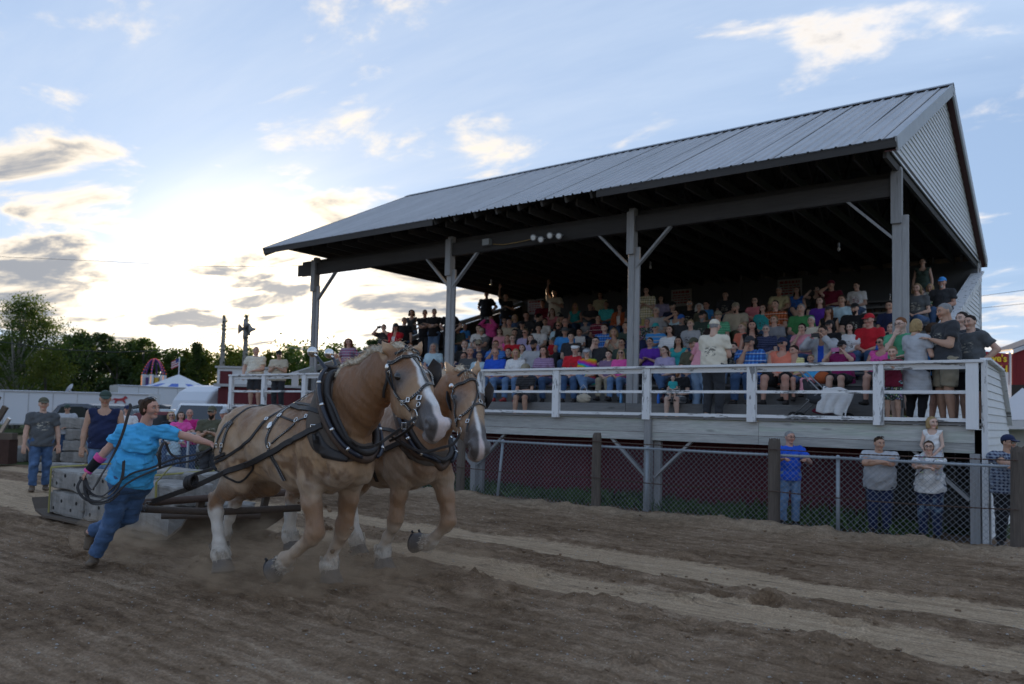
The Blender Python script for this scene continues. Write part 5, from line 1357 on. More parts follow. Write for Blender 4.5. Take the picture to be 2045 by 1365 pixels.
    # eyes
    for s_ in (-1, 1):
        sp = Sdf().ball(H_(.222, s_ * .114, -.052) - base, np.array((.028, .034, .026)) * u, side=lat, up=e3)
        V2, F2 = sp.mesh(.006); link_mesh('eye', mesh_np('eye', V2, F2, True), M_eyeh, root)
    return h
def fb3(V, f, sd_=0): return .5 * (fbm(V[:, 0] * f + sd_, V[:, 2] * f + V[:, 1] * f * .6, 4) + fbm(V[:, 1] * f + 31 + sd_, V[:, 2] * f * 1.1, 4))
def mixc(A, B, t): return A * (1 - t[:, None]) + np.asarray(B)[None] * t[:, None]
def coat_common(h, V, N, brown, tan, pale, wh, blaze):
    y = V[:, 1] - h.y0; x = V[:, 0]; z = V[:, 2]
    n = fb3(V, 2.2); n2 = fb3(V, 9, 5)
    front = sstep(-6.7, -5.7, x - (h.dx if hasattr(h, 'dx') else 0))
    C = np.tile(np.asarray(tan, float), (len(V), 1))
    C = mixc(C, brown, np.clip(sstep(1.25, 1.75, z + .4 * (n - .5)) * (.25 + .85 * front), 0, 1)); C = mixc(C, np.asarray(brown) * .62, .65 * sstep(.50, .66, n) * front * sstep(1.5, 1.8, z))
    C = mixc(C, (.16, .13, .11), .55 * sstep(.46, .60, fb3(V, 4.5, 9)) * sstep(-6.45, -6.15, x) * sstep(1.22, 1.08, z) * sstep(.85, .95, z))
    C = mixc(C, pale, .85 * sstep(1.22, .92, z + .5 * (n - .5)))
    C = mixc(C, np.asarray(brown) * .55, .75 * sstep(.52, .64, n2) * sstep(.9, 1.1, z) * sstep(1.75, 1.5, z)); C = mixc(C, np.asarray(brown) * .8, .7 * sstep(.48, .60, fb3(V, 1.3, 3)) * sstep(.9, 1.1, z)); C = mixc(C, np.asarray(pale) * 1.1, .5 * sstep(.52, .62, fb3(V, 3.3, 21)) * sstep(1.6, 1.3, z))
    C = mixc(C, np.asarray(brown) * .95, .8 * sstep(1.0, .80, z + .2 * (n2 - .5)) * sstep(.30, .45, z))
    hind = sstep(-6.8, -7.1, x); lim = .22 + .43 * hind
    C = mixc(C, np.asarray(pale) * 1.02, .8 * (1 - hind) * sstep(.62, .42, z + .3 * (n2 - .5)))
    C = mixc(C, wh, sstep(lim + .10, lim - .08, z + .5 * (n2 - .5)) * (.75 + .25 * n))
    C = mixc(C, (.24, .185, .135), .75 * sstep(.50, .62, n2) * sstep(.40, .15, z))
    # head markings
    d = V - h.P0; a = d @ h.e1 / h.u; l = d @ h.e2 / h.u; w_ = d @ h.e3 / h.u
    ishead = (np.abs(l) < .19) & (w_ > -.42) & (w_ < .25) & (a > -.32) & (a < .92) & (z > 1.2) & ~((a < .12) & (w_ < -.12))
    Ch = np.tile(np.asarray(brown, float), (len(V), 1))
    Ch = mixc(Ch, np.asarray(tan) * 1.05, sstep(.18, .4, a) * .7)
    e = np.exp(-(((a - .24) / .085) ** 2 + ((np.abs(l) - .11) / .07) ** 2 + ((w_ + .06) / .09) ** 2)); Ch = mixc(Ch, (.085, .08, .078), np.clip(e * 1.1, 0, 1) * .85)
    mz = sstep(.46, .60, a + .05 * (n2 - .5)); Ch = mixc(Ch, (.075, .073, .078), mz * .92)
    bw = np.interp(a, blaze[0], blaze[1]) + .02 * (n2 - .5)
    bl = sstep(bw + .012, bw - .006, np.abs(l - np.interp(a, blaze[0], blaze[2]))) * (w_ > -.16) * sstep(.02, .06, a)
    Ch = mixc(Ch, (.72, .69, .66), bl)
    pk = bl * sstep(.60, .72, a); Ch = mixc(Ch, (.60, .43, .40), pk * .6)
    lip = sstep(.66, .72, a) * sstep(-.15, -.19, w_); Ch = mixc(Ch, (.40, .31, .27), lip * .6)
    ear = sstep(-.03, -.08, a); Ch = mixc(Ch, np.asarray(tan) * 1.15, ear * .8)
    C[ishead] = Ch[ishead]
    return np.clip(C * (0.88 + .24 * n2[:, None]), .004, .85)
def leg(*c): return list(c)
R2 = lambda a, b_: (a, b_)
near_front_up = (leg((-5.98, .02, 1.28, (.11, .18)), (-6.08, 0, 1.02, (.110, .140)), (-6.05, -.01, .82, (.085, .108)), (-6.00, 0, .63, (.074, .088)), (-5.99, 0, .57, (.082, .094)), (-6.04, 0, .51, (.072, .078)), (-6.18, 0, .41, (.050, .056)), (-6.36, 0, .285, (.054, .060)), (-6.43, 0, .24, (.078, .080)), (-6.50, 0, .195, (.068, .072))), -.20, (-.80, 0, -.30))
far_front = (leg((-5.96, -.02, 1.28, (.11, .18)), (-5.98, 0, 1.02, (.108, .138)), (-6.00, 0, .82, (.082, .102)), (-6.03, 0, .63, (.070, .080)), (-6.04, 0, .57, (.080, .090)), (-6.08, 0, .49, (.066, .072)), (-6.16, 0, .36, (.050, .054)), (-6.22, 0, .24, (.060, .064)), (-6.245, 0, .17, (.086, .088)), (-6.235, 0, .125, (.080, .085))), .20, (.06, 0, -1))
near_hind = (leg((-7.35, .03, 1.24, (.16, .25)), (-7.20, .0, 1.0, (.13, .19)), (-7.40, 0, .87, (.090, .118)), (-7.57, 0, .76, (.062, .076)), (-7.68, 0, .77, (.036, .040)), (-7.62, 0, .68, (.066, .078)), (-7.585, 0, .60, (.066, .078)), (-7.54, 0, .44, (.053, .060)), (-7.50, 0, .28, (.062, .068)), (-7.47, 0, .18, (.088, .094)), (-7.45, 0, .125, (.082, .088))), -.22, (.10, 0, -1))
far_hind = (leg((-7.38, -.03, 1.22, (.18, .26)), (-7.30, 0, .96, (.14, .20)), (-7.58, 0, .84, (.10, .12)), (-7.82, 0, .75, (.062, .075)), (-7.92, 0, .77, (.036, .04)), (-7.87, 0, .66, (.066, .076)), (-7.98, 0, .47, (.053, .06)), (-8.07, 0, .30, (.066, .07)), (-8.12, 0, .22, (.082, .088))), .21, (-.45, 0, -.9))
def coat1(h, V, N):
    return coat_common(h, V, N, (.225, .100, .036), (.42, .262, .142), (.47, .355, .255), (.70, .65, .58), ([0, .1, .22, .35, .5, .65, .85], [.004, .03, .022, .040, .040, .038, .036], [.01, .02, .02, .01, .012, .02, .022]))
def coat2(h, V, N):
    h.dx = .0
    return coat_common(h, V, N, (.27, .135, .060), (.42, .285, .170), (.44, .35, .265), (.66, .61, .54), ([0, .3, .34, .5, .7, .85], [-.05, -.05, .008, .010, .012, .016], [0, 0, 0, 0, .005, .01]))
H1 = make_horse('draft_horse', 'sorrel draft horse with a broad white blaze pulling nearest the driver', 5.15, 0.0, [near_front_up, far_front, near_hind, far_hind],
    dict(yaw=22, poll=(811, 704), nose=(887, 846), ears=((761, 678), (842, 683)), neck=[(-6.02, 1.52, .22, .42, 0), (-5.66, 1.86, .155, .30, 0), (-5.38, 2.03, .12, .22, 0), (-5.16, 2.13, .10, .15, -.0)]), coat1, 1)
def shiftleg(lg, dx_, mod=None):
    return ([(x + dx_, a, z, r) for x, a, z, r in lg[0]], lg[1], lg[2])
near_front2 = (leg((-6.10, .02, 1.22, (.11, .17)), (-6.12, 0, 1.0, (.108, .135)), (-6.15, 0, .81, (.082, .098)), (-6.17, 0, .63, (.070, .080)), (-6.18, 0, .56, (.080, .088)), (-6.21, 0, .48, (.064, .068)), (-6.29, 0, .35, (.050, .054)), (-6.34, 0, .24, (.060, .064)), (-6.36, 0, .17, (.082, .086)), (-6.36, 0, .125, (.078, .084))), -.18, (.04, 0, -1))
far_front2 = (leg((-5.94, -.02, 1.22, (.11, .17)), (-5.84, 0, 1.0, (.108, .135)), (-5.79, 0, .81, (.082, .098)), (-5.75, 0, .63, (.072, .082)), (-5.74, 0, .56, (.082, .090)), (-5.78, 0, .49, (.064, .068)), (-5.88, 0, .40, (.050, .054)), (-5.98, 0, .31, (.060, .064)), (-6.04, 0, .28, (.076, .080)), (-6.11, 0, .285, (.070, .076))), .18, (-.98, 0, .12))
near_hind2 = (leg((-7.45, .03, 1.2, (.17, .25)), (-7.42, 0, .96, (.14, .19)), (-7.66, 0, .84, (.11, .14)), (-7.90, 0, .72, (.075, .10)), (-7.92, 0, .64, (.08, .10)), (-7.94, 0, .44, (.066, .074)), (-7.96, 0, .25, (.075, .08)), (-7.94, 0, .17, (.09, .095)), (-7.92, 0, .125, (.086, .092))), -.20, (.1, 0, -1))
far_hind2 = (leg((-7.40, -.03, 1.2, (.17, .25)), (-7.12, 0, .98, (.14, .19)), (-7.22, 0, .84, (.11, .14)), (-7.36, 0, .70, (.075, .10)), (-7.36, 0, .62, (.08, .10)), (-7.30, 0, .42, (.066, .074)), (-7.24, 0, .25, (.075, .08)), (-7.21, 0, .17, (.09, .095)), (-7.19, 0, .125, (.086, .092))), .20, (.1, 0, -1))
H2 = make_horse('draft_horse', 'light sorrel draft horse with a thin face stripe beside the grandstand fence', 6.38, -.10, [near_front2, far_front2, near_hind2, far_hind2],
    dict(yaw=36, poll=(931, 748), nose=(964, 896), dz=-.05, ears=((890, 723), (955, 720)), neck=[(-6.14, 1.46, .22, .40, 0), (-5.86, 1.74, .155, .30, 0), (-5.66, 1.92, .12, .21, -.02), (-5.52, 2.02, .10, .15, -.04)]), coat2, 2)
def strands(P, D, L, w_, r):
    n = len(P); D = D / np.linalg.norm(D, axis=1, keepdims=True); s_ = np.cross(D, r.normal(size=(n, 3))); s_ /= np.linalg.norm(s_, axis=1, keepdims=True); dn = np.array((0, 0, -1.0))
    V = np.zeros((n, 6, 3)); q = P.copy(); d = D.copy()
    for k in range(3):
        ww = w_ * (1 - k * .42); V[:, 2 * k] = q - s_ * ww; V[:, 2 * k + 1] = q + s_ * ww; q = q + d * (L[:, None] / 2); d = d * .6 + dn * .4
    I = (np.arange(n) * 6)[:, None]; F = np.concatenate([I + np.array((0, 1, 3, 2)), I + np.array((2, 3, 5, 4))]); return V.reshape(-1, 3), F
def mane_tail(h, crest, tail, seed):
    r = np.random.default_rng(seed)
    col = np.array((.66, .58, .46))
    # roached mane: short upright hair along the crest
    pts = resample([onY(px, py, h.y0) for px, py in crest], 26)
    pts = snap(h.S, pts, .012); S = Sdf()
    for p, q in zip(pts[:-1], pts[1:]): S.cone(p, q, (.045, .030), (.045, .030), .02, side=(0, 1, 0))
    S.post.append(wrinkle(.006, 90))
    V, Fq = S.mesh(.011); V = V - h.base; me = mesh_np('mane', V, Fq, True); set_col(me, np.clip(col[None] * (0.75 + .6 * r.random((len(V), 1))), 0, 1)); link_mesh('mane', me, M_mane, h.root)
    def hairs(nm, P, D, L, w_, c):
        V, F = strands(P - h.base, D, L, w_, r); me = mesh_np(nm, V, F); set_col(me, np.clip(np.repeat(c * (.65 + .6 * r.random((len(P), 1))), 6, 0), 0, 1)); link_mesh(nm, me, M_mane, h.root)['kind'] = 'stuff'
    n = 900; k = r.random(n) * (len(pts) - 1.01); i = k.astype(int); P = pts[i] + (pts[i + 1] - pts[i]) * (k - i)[:, None] + r.normal(0, .012, (n, 3)) + np.array((0, 0, .02)); D = np.stack([r.normal(0, .5, n), r.choice((-1, 1), n) * (.5 + .5 * r.random(n)), .5 * r.random(n)], 1); hairs('mane_hair', P, D, .05 + .06 * r.random(n), .0035, col)
    n = 90; P = h.H(.0, 0, -.0) + r.normal(0, .02, (n, 3)); D = h.e1 * .7 + h.e3 * .4 + r.normal(0, .3, (n, 3)); hairs('forelock', P, D, .10 + .08 * r.random(n), .004, col)
    for p, d, sy in h.hooves:
        n = 260; a = r.random(n) * 6.28; up = -d; x_ = unit(np.cross(up, (0, 1, .01))); y_ = np.cross(up, x_); rad = .082 + .008 * r.random(n); t = .015 + .13 * r.random(n) ** 1.2
        P = p + (np.cos(a) * rad)[:, None] * x_ + (np.sin(a) * rad)[:, None] * y_ + t[:, None] * up; D = d * .9 + ((np.cos(a))[:, None] * x_ + np.sin(a)[:, None] * y_) * .35 + r.normal(0, .12, (n, 3)); hairs('fetlock_feather', P, D, .022 + .03 * r.random(n), .004, np.array((.62, .56, .48)))
    mb = MB()
    if tail:
        S = Sdf()
        t = [np.array((x, h.y0 + yy, z)) for x, yy, z in tail]
        for i, (p, q) in enumerate(zip(t[:-1], t[1:])): S.cone(p, q, .05 + .035 * math.sin((i + .5) / len(t) * 3.1), .05 + .035 * math.sin((i + 1.3) / len(t) * 3.1), .04)
        S.post.append(wrinkle(.007, 70, dirs=((1, .2, .12), (.1, 1, .1), (.4, -.6, .15))))
        V, Fq = S.mesh(.013); V = V - h.base; me = mesh_np('tail', V, Fq, True); set_col(me, np.clip(col[None] * (0.7 + .5 * r.random((len(V), 1))), 0, 1)); link_mesh('tail', me, M_mane, h.root)
mane_tail(H1, [(672, 756), (700, 737), (730, 720), (755, 709), (778, 701), (800, 697)], [(-7.78, 0, 1.50), (-7.88, .02, 1.35), (-7.90, .06, 1.15), (-7.86, .12, .98), (-7.80, .15, .82)], 5)
mane_tail(H2, [(800, 812), (840, 785), (870, 768), (900, 752), (922, 742)], [(-7.9, 0, 1.45), (-8.0, 0, 1.3), (-8.02, 0, 1.1), (-8.0, 0, .9)], 6)
# ------------------------------------------------------------------ harness
def hits(h, pts):
    """where the sight lines through photo points meet the horse"""
    Dr = np.array([pray(*p) for p in pts]); t = np.linspace(6.3, 10.6, 130); Q = CAMP + Dr[:, None] * t[None, :, None]
    v = h.S(Q); k = np.argmax(v < 0, 1); miss = ~(v < 0).any(1); k[miss] = np.argmin(v[miss], 1) if miss.any() else k[miss]
    a = t[np.maximum(k - 1, 0)]; b_ = t[k]; a = np.where(miss, b_, a)
    for _ in range(9):
        m_ = (a + b_) / 2; ins = h.S(CAMP + Dr * m_[:, None]) < 0; b_ = np.where(ins, m_, b_); a = np.where(ins, a, m_)
    return CAMP + Dr * b_[:, None]
def hit(h, px, py): return hits(h, [(px, py)])[0]
class Harness:
    def __init__(s, h, label):
        s.h = h; s.e = empty('harness', h.base); tag(s.e, label, 'harness')
    def px(s, pts, n=None, off=.012):
        P = hits(s.h, pts); n = n or max(8, len(pts) * 6)
        P = resample(P, n); P = snap(s.h.S, P, off, 3); return P, grad(s.h.S, P)
    def strap(s, pts, w_, name, studs=0, parent=None, mat=None, thick=.007, off=.008, n=None):
        P, N = s.px(pts, n, off); mb = MB(); ribbon(mb, P - s.h.base, N, w_, thick); o = mb.build(name, mat or M_leather, parent or s.e)
        if studs: s.studs(P, N, w_, studs, o, thick)
        return o, P, N
    def studs(s, P, N, w_, rows, par, thick):
        L = np.r_[0, np.cumsum(np.linalg.norm(np.diff(P, axis=0), axis=1))]; k = int(L[-1] / .021); mb = MB(); T = np.gradient(P, axis=0); B = np.cross(T, N); B /= np.linalg.norm(B, axis=1, keepdims=True)
        for i in range(k):
            t = (i + .5) * .021; p = np.array([np.interp(t, L, P[:, j]) for j in range(3)]); nn = unit([np.interp(t, L, N[:, j]) for j in range(3)]); bb = unit([np.interp(t, L, B[:, j]) for j in range(3)])
            for r_ in ((0,) if rows == 1 else (-w_ * .3, w_ * .3)):
                c = p + bb * r_ + nn * (thick + .001) - s.h.base; u = bb; v = np.cross(nn, u); q = .0046
                mb.add([c + u * q, c + v * q, c - u * q, c - v * q, c + nn * .005], [(0, 1, 4), (1, 2, 4), (2, 3, 4), (3, 0, 4)])
        mb.build('stud_row', M_chrome, par)['kind'] = 'stuff'
    def buckle(s, px, py, sz=.045, kind='ring', nm='buckle', off=.02):
        p = hit(s.h, px, py); nn = grad(s.h.S, p[None])[0]; p = p + nn * off; u = unit(np.cross(nn, (0, 0, 1))); v = np.cross(nn, u); mb = MB()
        if kind == 'ring': mb.tube([p - s.h.base + (u * math.cos(a) + v * math.sin(a)) * sz * .5 for a in np.linspace(0, 2 * PI, 17)[:-1]], .005, 6, closed=True)
        elif kind == 'disc':
            m_ = MB().lathe([(.001, .008), (sz * .35, .007), (sz * .5, .002), (sz * .5, 0)], 14); B = np.stack([u, v, nn], 1); mb.add([np.array(q) @ B.T + p - s.h.base for q in m_.v], m_.f)
        else:
            for i in range(4):
                a, b_ = [(-1, -.8), (1, -.8), (1, .8), (-1, .8)][i], [(-1, -.8), (1, -.8), (1, .8), (-1, .8)][(i + 1) % 4]; mb.tube([p - s.h.base + (u * q[0] * .4 + v * q[1] * .5) * sz for q in (a, b_)], .0055, 6)
        return mb.build(nm, M_chrome, s.e, smooth=(kind != 'square'))
    def free(s, pts, w_, name, thick=.006, up=(0, 0, 1), n=40, mat=None):
        P = resample(np.array(pts), n); T = np.gradient(P, axis=0); f = unit(CAMP - P.mean(0)); N = np.tile(f, (n, 1)); mb = MB(); ribbon(mb, P - s.h.base, N, w_, thick); return mb.build(name, mat or M_leather, s.e)
def collar(H_, h, top, bot, hw, tilt_off=0):
    """padded collar, metal-capped hames and felt housing round the neck base"""
    c = (np.asarray(top) + np.asarray(bot)) / 2; lg = (np.asarray(top) - np.asarray(bot)) / 2
    ax = unit(np.cross(lg, (0, 1, 0))); ax = ax if ax[0] > 0 else -ax
    def loop(n, grow, shift):
        P = []
        for i in range(n):
            a = 2 * PI * i / n; w_ = hw * grow * (1.0 + .16 * math.cos(a + PI)); P.append(c + lg * math.cos(a) * (1 + (grow - 1) * .7) + np.array((0, 1.0, 0)) * math.sin(a) * w_ + ax * shift)
        return np.array(P)
    base = h.base
    for grow, sh, r_, nm, mt, off in ((1.0, -.055, .043, 'collar_roll', M_leatherb, .038), (.98, .030, .034, 'collar_rim', M_leather, .030)):
        P = loop(48, grow, sh); P = snap(h.S, P, off, 5) * .7 + P * .3; MB().tube(P - base, r_, 10, closed=True).build(nm, mt, H_.e, smooth=True)
    # hames: a rod on each side, topped with a bright ball
    P = loop(48, 1.07, -.01); P = snap(h.S, P, .085, 5) * .75 + P * .25
    for s_ in (1, -1):
        idx = [i for i in range(2, 23)] if s_ == 1 else [48 - i for i in range(2, 23)]
        Q = [P[i] for i in idx]; tip = Q[0] + unit(lg) * .16 + np.array((0, s_ * .035, 0)) - ax * .02; ball = tip + unit(lg) * .075 - ax * .03
        o = MB().tube([tip - base] + [q - base for q in Q], [.016] + [.021] * (len(Q) - 1) + [.016], 10).build('hame', plain('hame_blueblack', (.018, .022, .035), .35), H_.e, smooth=True)
        MB().tube([tip - base, ball - base], .014, 8).build('ball_stem', M_chrome, o, smooth=True); V, F = Sdf().ball(ball - base, .052).mesh(.011); link_mesh('hame_ball', mesh_np('hame_ball', V, F, True), M_chrome, o)
        for k in (5, 9, 13, 17):
            q = Q[k]; MB().tube([q - base + unit(Q[k + 1] - Q[k]) * d_ for d_ in (-.012, .012)], .025, 10).build('hame_ferrule', M_chrome, o, smooth=True)
    MB().tube([P[2] + unit(lg) * .03 - base, c + lg * 1.08 - base, P[46] + unit(lg) * .03 - base], .02, 8).build('top_strap', M_leather, H_.e, smooth=True)
def pad_patch(H_, outer, inner, mat, name, off=.022, m_=9, n=26):
    h = H_.h; O = resample(np.array([(*p, 0) for p in outer]), n)[:, :2]; I = resample(np.array([(*p, 0) for p in inner]), n)[:, :2]; V = []
    V = hits(h, [O[i] * (1 - j / (m_ - 1)) + I[i] * j / (m_ - 1) for i in range(n) for j in range(m_)]); N = grad(h.S, V); A = V - N * .01 - h.base; B = V + N * off - h.base; F = []; q = n * m_
    for i in range(n - 1):
        for j in range(m_ - 1): a = i * m_ + j; F += [(q + a, q + a + 1, q + a + m_ + 1, q + a + m_), (a, a + m_, a + m_ + 1, a + 1)]
    rim = [i * m_ for i in range(n)] + [(n - 1) * m_ + j for j in range(1, m_)] + [i * m_ + m_ - 1 for i in range(n - 2, -1, -1)] + [j for j in range(m_ - 2, 0, -1)]
    for a, b_ in zip(rim, rim[1:] + rim[:1]): F.append((a, b_, q + b_, q + a))
    o = MB().add(np.concatenate([A, B]), F).build(name, mat, H_.e, smooth=True); return o
BLIND = {1: ((.10, .145, -.055), (.10, .165, .03), (.20, .178, .052), (.30, .155, .02), (.31, .128, -.07), (.20, .140, -.085)), -1: ((.08, .125, -.13), (.09, .15, -.10), (.18, .165, -.105), (.27, .15, -.12), (.27, .125, -.15), (.17, .13, -.155))}
def harness1():
    h = H1; H_ = Harness(h, 'black studded harness on the nearer horse, two bright hame balls'); base = h.base
    collar(H_, h, (-6.06, 5.15, 2.10), (-5.53, 5.15, 1.30), .27)
    pad_patch(H_, [(648, 752), (630, 790), (615, 841), (618, 876), (637, 907), (685, 922), (738, 913)], [(668, 752), (664, 790), (664, 822), (676, 850), (698, 872), (724, 886), (746, 880)], M_pad, 'collar_housing')
    pad_patch(H_, [(625, 868), (632, 900), (655, 914), (692, 923)], [(640, 862), (652, 884), (672, 899), (700, 908)], M_leather, 'housing_rim', .034, 4, 16)
    # back and rump straps
    H_.strap([(636, 816), (600, 806), (560, 806), (514, 813), (483, 825), (463, 841), (452, 854)], .030, 'back_strap')
    H_.strap([(463, 841), (450, 851), (440, 868), (433, 884), (426, 908)], .032, 'hip_strap', 2); H_.strap([(466, 843), (455, 858), (447, 880), (441, 905)], .032, 'hip_strap', 2)
    H_.strap([(424, 915), (436, 912), (450, 905)], .035, 'breeching'); H_.strap([(630, 782), (606, 796), (580, 811), (556, 824), (533, 838), (516, 857), (500, 877), (484, 891), (468, 902), (443, 917), (428, 924)], .034, 'side_strap')
    # saddle strap and girth
    H_.strap([(590, 808), (572, 818), (558, 832), (546, 848), (537, 866), (533, 880), (536, 893)], .042, 'saddle_strap', 2); H_.strap([(537, 897), (543, 911), (552, 926), (560, 941), (569, 958)], .048, 'girth', 2)
    H_.strap([(590, 846), (575, 859), (560, 871), (544, 885)], .022, 'tie_strap', 1); H_.strap([(560, 831), (575, 837), (592, 842)], .022, 'tie_strap'); H_.strap([(595, 841), (612, 834), (630, 827)], .022, 'tie_strap', 1)
    H_.strap([(585, 812), (605, 816), (625, 819), (640, 824)], .05, 'shoulder_pad', mat=M_leather, thick=.02)
    for p, sz, k in (((541, 851), .085, 'disc'), ((594, 840), .05, 'ring'), ((560, 831), .05, 'square'), ((540, 889), .05, 'ring'), ((614, 832), .04, 'square'), ((534, 838), .04, 'square'), ((436, 889), .045, 'square'), ((445, 889), .045, 'square'), ((628, 855), .075, 'square'), ((585, 812), .045, 'square')): H_.buckle(*p, sz, k, 'medallion' if k == 'disc' else 'buckle')
    # trace along the flank, then free to the sled
    o, P, N = H_.strap([(645, 850), (628, 857), (604, 870), (580, 882), (547, 902), (507, 921), (475, 934), (452, 943)], .062, 'trace', thick=.016, off=.02)
    H_.strap([(580, 876), (562, 888), (547, 896)], .02, 'keeper_strap', 1); H_.strap([(507, 921), (506, 934), (494, 950), (478, 962), (462, 957), (446, 947), (436, 938)], .022, 'breeching_strap')
    end = P[-1]; hook = atD(291, 1006, depth(end) + .35); mid = atD(388, 971, depth(end) + .05)
    H_.free([end, end * .5 + mid * .5, mid, mid * .6 + hook * .4, mid * .15 + hook * .85], .055, 'trace_end', .014)
    # stitched trace guard hanging at the rump
    g = atD(381, 962, depth(mid) - .02); mb = MB(); rt = unit(mid - hook)
    for k in range(3): mb.tube([g + np.array((0, 0, .062 * math.cos(a))) + unit(np.cross(rt, (0, 0, 1))) * .05 * math.sin(a) + rt * (.035 * (k - 1)) - base for a in np.linspace(0, 2 * PI, 17)[:-1]], .017, 6, closed=True)
    mb.build('trace_guard', M_leather, H_.e, smooth=True); gp = atD(426, 935, depth(end)); H_.free([g + np.array((0, 0, .06)), atD(395, 945, depth(g)), gp], .035, 'guard_strap')
    # bridle
    S_ = lambda pts, w_=.030, nm='bridle_strap', st=0: H_.strap(pts, w_, nm, st, off=.009)
    S_([(776, 724), (786, 724), (803, 714), (822, 712), (838, 715), (848, 720)], .040, 'brow_band', 2); S_([(790, 708), (806, 700), (822, 700), (836, 708)], .030, 'crown_strap')
    S_([(777, 727), (776, 742), (774, 758), (768, 776), (767, 792)], .028, 'throat_latch'); S_([(778, 730), (784, 752), (789, 778), (796, 792), (804, 801), (822, 820)], .032, 'cheek_strap', 1)
    S_([(804, 801), (818, 798), (838, 783), (853, 768), (864, 766)], .028, 'nose_band', 2); S_([(826, 716), (838, 734), (847, 752), (854, 766)], .032, 'face_strap', 2); S_([(836, 716), (850, 733), (860, 752), (866, 768)], .026, 'face_strap', 2); S_([(838, 784), (838, 797), (838, 810), (833, 824)], .022, 'bit_strap')
    for p, sz, k in (((776, 733), .062, 'disc'), ((780, 746), .06, 'square'), ((818, 799), .045, 'square'), ((839, 796), .05, 'square'), ((839, 809), .04, 'ring'), ((806, 803), .04, 'ring'), ((832, 830), .115, 'ring')): H_.buckle(*p, sz, k, {'disc': 'rosette', 'ring': 'bit_ring'}.get(k, 'buckle'))
    # blinders: leather plates beside the eyes
    for s_ in (-1, 1):
        c = h.H(.20, s_ * .150, -.030); rows = []
        for a_, b_, w_ in BLIND[s_]: rows.append(h.H(a_, s_ * b_, w_) - base)
        MB().prism(rows, h.e2 * s_ * .010).build('blinder', M_leather, H_.e)
    # rein from the bit back along the collar to the driver
    bit = hit(h, 831, 833) + pray(831, 833) * -.05; pts = [bit, atD(808, 850, depth(bit) - .02), atD(778, 871, depth(bit) + .05), atD(752, 888, depth(bit) + .1)]
    for p in ((722, 893), (700, 880), (682, 848), (664, 806), (648, 783)): q = hit(h, *p); pts.append(q - pray(*p) * .13)
    pts.append(hit(h, 628, 783) - pray(628, 783) * .06); H_.free(pts, .026, 'rein', n=60)
    H_.buckle(808, 850, .06, 'ring') if False else None
    q = atD(807, 850, depth(bit) - .03); mb = MB()
    u, v = AX_R * .018, AX_U * .026; mb.tube([q - base + u * a + v * b_ for a, b_ in ((-1, -1), (1, -1), (1, 1), (-1, 1))], .005, 6, closed=True); mb.build('buckle', M_chrome, H_.e)
    return H_
HN1 = harness1()
def harness2():
    h = H2; H_ = Harness(h, 'black harness on the farther horse beside the fence'); base = h.base
    collar(H_, h, (-6.26, 6.38, 1.98), (-5.76, 6.38, 1.20), .26)
    pad_patch(H_, [(790, 862), (797, 890), (815, 912), (850, 930), (885, 926)], [(815, 850), (826, 876), (846, 893), (870, 902), (892, 898)], M_pad, 'collar_housing', .02, 6, 18)
    H_.strap([(800, 884), (780, 893), (758, 903), (742, 910)], .06, 'trace', thick=.014, off=.018); H_.strap([(762, 856), (778, 858), (795, 864), (806, 870)], .04, 'shoulder_pad', thick=.015)
    H_.strap([(742, 930), (748, 945), (754, 960)], .045, 'girth')
    S_ = lambda pts, w_=.028, nm='bridle_strap', st=0: H_.strap(pts, w_, nm, st, off=.009)
    S_([(905, 775), (915, 768), (928, 764), (948, 759), (964, 768)], .038, 'brow_band', 2); S_([(915, 752), (928, 742), (940, 744), (950, 752)], .026, 'crown_strap'); S_([(905, 778), (908, 800), (910, 826), (914, 852)], .028, 'cheek_strap', 1)
    S_([(911, 840), (927, 828), (940, 816), (954, 806), (968, 815)], .026, 'nose_band', 2); S_([(949, 763), (953, 780), (957, 802)], .030, 'face_strap', 2); S_([(952, 783), (945, 812), (937, 842), (934, 862)], .022, 'bit_strap')
    for p, sz, k in (((903, 771), .06, 'disc'), ((922, 834), .045, 'square'), ((936, 842), .045, 'square'), ((957, 803), .05, 'ring'), ((921, 862), .09, 'ring')): H_.buckle(*p, sz, k, {'disc': 'rosette', 'ring': 'bit_ring'}.get(k, 'buckle'))
    for s_ in (-1, 1):
        rows = [h.H(a_, s_ * b_, w_) - base for a_, b_, w_ in BLIND[s_]]; MB().prism(rows, h.e2 * s_ * .010).build('blinder', M_leather, H_.e)
    bit = hit(h, 920, 864) - pray(920, 864) * .04; D = depth(bit); H_.free([bit, atD(905, 886, D - .03), atD(880, 894, D - .05), atD(852, 903, D - .02), atD(826, 896, D + .0), atD(800, 880, D + .05)], .026, 'rein'); H_.free([atD(840, 832, 7.55), atD(815, 858, 7.6), atD(795, 872, 7.7), atD(778, 880, 7.8)], .03, 'coupling_rein')
    H_.free([atD(905, 886, D - .03), atD(880, 894, D - .03), atD(850, 900, D), atD(815, 893, D + .02), atD(780, 870, D - .3)], .022, 'coupling_rein')
harness2()
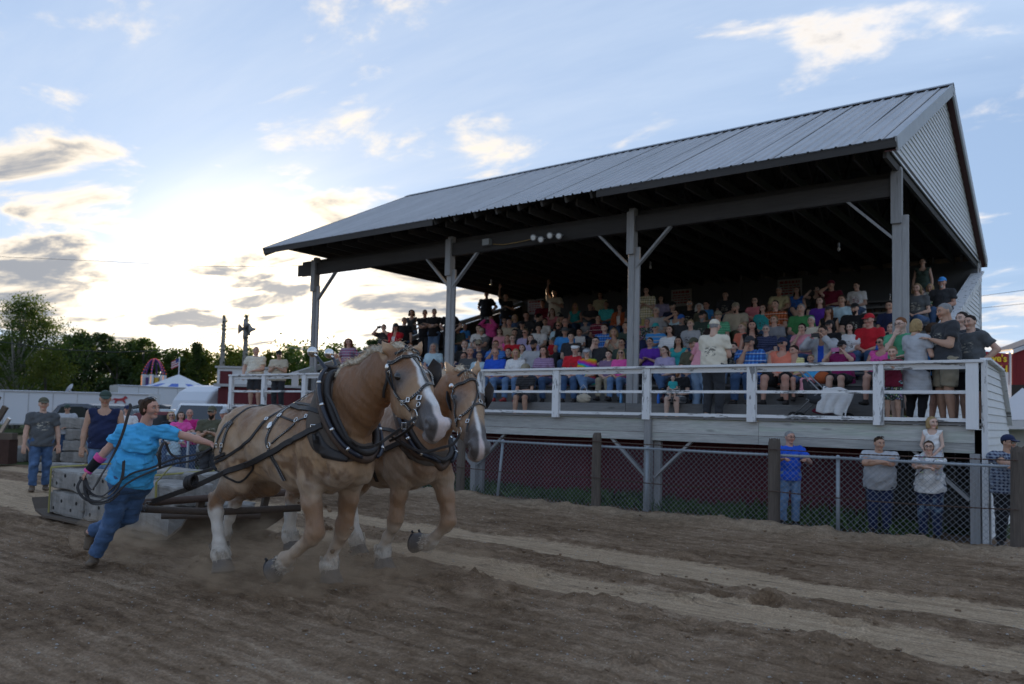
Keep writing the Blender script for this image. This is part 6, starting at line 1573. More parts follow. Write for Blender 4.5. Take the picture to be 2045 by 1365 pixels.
# ------------------------------------------------------------------ the loaded sled
def sled():
    e = empty('stone_sled', (-11.5, 6.0, 0)); inv = Matrix.Translation((11.5, -6.0, 0))
    def P_(mb, nm, mt, **k): o = mb.build(nm, mt, None, **k); o.parent = e; o.matrix_parent_inverse = inv; return o
    x0, x1, y0, y1 = -12.75, -9.35, 5.40, 6.75
    # steel pan with turned-up ends
    prof = [(x0 - .30, .26), (x0 - .16, .10), (x0 + .1, .035), (x1 - .3, .035), (x1 + .1, .08), (x1 + .42, .25), (x1 + .55, .40)]
    V = [(x, y, z + dz) for y in (y0 - .06, y1 + .06) for dz in (0, .035) for x, z in prof]; n = len(prof); F = []
    for i in range(n - 1): F += [(i, i + 1, 2 * n + i + 1, 2 * n + i), (n + i, 3 * n + i, 3 * n + i + 1, n + i + 1), (i, n + i, n + i + 1, i + 1), (2 * n + i, 2 * n + i + 1, 3 * n + i + 1, 3 * n + i)]
    F += [(0, 2 * n, 3 * n, n), (n - 1, 2 * n - 1, 4 * n - 1, 3 * n - 1)]
    P_(MB().add(V, F), 'steel_pan', M_steel)
    for y in (y0 + .2, y1 - .2): P_(MB().beam((x1 + .30, y, .20), (x1 + .42, y, .62), .05, .09, up=(0, 1, 0)), 'pan_bracket', M_steel)
    # evener bar and singletrees in front
    P_(MB().tube([(x1 + .45, y0 - .55, .60), (x1 + .50, y1 + .5, .60)], .045, 10), 'evener_bar', M_rust, smooth=True)
    a = atD(283, 1016, 8.75); b_ = atD(735, 1012, 9.4)
    P_(MB().tube([a, atD(430, 1022, 8.85), atD(600, 1014, 9.2)], .040, 10), 'draw_pole', wood('pole_wood', (.11, .085, .07), 'X', knots=False), smooth=True); P_(MB().tube([atD(322, 1030, 9.05), atD(520, 1030, 9.4)], .035, 8), 'draw_pole', wood('pole_wood', (.11, .085, .07), 'X', knots=False), smooth=True)
    # chain to the trace
    c0 = atD(291, 1006, depth(a) - .04); c1 = atD(345, 987, depth(a) - .25); N = 7
    for i in range(N):
        p = c0 + (c1 - c0) * (i + .5) / N; d = unit(c1 - c0); s1 = unit(np.cross(d, (0, 0, 1))); s2 = np.cross(d, s1); sd_ = s1 if i % 2 else s2
        P_(MB().tube([p + d * .034 * math.cos(t) + sd_ * .017 * math.sin(t) for t in np.linspace(0, 2 * PI, 13)[:-1]], .0065, 6, closed=True), 'chain_link', M_chain, smooth=True)
    P_(MB().tube([c0, c0 + np.array((.02, 0, -.04)), c0 + np.array((.0, 0, -.08)), c0 + np.array((-.04, 0, -.06))], .010, 8), 'hook', M_chain, smooth=True)
    tag(e, 'steel sled pan with draw poles and chain behind the team', 'sled')
    # concrete blocks: two courses, the load
    rr = random.Random(9); L = 1.13
    def blk(x, y, z, sx, sy, sz, label, holes=()):
        o = link_mesh('concrete_block', rough_block(sx, sy, sz, len(label) + x), M_conc); o.location = (x, y, z); o.rotation_euler = (0, 0, rr.uniform(-.015, .015)); tag(o, label, 'block', 'concrete blocks loaded on the sled')
        mb = MB()
        for hx, hz in holes: mb.tube([(hx, -sy / 2 - .004, hz), (hx, -sy / 2 + .004, hz)], .026, 10)
        if holes: mb.build('lifting_hole', plain('hole_dark', (.02, .018, .016), .9), o)
    hs = ((-.35, .10), (-.1, .22), (.2, .11), (.36, .22))
    for i in range(3): blk(x0 + .55 + i * L, 5.75, .075, L - .02, .62, .36, 'concrete block in the lower course of the sled load, %s' % ['tail end', 'middle', 'horse end'][i], hs if i < 2 else ())
    for i in range(3): blk(x0 + .55 + i * L, 6.42, .075, L - .02, .62, .36, 'hidden concrete block on the fence side of the sled load, %s' % ['tail end', 'middle', 'horse end'][i])
    for i in range(2): blk(x0 + .62 + i * L, 5.74, .445, L - .02, .6, .30, 'concrete block in the upper course of the sled load, %s' % ['tail end with strap', 'behind the driver'][i], hs)
    blk(x0 + .60 + 2 * L, 5.76, .445, L - .02, .6, .28, 'concrete block in the upper course nearest the horses')
    blk(x0 + .75 + L, 6.40, .445, 1.9, .6, .36, 'long concrete block on top of the sled load, fence side')
    # yellow tie-down straps
    ym = plain('strap_yellow', (.26, .23, .06), .7)
    for i, pts in enumerate((((x0 + .12, 5.41, .1), (x0 + .12, 5.41, .765), (x0 + .14, 5.5, .775), (x0 + .3, 6.7, .82)), ((x1 - 1.05, 5.40, .12), (x1 - 1.05, 5.41, .75), (x1 - 1.04, 5.5, .765), (x1 - .9, 6.6, .82)), ((x1 - .3, 5.41, .4), (x1 - .35, 5.43, .75), (x1 - 1.3, 6.2, .90)))):
        mb = MB(); P = np.array(pts); 
        for p, q in zip(P[:-1], P[1:]): mb.beam(p, q, .04, .010, up=(0, -1, .3))
        o = mb.build('tie_down_strap', ym); tag(o, ['yellow tie-down strap round the tail end of the sled load', 'yellow ratchet strap hanging in front of the sled load', 'yellow strap crossing the top of the blocks by the horses'][i], 'strap')
    # leather flap and ring hanging on the strap
    p = np.array((x1 - 1.05, 5.37, .62)); o = MB().prism([p + (-.10, 0, .12), p + (.12, 0, .10), p + (.13, -.01, -.06), p + (.02, -.015, -.10), p + (-.09, -.01, -.04)], (0, -.02, 0)).build('leather_flap', plain('tan_leather', (.17, .105, .06), .7, var=.3)); tag(o, 'tan leather flap hanging over the sled strap', 'flap')
sled()
# ------------------------------------------------------------------ people
def skinmat(name, col):
    if name in MATS: return MATS[name]
    mt, b, bs = newmat(name); at = b.n('ShaderNodeVertexColor', layer_name='Col'); P = coords(b)
    f = b.math('MULTIPLY_ADD', b.noise(P, 14, 4, .6), .3, .85)
    tone = b.vmath('SCALE', tuple(col), f)
    red = b.mix(b.smooth(b.noise(P, 5, 3, .5), .5, .8), (1, 1, 1), (1.08, .86, .82))
    tone = b.mix(1.0, tone, red, 'MULTIPLY')
    c = b.mix(at.outputs[1], at.outputs[0], b.mix(1.0, tone, at.outputs[0], 'MULTIPLY'))
    b.put(bs.inputs['Base Color'], c); bs.inputs['Roughness'].default_value = .55; bs.inputs['Specular IOR Level'].default_value = .35
    MATS[name] = mt; return mt
SKINS = [skinmat('skin_fair', (.58, .37, .28)), skinmat('skin_tan', (.50, .30, .21)), skinmat('skin_ruddy', (.56, .32, .24)), skinmat('skin_pale', (.64, .44, .35))]
CLR = dict(black=(.013, .013, .015), charcoal=(.035, .037, .042), grey=(.20, .205, .22), lgrey=(.36, .37, .39), dgrey=(.075, .08, .085), white=(.66, .66, .66), cream=(.55, .50, .40), tan=(.40, .35, .27), khaki=(.23, .20, .145), olive=(.075, .075, .05), dgreen=(.035, .055, .045), green=(.05, .20, .07), kelly=(.07, .27, .15), teal=(.03, .30, .31), aqua=(.055, .31, .56), lblue=(.38, .52, .66), blue=(.03, .12, .42), royal=(.02, .08, .46), sky=(.05, .25, .60), denim=(.045, .085, .165), jeans=(.10, .17, .29), ljeans=(.24, .34, .47), navy=(.014, .02, .055), purple=(.10, .03, .30), mauve=(.17, .11, .19), lavender=(.34, .30, .46), pink=(.70, .08, .30), lpink=(.60, .26, .31), rose=(.52, .17, .20), magenta=(.42, .02, .16), maroon=(.13, .012, .03), red=(.42, .015, .025), orange=(.85, .17, .11), rust=(.34, .085, .03), yellow=(.45, .40, .16), straw=(.48, .43, .25), brown=(.09, .05, .03), plum=(.20, .015, .09))
HAIRC = dict(black=(.010, .008, .008), dark=(.022, .014, .010), brown=(.055, .030, .017), auburn=(.12, .045, .02), red=(.19, .075, .03), blond=(.36, .25, .12), sand=(.22, .15, .08), grey=(.26, .26, .26), white=(.55, .54, .52))
def cloth(col, pat=None):
    key = 'cloth_%s_%s' % (col, pat)
    if key in MATS: return MATS[key]
    base = tuple(min(.8, q * 1.35) for q in CLR[col])
    mt, b, bs = newmat(key); P = coords(b); sep = b.n('ShaderNodeSeparateXYZ'); b.put(sep.inputs[0], P); x, y, z = sep.outputs
    n = b.noise(P, 6, 5, .6); c = b.vmath('SCALE', tuple(base), b.math('MULTIPLY_ADD', n, .36, .82))
    def wave(v, f, lo, hi): return b.smooth(b.math('SINE', b.math('MULTIPLY', v, f)), lo, hi)
    if pat == 'plaid':
        c = b.mix(b.math('MULTIPLY', wave(x, 95, .2, .6), .55), c, tuple(min(1, q * 2.6 + .05) for q in base)); c = b.mix(b.math('MULTIPLY', wave(z, 95, .2, .6), .55), c, tuple(q * .25 for q in base)); c = b.mix(b.math('MULTIPLY', wave(z, 47, .9, .97), .7), c, (.6, .6, .6))
    elif pat == 'gingham':
        c = b.mix(b.math('MULTIPLY', wave(x, 130, -.1, .2), .5), c, (.30, .36, .45)); c = b.mix(b.math('MULTIPLY', wave(z, 130, -.1, .2), .5), c, (.36, .42, .5))
    elif pat == 'madras':
        c = b.mix(b.math('MULTIPLY', wave(x, 90, .3, .6), .7), c, (.5, .06, .12)); c = b.mix(b.math('MULTIPLY', wave(z, 80, .3, .6), .6), c, (.5, .5, .55))
    elif pat == 'stripe': c = b.mix(b.math('MULTIPLY', wave(z, 150, .1, .5), .7), c, tuple(min(1, q * 2.2 + .08) for q in base))
    elif pat == 'bands': c = b.mix(b.math('MULTIPLY', wave(z, 62, .55, .8), .8), c, (.5, .55, .6))
    elif pat == 'tiedye':
        ang = b.math('ARCTAN2', b.math('SUBTRACT', z, .28), x); rad = b.vmath('LENGTH', b.vmath('MULTIPLY', P, (1, 0, 1)), None, out=1)
        t = b.math('FRACT', b.math('ADD', b.math('MULTIPLY', z, 4.2), b.math('ADD', b.math('MULTIPLY', ang, .32), b.math('MULTIPLY', n, .35))))
        c = b.ramp(t, [(0, (.62, .03, .22)), (.2, (.75, .22, .02)), (.38, (.65, .60, .04)), (.52, (.06, .45, .08)), (.66, (.02, .30, .65)), (.82, (.22, .04, .50)), (1, (.62, .03, .22))])
    elif pat in ('print', 'printu', 'back', 'flag'):
        side = b.math('GREATER_THAN', y, .0) if pat != 'back' else b.math('LESS_THAN', y, .0)
        pm = b.smooth(b.noise(b.mapping(P, (1, .2, 2.2)), 17, 3, .6), .50, .56)
        fx = b.math('SUBTRACT', 1.0, b.smooth(b.math('ABSOLUTE', x), .08, .12)); fz = b.math('SUBTRACT', 1.0, b.smooth(b.math('ABSOLUTE', b.math('SUBTRACT', z, PRZ.get(pat, .36))), .06, .10))
        pm = b.math('MULTIPLY', b.math('MULTIPLY', pm, side), b.math('MULTIPLY', fx, fz))
        light = sum(base) < .6
        pc = (.45, .43, .36) if light else (.06, .06, .055)
        if pat == 'flag': pc = (.30, .05, .10)
        c = b.mix(b.math('MULTIPLY', pm, .85), c, pc)
    elif pat == 'floral':
        vo = b.n('ShaderNodeTexVoronoi'); vo.inputs['Scale'].default_value = 26; b.put(vo.inputs['Vector'], P)
        c = b.mix(b.smooth(vo.outputs['Distance'], .35, .5), b.mix(.5, vo.outputs['Color'], (.5, .45, .5)), c)
    elif pat == 'splotch': c = b.mix(b.smooth(n, .52, .6), c, (.10, .16, .22))
    elif pat == 'knit':
        c = b.mix(b.math('MULTIPLY', wave(z, 260, 0, .5), .35), c, tuple(q * .55 for q in base))
    elif pat == 'faded': c = b.mix(b.math('MULTIPLY', b.smooth(n, .42, .75), .6), c, tuple(min(1, q * 1.8 + .03) for q in base))
    b.put(bs.inputs['Base Color'], c); bs.inputs['Roughness'].default_value = .85; bs.inputs['Specular IOR Level'].default_value = .2; bs.inputs['Sheen Weight'].default_value = .1
    bump(b, bs, b.math('ADD', b.noise(b.mapping(P, (1, 1, .6)), 13, 4, .55, 1.0), b.math('MULTIPLY', b.noise(P, 160, 2, .5), .08)), .012)
    MATS[key] = mt; return mt
PRZ = dict(print=.38, printu=1.22, back=1.18, flag=.38)
def hairmat(c):
    k = 'hair_' + c
    if k in MATS: return MATS[k]
    mt, b, bs = newmat(k); P = coords(b); n = b.noise(b.mapping(P, (30, 30, 4)), 3, 5, .65, .8)
    b.put(bs.inputs['Base Color'], b.vmath('SCALE', HAIRC[c], b.math('MULTIPLY_ADD', n, 1.3, .4))); bs.inputs['Roughness'].default_value = .6; bs.inputs['Specular IOR Level'].default_value = .15; bump(b, bs, n, .008); MATS[k] = mt; return mt
# ---- head
HEADS = {}
def head_template(sex, res=.0075):
    key = (sex, res)
    if key in HEADS: return HEADS[key]
    S = Sdf(); f = 1.0 if sex == 'm' else .92
    S.ball((0, -.012, .028), (.075, .096, .086), .02); S.ball((0, .035, .015), (.064, .05, .06), .03)
    S.cone((0, .018, -.03), (0, .048, -.088), (.058 * f, .056), (.034 * f, .030), .03)
    for s_ in (-1, 1):
        S.ball((s_ * .038, .056, -.022), (.026, .028, .026), .025)
        S.ball((s_ * .078, -.012, -.006), (.010, .020, .032), .008)
        S.ball((s_ * .031, .102, .010), (.017, .014, .010), .012, neg=True)
        S.cone((s_ * .018, .088, .030), (s_ * .050, .074, .030), .009, .007, .012)
    S.cone((0, .088, .014), (0, .107, -.026), .008, .0125, .012)
    for s_ in (-1, 1): S.ball((s_ * .012, .098, -.030), (.009, .010, .008), .008)
    S.ball((0, .086, -.054), (.021, .012, .0065), .006); S.ball((0, .084, -.066), (.018, .012, .0065), .006)
    S.ball((0, .073, -.092), (.018, .015, .015), .02)
    S.cone((0, -.022, -.06), (0, -.036, -.165), .054 * f, .056 * f, .03)
    V, Fq = S.mesh(res)
    C = np.ones((len(V), 4))
    def paint(m_, col, a=1.0): C[m_, :3] = col; C[m_, 3] = a
    x, y, z = np.abs(V[:, 0]), V[:, 1], V[:, 2]
    paint((y > .07) & (x < .024) & (np.abs(z + .060) < .0105), (.92, .66, .64))
    paint((y > .06) & (np.abs(z - .034) < .006) & (x > .012) & (x < .052), (.22, .17, .15))
    paint((y > .06) & (y < .094) & (((x - .031) / .019) ** 2 + ((z - .010) / .010) ** 2 < 1), (.46, .36, .33))  # eye-socket shade painted into the skin colour
    E_ = Sdf(); base = len(V)
    Vs, Fs, Cs = [V], [Fq], [C]
    for s_ in (-1, 1):
        e = Sdf().ball((s_ * .031, .0795, .010), (.0125, .0118, .0105), .01); v, q = e.mesh(.0042)
        c = np.zeros((len(v), 4)); c[:, :3] = (.50, .48, .46)
        ir = np.hypot(v[:, 0] - s_ * .031, v[:, 2] - .010) < .0062; c[ir & (v[:, 1] > .08), :3] = (.018, .014, .012)
        Vs.append(v); Fs.append(q + base); Cs.append(c); base += len(v)
    HEADS[key] = (np.concatenate(Vs), np.concatenate(Fs), np.concatenate(Cs)); return HEADS[key]
HANDS = {}
def hand_template(kind):
    """right hand: origin at the wrist, fingers along +y, palm facing -z, thumb towards -x"""
    if kind in HANDS: return HANDS[kind]
    S = Sdf(); S.cone((0, -.02, 0), (0, .02, 0), (.027, .019), (.033, .015), .015); S.cone((0, .02, 0), (0, .082, 0), (.036, .014), (.040, .012), .015)
    curl = {'relax': .35, 'grip': 1.15, 'flat': .08}[kind]
    for i, (x, L) in enumerate(((-.029, .072), (-.010, .080), (.010, .074), (.028, .058))):
        p = np.array((x, .085, 0.0)); a = curl * .5; r = .0092
        for j, f in enumerate((.46, .32, .24)):
            q = p + np.array((x * .12, math.cos(a), -math.sin(a))) * L * f; S.cone(p, q, r, r * .92, .005); p = q; r *= .92; a += curl
    p = np.array((-.030, .018, -.004)); a = -.75
    for f, r, bend in ((.042, .0125, .0), (.032, .0105, .35), (.024, .0095, .3)):
        a += bend * (1.5 if kind == 'grip' else .6); q = p + np.array((math.sin(a), math.cos(a), -.35 if kind == 'grip' else -.18)) * f; S.cone(p, q, r, r * .93, .008); p = q
    V, Fq = S.mesh(.0072); HANDS[kind] = (V, Fq); return HANDS[kind]
def ik(a, b, l1, l2, pole):
    a = np.asarray(a, float); b = np.asarray(b, float); d = b - a; L = np.linalg.norm(d); mx = (l1 + l2) * .995
    if L > mx: b = a + d / L * mx; d = b - a; L = mx
    L = max(L, abs(l1 - l2) + .02); u = d / np.linalg.norm(d); x = (l1 * l1 - l2 * l2 + L * L) / (2 * L); h = math.sqrt(max(l1 * l1 - x * x, 0))
    p = np.asarray(pole, float); p = p - u * (p @ u); p = unit(p); return a + u * x + p * h, b
def pose_joints(post, arms, sex='m', lean=0.0, legs='n', var=0, g=1.0):
    """joint positions for an adult 1.75 m tall facing +y; seated figures have z = 0 at the seat, standing ones at the ground"""
    J = {}; sw = {'m': .195, 'f': .172, 'c': .165}[sex] * (1 + .25 * (g - 1)); hw = {'m': .092, 'f': .098, 'c': .085}[sex]
    seat = post == 's'; pz = .10 if seat else .94
    J['pel'] = np.array((0, 0, pz)); ln = lean + (.10 if seat else .02)
    sp = np.array((0, math.sin(ln), math.cos(ln)))
    J['ab'] = J['pel'] + sp * .17; J['ch'] = J['pel'] + sp * .36; J['nk'] = J['pel'] + sp * .535
    up2 = unit(sp + np.array((0, .12 - ln * .5, .35))); J['hd'] = J['nk'] + up2 * .148
    for s_, n in ((1, 'R'), (-1, 'L')):
        J['sh' + n] = J['pel'] + sp * .455 + np.array((s_ * sw, .0, 0)); J['hp' + n] = J['pel'] + np.array((s_ * hw, 0, -.01))
    l = {'lap': ((.075, .27, pz + .11), (-.07, .25, pz + .11)), 'clasp': ((.03, .42, pz + .16), (-.03, .42, pz + .16)), 'cross': ((-.12, .235, pz + .24), (.13, .225, pz + .28)),
         'chin': ((.03, .19 + ln * .35, pz + .50), (-.06, .24, pz + .14)), 'chinL': ((.10, .22, pz + .20), (-.03, .19 + ln * .35, pz + .50)), 'camera': ((.085, .30, pz + .64), (-.085, .30, pz + .64)), 'clap': ((.035, .28, pz + .42), (-.03, .27, pz + .42)),
         'down': ((sw + .085, .06, pz - .10), (-sw - .085, .04, pz - .10)), 'hip': ((.19, .0, pz + .08), (-.19, 0, pz + .08)), 'rail': ((.20, .38, pz + .30), (-.20, .38, pz + .30)), 'railx': ((-.04, .45, pz + .34), (.05, .44, pz + .355)),
         'up': ((.22, .08, pz + .98), (-.12, .22, pz + .30)), 'hold': ((.06, .235, pz + .26), (-.05, .235, pz + .27)), 'thigh': ((.15, .36, pz + .09), (-.15, .36, pz + .09)), 'phone': ((.11, .32, pz + .56), (-.11, .32, pz + .56)), 'back': ((.30, -.12, pz + .02), (-.30, -.12, pz + .02)), 'side': ((sw + .10, .10, pz + .0), (-.06, .24, pz + .12)),
         'ankle': ((.16, -.16, pz + .03), (-.10, .28, pz + .12)), 'face': ((.06, .17, pz + .62), (-.08, .24, pz + .16))}[arms]
    for n, w_, s_ in (('R', l[0], 1), ('L', l[1], -1)):
        pole = (s_ * .7, -.5, -.6) if arms not in ('hip', 'cross') else (s_ * 1.0, -.6, -.1)
        if arms == 'railx': pole = (s_ * 1.0, .1, -.2)
        if arms in ('camera', 'phone', 'face', 'up'): pole = (s_ * .8, -.1, -.9)
        J['el' + n], J['wr' + n] = ik(J['sh' + n], w_, .285, .255, pole)
    if seat:
        for n, s_ in (('R', 1), ('L', -1)):
            wd = {'n': .115, 'w': .20, 'x': .10}[legs]; kz = .10
            J['kn' + n] = np.array((s_ * wd, .43, kz)); J['an' + n] = np.array((s_ * (wd + .01), .40 + .05 * ((var + (s_ > 0)) % 2), -.335))
        if legs == 'x': J['knR'] = np.array((.02, .44, .19)); J['anR'] = np.array((-.16, .52, -.14))
    else:
        for n, s_ in (('R', 1), ('L', -1)):
            dy = {'n': 0, 'w': .08 * s_, 'x': .03}[legs]; J['kn' + n] = np.array((s_ * .105, .025 + dy * .6, .50)); J['an' + n] = np.array((s_ * .115, -.02 + dy, .085))
    for n in 'RL': J['to' + n] = J['an' + n] + np.array((.03 if n == 'R' else -.03, .15, -.055))
    return J
def torso(S, J, g, sex, off=0.0, k=.05, belly=None):
    side = unit(J['shR'] - J['shL']); g2 = 1 + (g - 1) * 1.25; bl = (g2 - 1) * .9
    fw = np.cross(J['nk'] - J['pel'], side); fw = -unit(fw) if fw[1] < 0 and abs(fw[1]) > .3 else unit(fw)
    fw = unit(np.cross(unit(J['nk'] - J['pel']), side)); 
    S.cone(J['hpL'] * .9 + J['hpR'] * .1, J['hpR'] * .9 + J['hpL'] * .1, (.105 * g + off, .115 * g + off), (.105 * g + off, .115 * g + off), k, side=(0, 0, 1))
    w_ = {'m': (.150, .160, .165), 'f': (.152, .132, .140), 'c': (.13, .125, .135)}[sex]
    S.cone(J['pel'], J['ab'], (w_[0] * g2 + off, .112 * g2 + off), (w_[1] * g2 + off, .105 * g2 + off), k, side=side)
    S.cone(J['ab'], J['ch'], (w_[1] * g2 + off, .108 * g2 + off), (w_[2] * (g2 * .6 + .4) + off, .108 * (g2 * .6 + .4) + off), k, side=side)
    S.cone(J['ch'], J['ch'] * .4 + J['nk'] * .6, (w_[2] * (g2 * .5 + .5) + off, .105 * g + off), (.10 + off, .075 + off), k, side=side)
    for n in 'RL':
        S.cone(J['nk'] * .55 + J['ch'] * .45, J['sh' + n], (.07 + off, .062 * g + off), (.060 * g + off, .058 * g + off), k * .9)
        if sex == 'f': S.ball(J['ch'] + side * (.072 if n == 'R' else -.072) + fw * (.085 * g) - unit(J['nk'] - J['pel']) * .015, (.066 * g + off, .06 * g + off, .062 * g + off), .05)
    if g > 1.12: S.ball(J['ab'] + fw * .05 * g2 - np.array((0, 0, .03)), np.array((.14, .12, .13)) * g2 + off, .08, side=side)
def limbs(S, J, g, sex, off=0.0, arm=True, leg=True):
    ga = g * {'m': 1.0, 'f': .86, 'c': .80}[sex]
    for n in 'RL':
        if arm:
            S.cone(J['sh' + n], J['el' + n], .056 * ga + off, .042 * ga + off, .025); m_ = J['el' + n] * .65 + J['wr' + n] * .35
            S.cone(J['el' + n], m_, .042 * ga + off, .043 * ga + off, .02); S.cone(m_, J['wr' + n], .043 * ga + off, .0275 * ga ** .5 + off, .02)
        if leg:
            S.cone(J['hp' + n], J['kn' + n], .088 * g + off, .060 * g ** .6 + off, .03); m_ = J['kn' + n] * .68 + J['an' + n] * .32 - unit(np.cross(J['kn' + n] - J['an' + n], (1, 0, 0))) * .0
            S.cone(J['kn' + n], m_, .057 * g ** .6 + off, .058 * g ** .6 + off, .02); S.cone(m_, J['an' + n], .058 * g ** .6 + off, .038 + off, .02)
def cutf(point, normal):
    p = np.asarray(point, float); n = unit(normal)
    return lambda d, Q: np.maximum(d, (Q - p) @ n)
def keepout(c, r, sc=(1, 1, 1)):
    c = np.asarray(c, float); sc = np.asarray(sc, float)
    return lambda d, Q: np.maximum(d, r - np.sqrt((((Q - c) / sc) ** 2).sum(-1)))
BC = {}
def cached(key, fn):
    if key not in BC:
        V, Fq, C = fn(); me = mesh_np(str(key[0]), V, Fq, True)
        if C is not None: set_col(me, C)
        BC[key] = me
    return BC[key]
def frame_head(J, yaw, pitch, scale=1.0, roll=0.0):
    return rotz(yaw) @ rotx(pitch) @ roty(roll) * scale
def body_geo(J, g, sex, HR, res, hand=('relax', 'relax'), handrot=(0, 0)):
    S = Sdf(); torso(S, J, g * .93, sex, -.012); limbs(S, J, g, sex)
    S.cone(J['nk'] - unit(J['nk'] - J['ch']) * .03, J['hd'] * .7 + J['nk'] * .3, .056, .052, .03)
    V, Fq = S.mesh(res); Vs, Fs = [V], [Fq]; Cs = [np.ones((len(V), 4))]; base = len(V)
    hv, hf, hc = head_template('m' if sex == 'm' else 'f', .0062 if res < .013 else .0082)
    v = hv @ HR.T + J['hd']; Vs.append(v); Fs.append(hf + base); Cs.append(hc); base += len(v)
    for q, n in enumerate('RL'):
        tv, tf = hand_template(hand[q]); y = unit(J['wr' + n] - J['el' + n]); xx = np.array((1.0, 0, 0)) if n == 'R' else np.array((1.0, 0, 0))
        up = np.array((0, 0, 1.0)) if abs(y[2]) < .8 else np.array((0, 1.0, 0)) * (1 if y[2] < 0 else -1)
        x = unit(np.cross(y, up)); z = np.cross(x, y); B = np.stack([x, y, z], 1); a = handrot[q]
        if a: B = B @ roty(a)
        t = tv.copy(); f2 = tf
        if n == 'L': t[:, 0] *= -1; f2 = tf[:, ::-1]
        sc = {'m': 1.05, 'f': .92, 'c': .9}[sex]
        v = (t * sc) @ B.T + J['wr' + n]; Vs.append(v); Fs.append(f2 + base); Cs.append(np.ones((len(v), 4))); base += len(v)
    return np.concatenate(Vs), np.concatenate(Fs), np.concatenate(Cs)
def top_geo(J, g, sex, kind, res):
    S = Sdf(); off = {'tank': .008, 'tee': .013, 'polo': .013, 'long': .014, 'shirt': .015, 'jacket': .020, 'dress': .016}[kind]
    torso(S, J, g, sex, off); ga = g * {'m': 1.0, 'f': .86, 'c': .80}[sex]
    spine = unit(J['nk'] - J['pel'])
    if kind in ('dress',):
        dn = J['pel'] - spine * .45; S.cone(J['pel'], dn, (.185 * g, .15 * g), (.25 * g, .20 * g), .05, flat=1)
    else: S.cone(J['ab'], J['pel'] - spine * .06, (.168 * g + off + .006, .128 * g + off + .006), (.185 * g + off + .012, .142 * g + off + .012), .05, side=unit(J['shR'] - J['shL']))
    for n in 'RL':
        if kind == 'tank': continue
        f = {'tee': .62, 'polo': .62, 'dress': .62, 'long': .98, 'shirt': .62, 'jacket': .98}[kind]
        if kind in ('long', 'jacket'):
            S.cone(J['sh' + n], J['el' + n], .060 * ga + off, .048 * ga + off, .03); S.cone(J['el' + n], J['el' + n] * .06 + J['wr' + n] * .94, .048 * ga + off, .036 * ga + off, .02, flat=1)
        else:
            S.cone(J['sh' + n], J['sh' + n] * (1 - f) + J['el' + n] * f, .062 * ga + off, .060 * ga + off + .006, .03, flat=1)
    fk = 1.6 if res < .013 else 1.0; S.post.append(wrinkle(.0075 * fk, 21, J['wrR'][0] * 9)); S.post.append(wrinkle(.004 * fk, 47, J['wrL'][0] * 7, ((.9, .3, .7), (-.7, .8, .9), (.3, -.6, 1.3)))); 
    if kind != 'dress': S.post.append(cutf(J['pel'] - spine * (.10 if res > .013 else .035), -spine))
    nk = J['nk'] + np.array((0, .03, .035)) if kind != 'tank' else J['nk'] + np.array((0, .05, .0))
    S.post.append(keepout(nk, .078 if kind != 'tank' else .105, (1, 1, .75 if kind != 'tank' else 1.35)))
    if kind == 'tank':
        for n in 'RL': S.post.append(keepout(J['sh' + n] + (J['sh' + n] - J['nk']) * .42 - np.array((0, 0, .0)), .092 * ga, (.9, 1, 1.25)))
    if kind in ('jacket',):
        S.post.append(lambda d, Q: np.maximum(d, np.where(Q[..., 1] > J['ab'][1] + .02, .055 - np.abs(Q[..., 0] - J['ab'][0]), -1)))
    V, Fq = S.mesh(res); return V, Fq, None
def bottom_geo(J, g, sex, kind, res):
    S = Sdf(); off = .012; spine = unit(J['nk'] - J['pel'])
    S.cone(J['hpL'], J['hpR'], (.115 * g + off, .118 * g + off), (.115 * g + off, .118 * g + off), .04, side=(0, 0, 1))
    S.cone(J['pel'] - spine * .02, J['ab'] * .6 + J['pel'] * .4, (.152 * g + off, .115 * g + off), (.155 * g + off, .118 * g + off), .04, side=(1, 0, 0), flat=1)
    for n in 'RL':
        h, kn, an = J['hp' + n], J['kn' + n], J['an' + n]
        if kind == 'shorts': S.cone(h, h * .1 + kn * .9, .098 * g + off, .088 * g + off, .035, flat=1)
        elif kind == 'skirt': S.cone(h, h * .25 + kn * .75, .11 * g + off, .12 * g + off, .06, flat=1)
        else:
            S.cone(h, kn, .094 * g + off, .070 * g ** .6 + off, .035); t = an * .93 + kn * .07
            if kind == 'capri': t = an * .72 + kn * .28
            S.cone(kn, t, .068 * g ** .6 + off, (.058 if kind != 'legging' else .040) + off, .02, flat=1)
    S.post.append(wrinkle(.007, 19, 2.0)); S.post.append(wrinkle(.004, 44, 1.0, ((.6, .3, 1.2), (-.7, .8, .9), (.3, -.6, 1.3)))); V, Fq = S.mesh(res); return V, Fq, None
def shoe_geo(J, n, res):
    S = Sdf(); a, t = J['an' + n], J['to' + n]; d = unit(t - a + np.array((0, 0, .055))); lt = unit(np.cross(d, (0, 0, 1))); dn = np.cross(d, lt); dn = dn if dn[2] < 0 else -dn; f = a + dn * .045
    S.cone(f - d * .045, f + d * .06, (.042, .038), (.048, .036), .02, side=lt); S.cone(f + d * .06, f + d * .165, (.050, .036), (.042, .026), .02, side=lt)
    S.cone(f, a - dn * .03, .045, .048, .02, flat=1); S.post.append(cutf(a + dn * .085, dn))
    V, Fq = S.mesh(res); return V, Fq, None
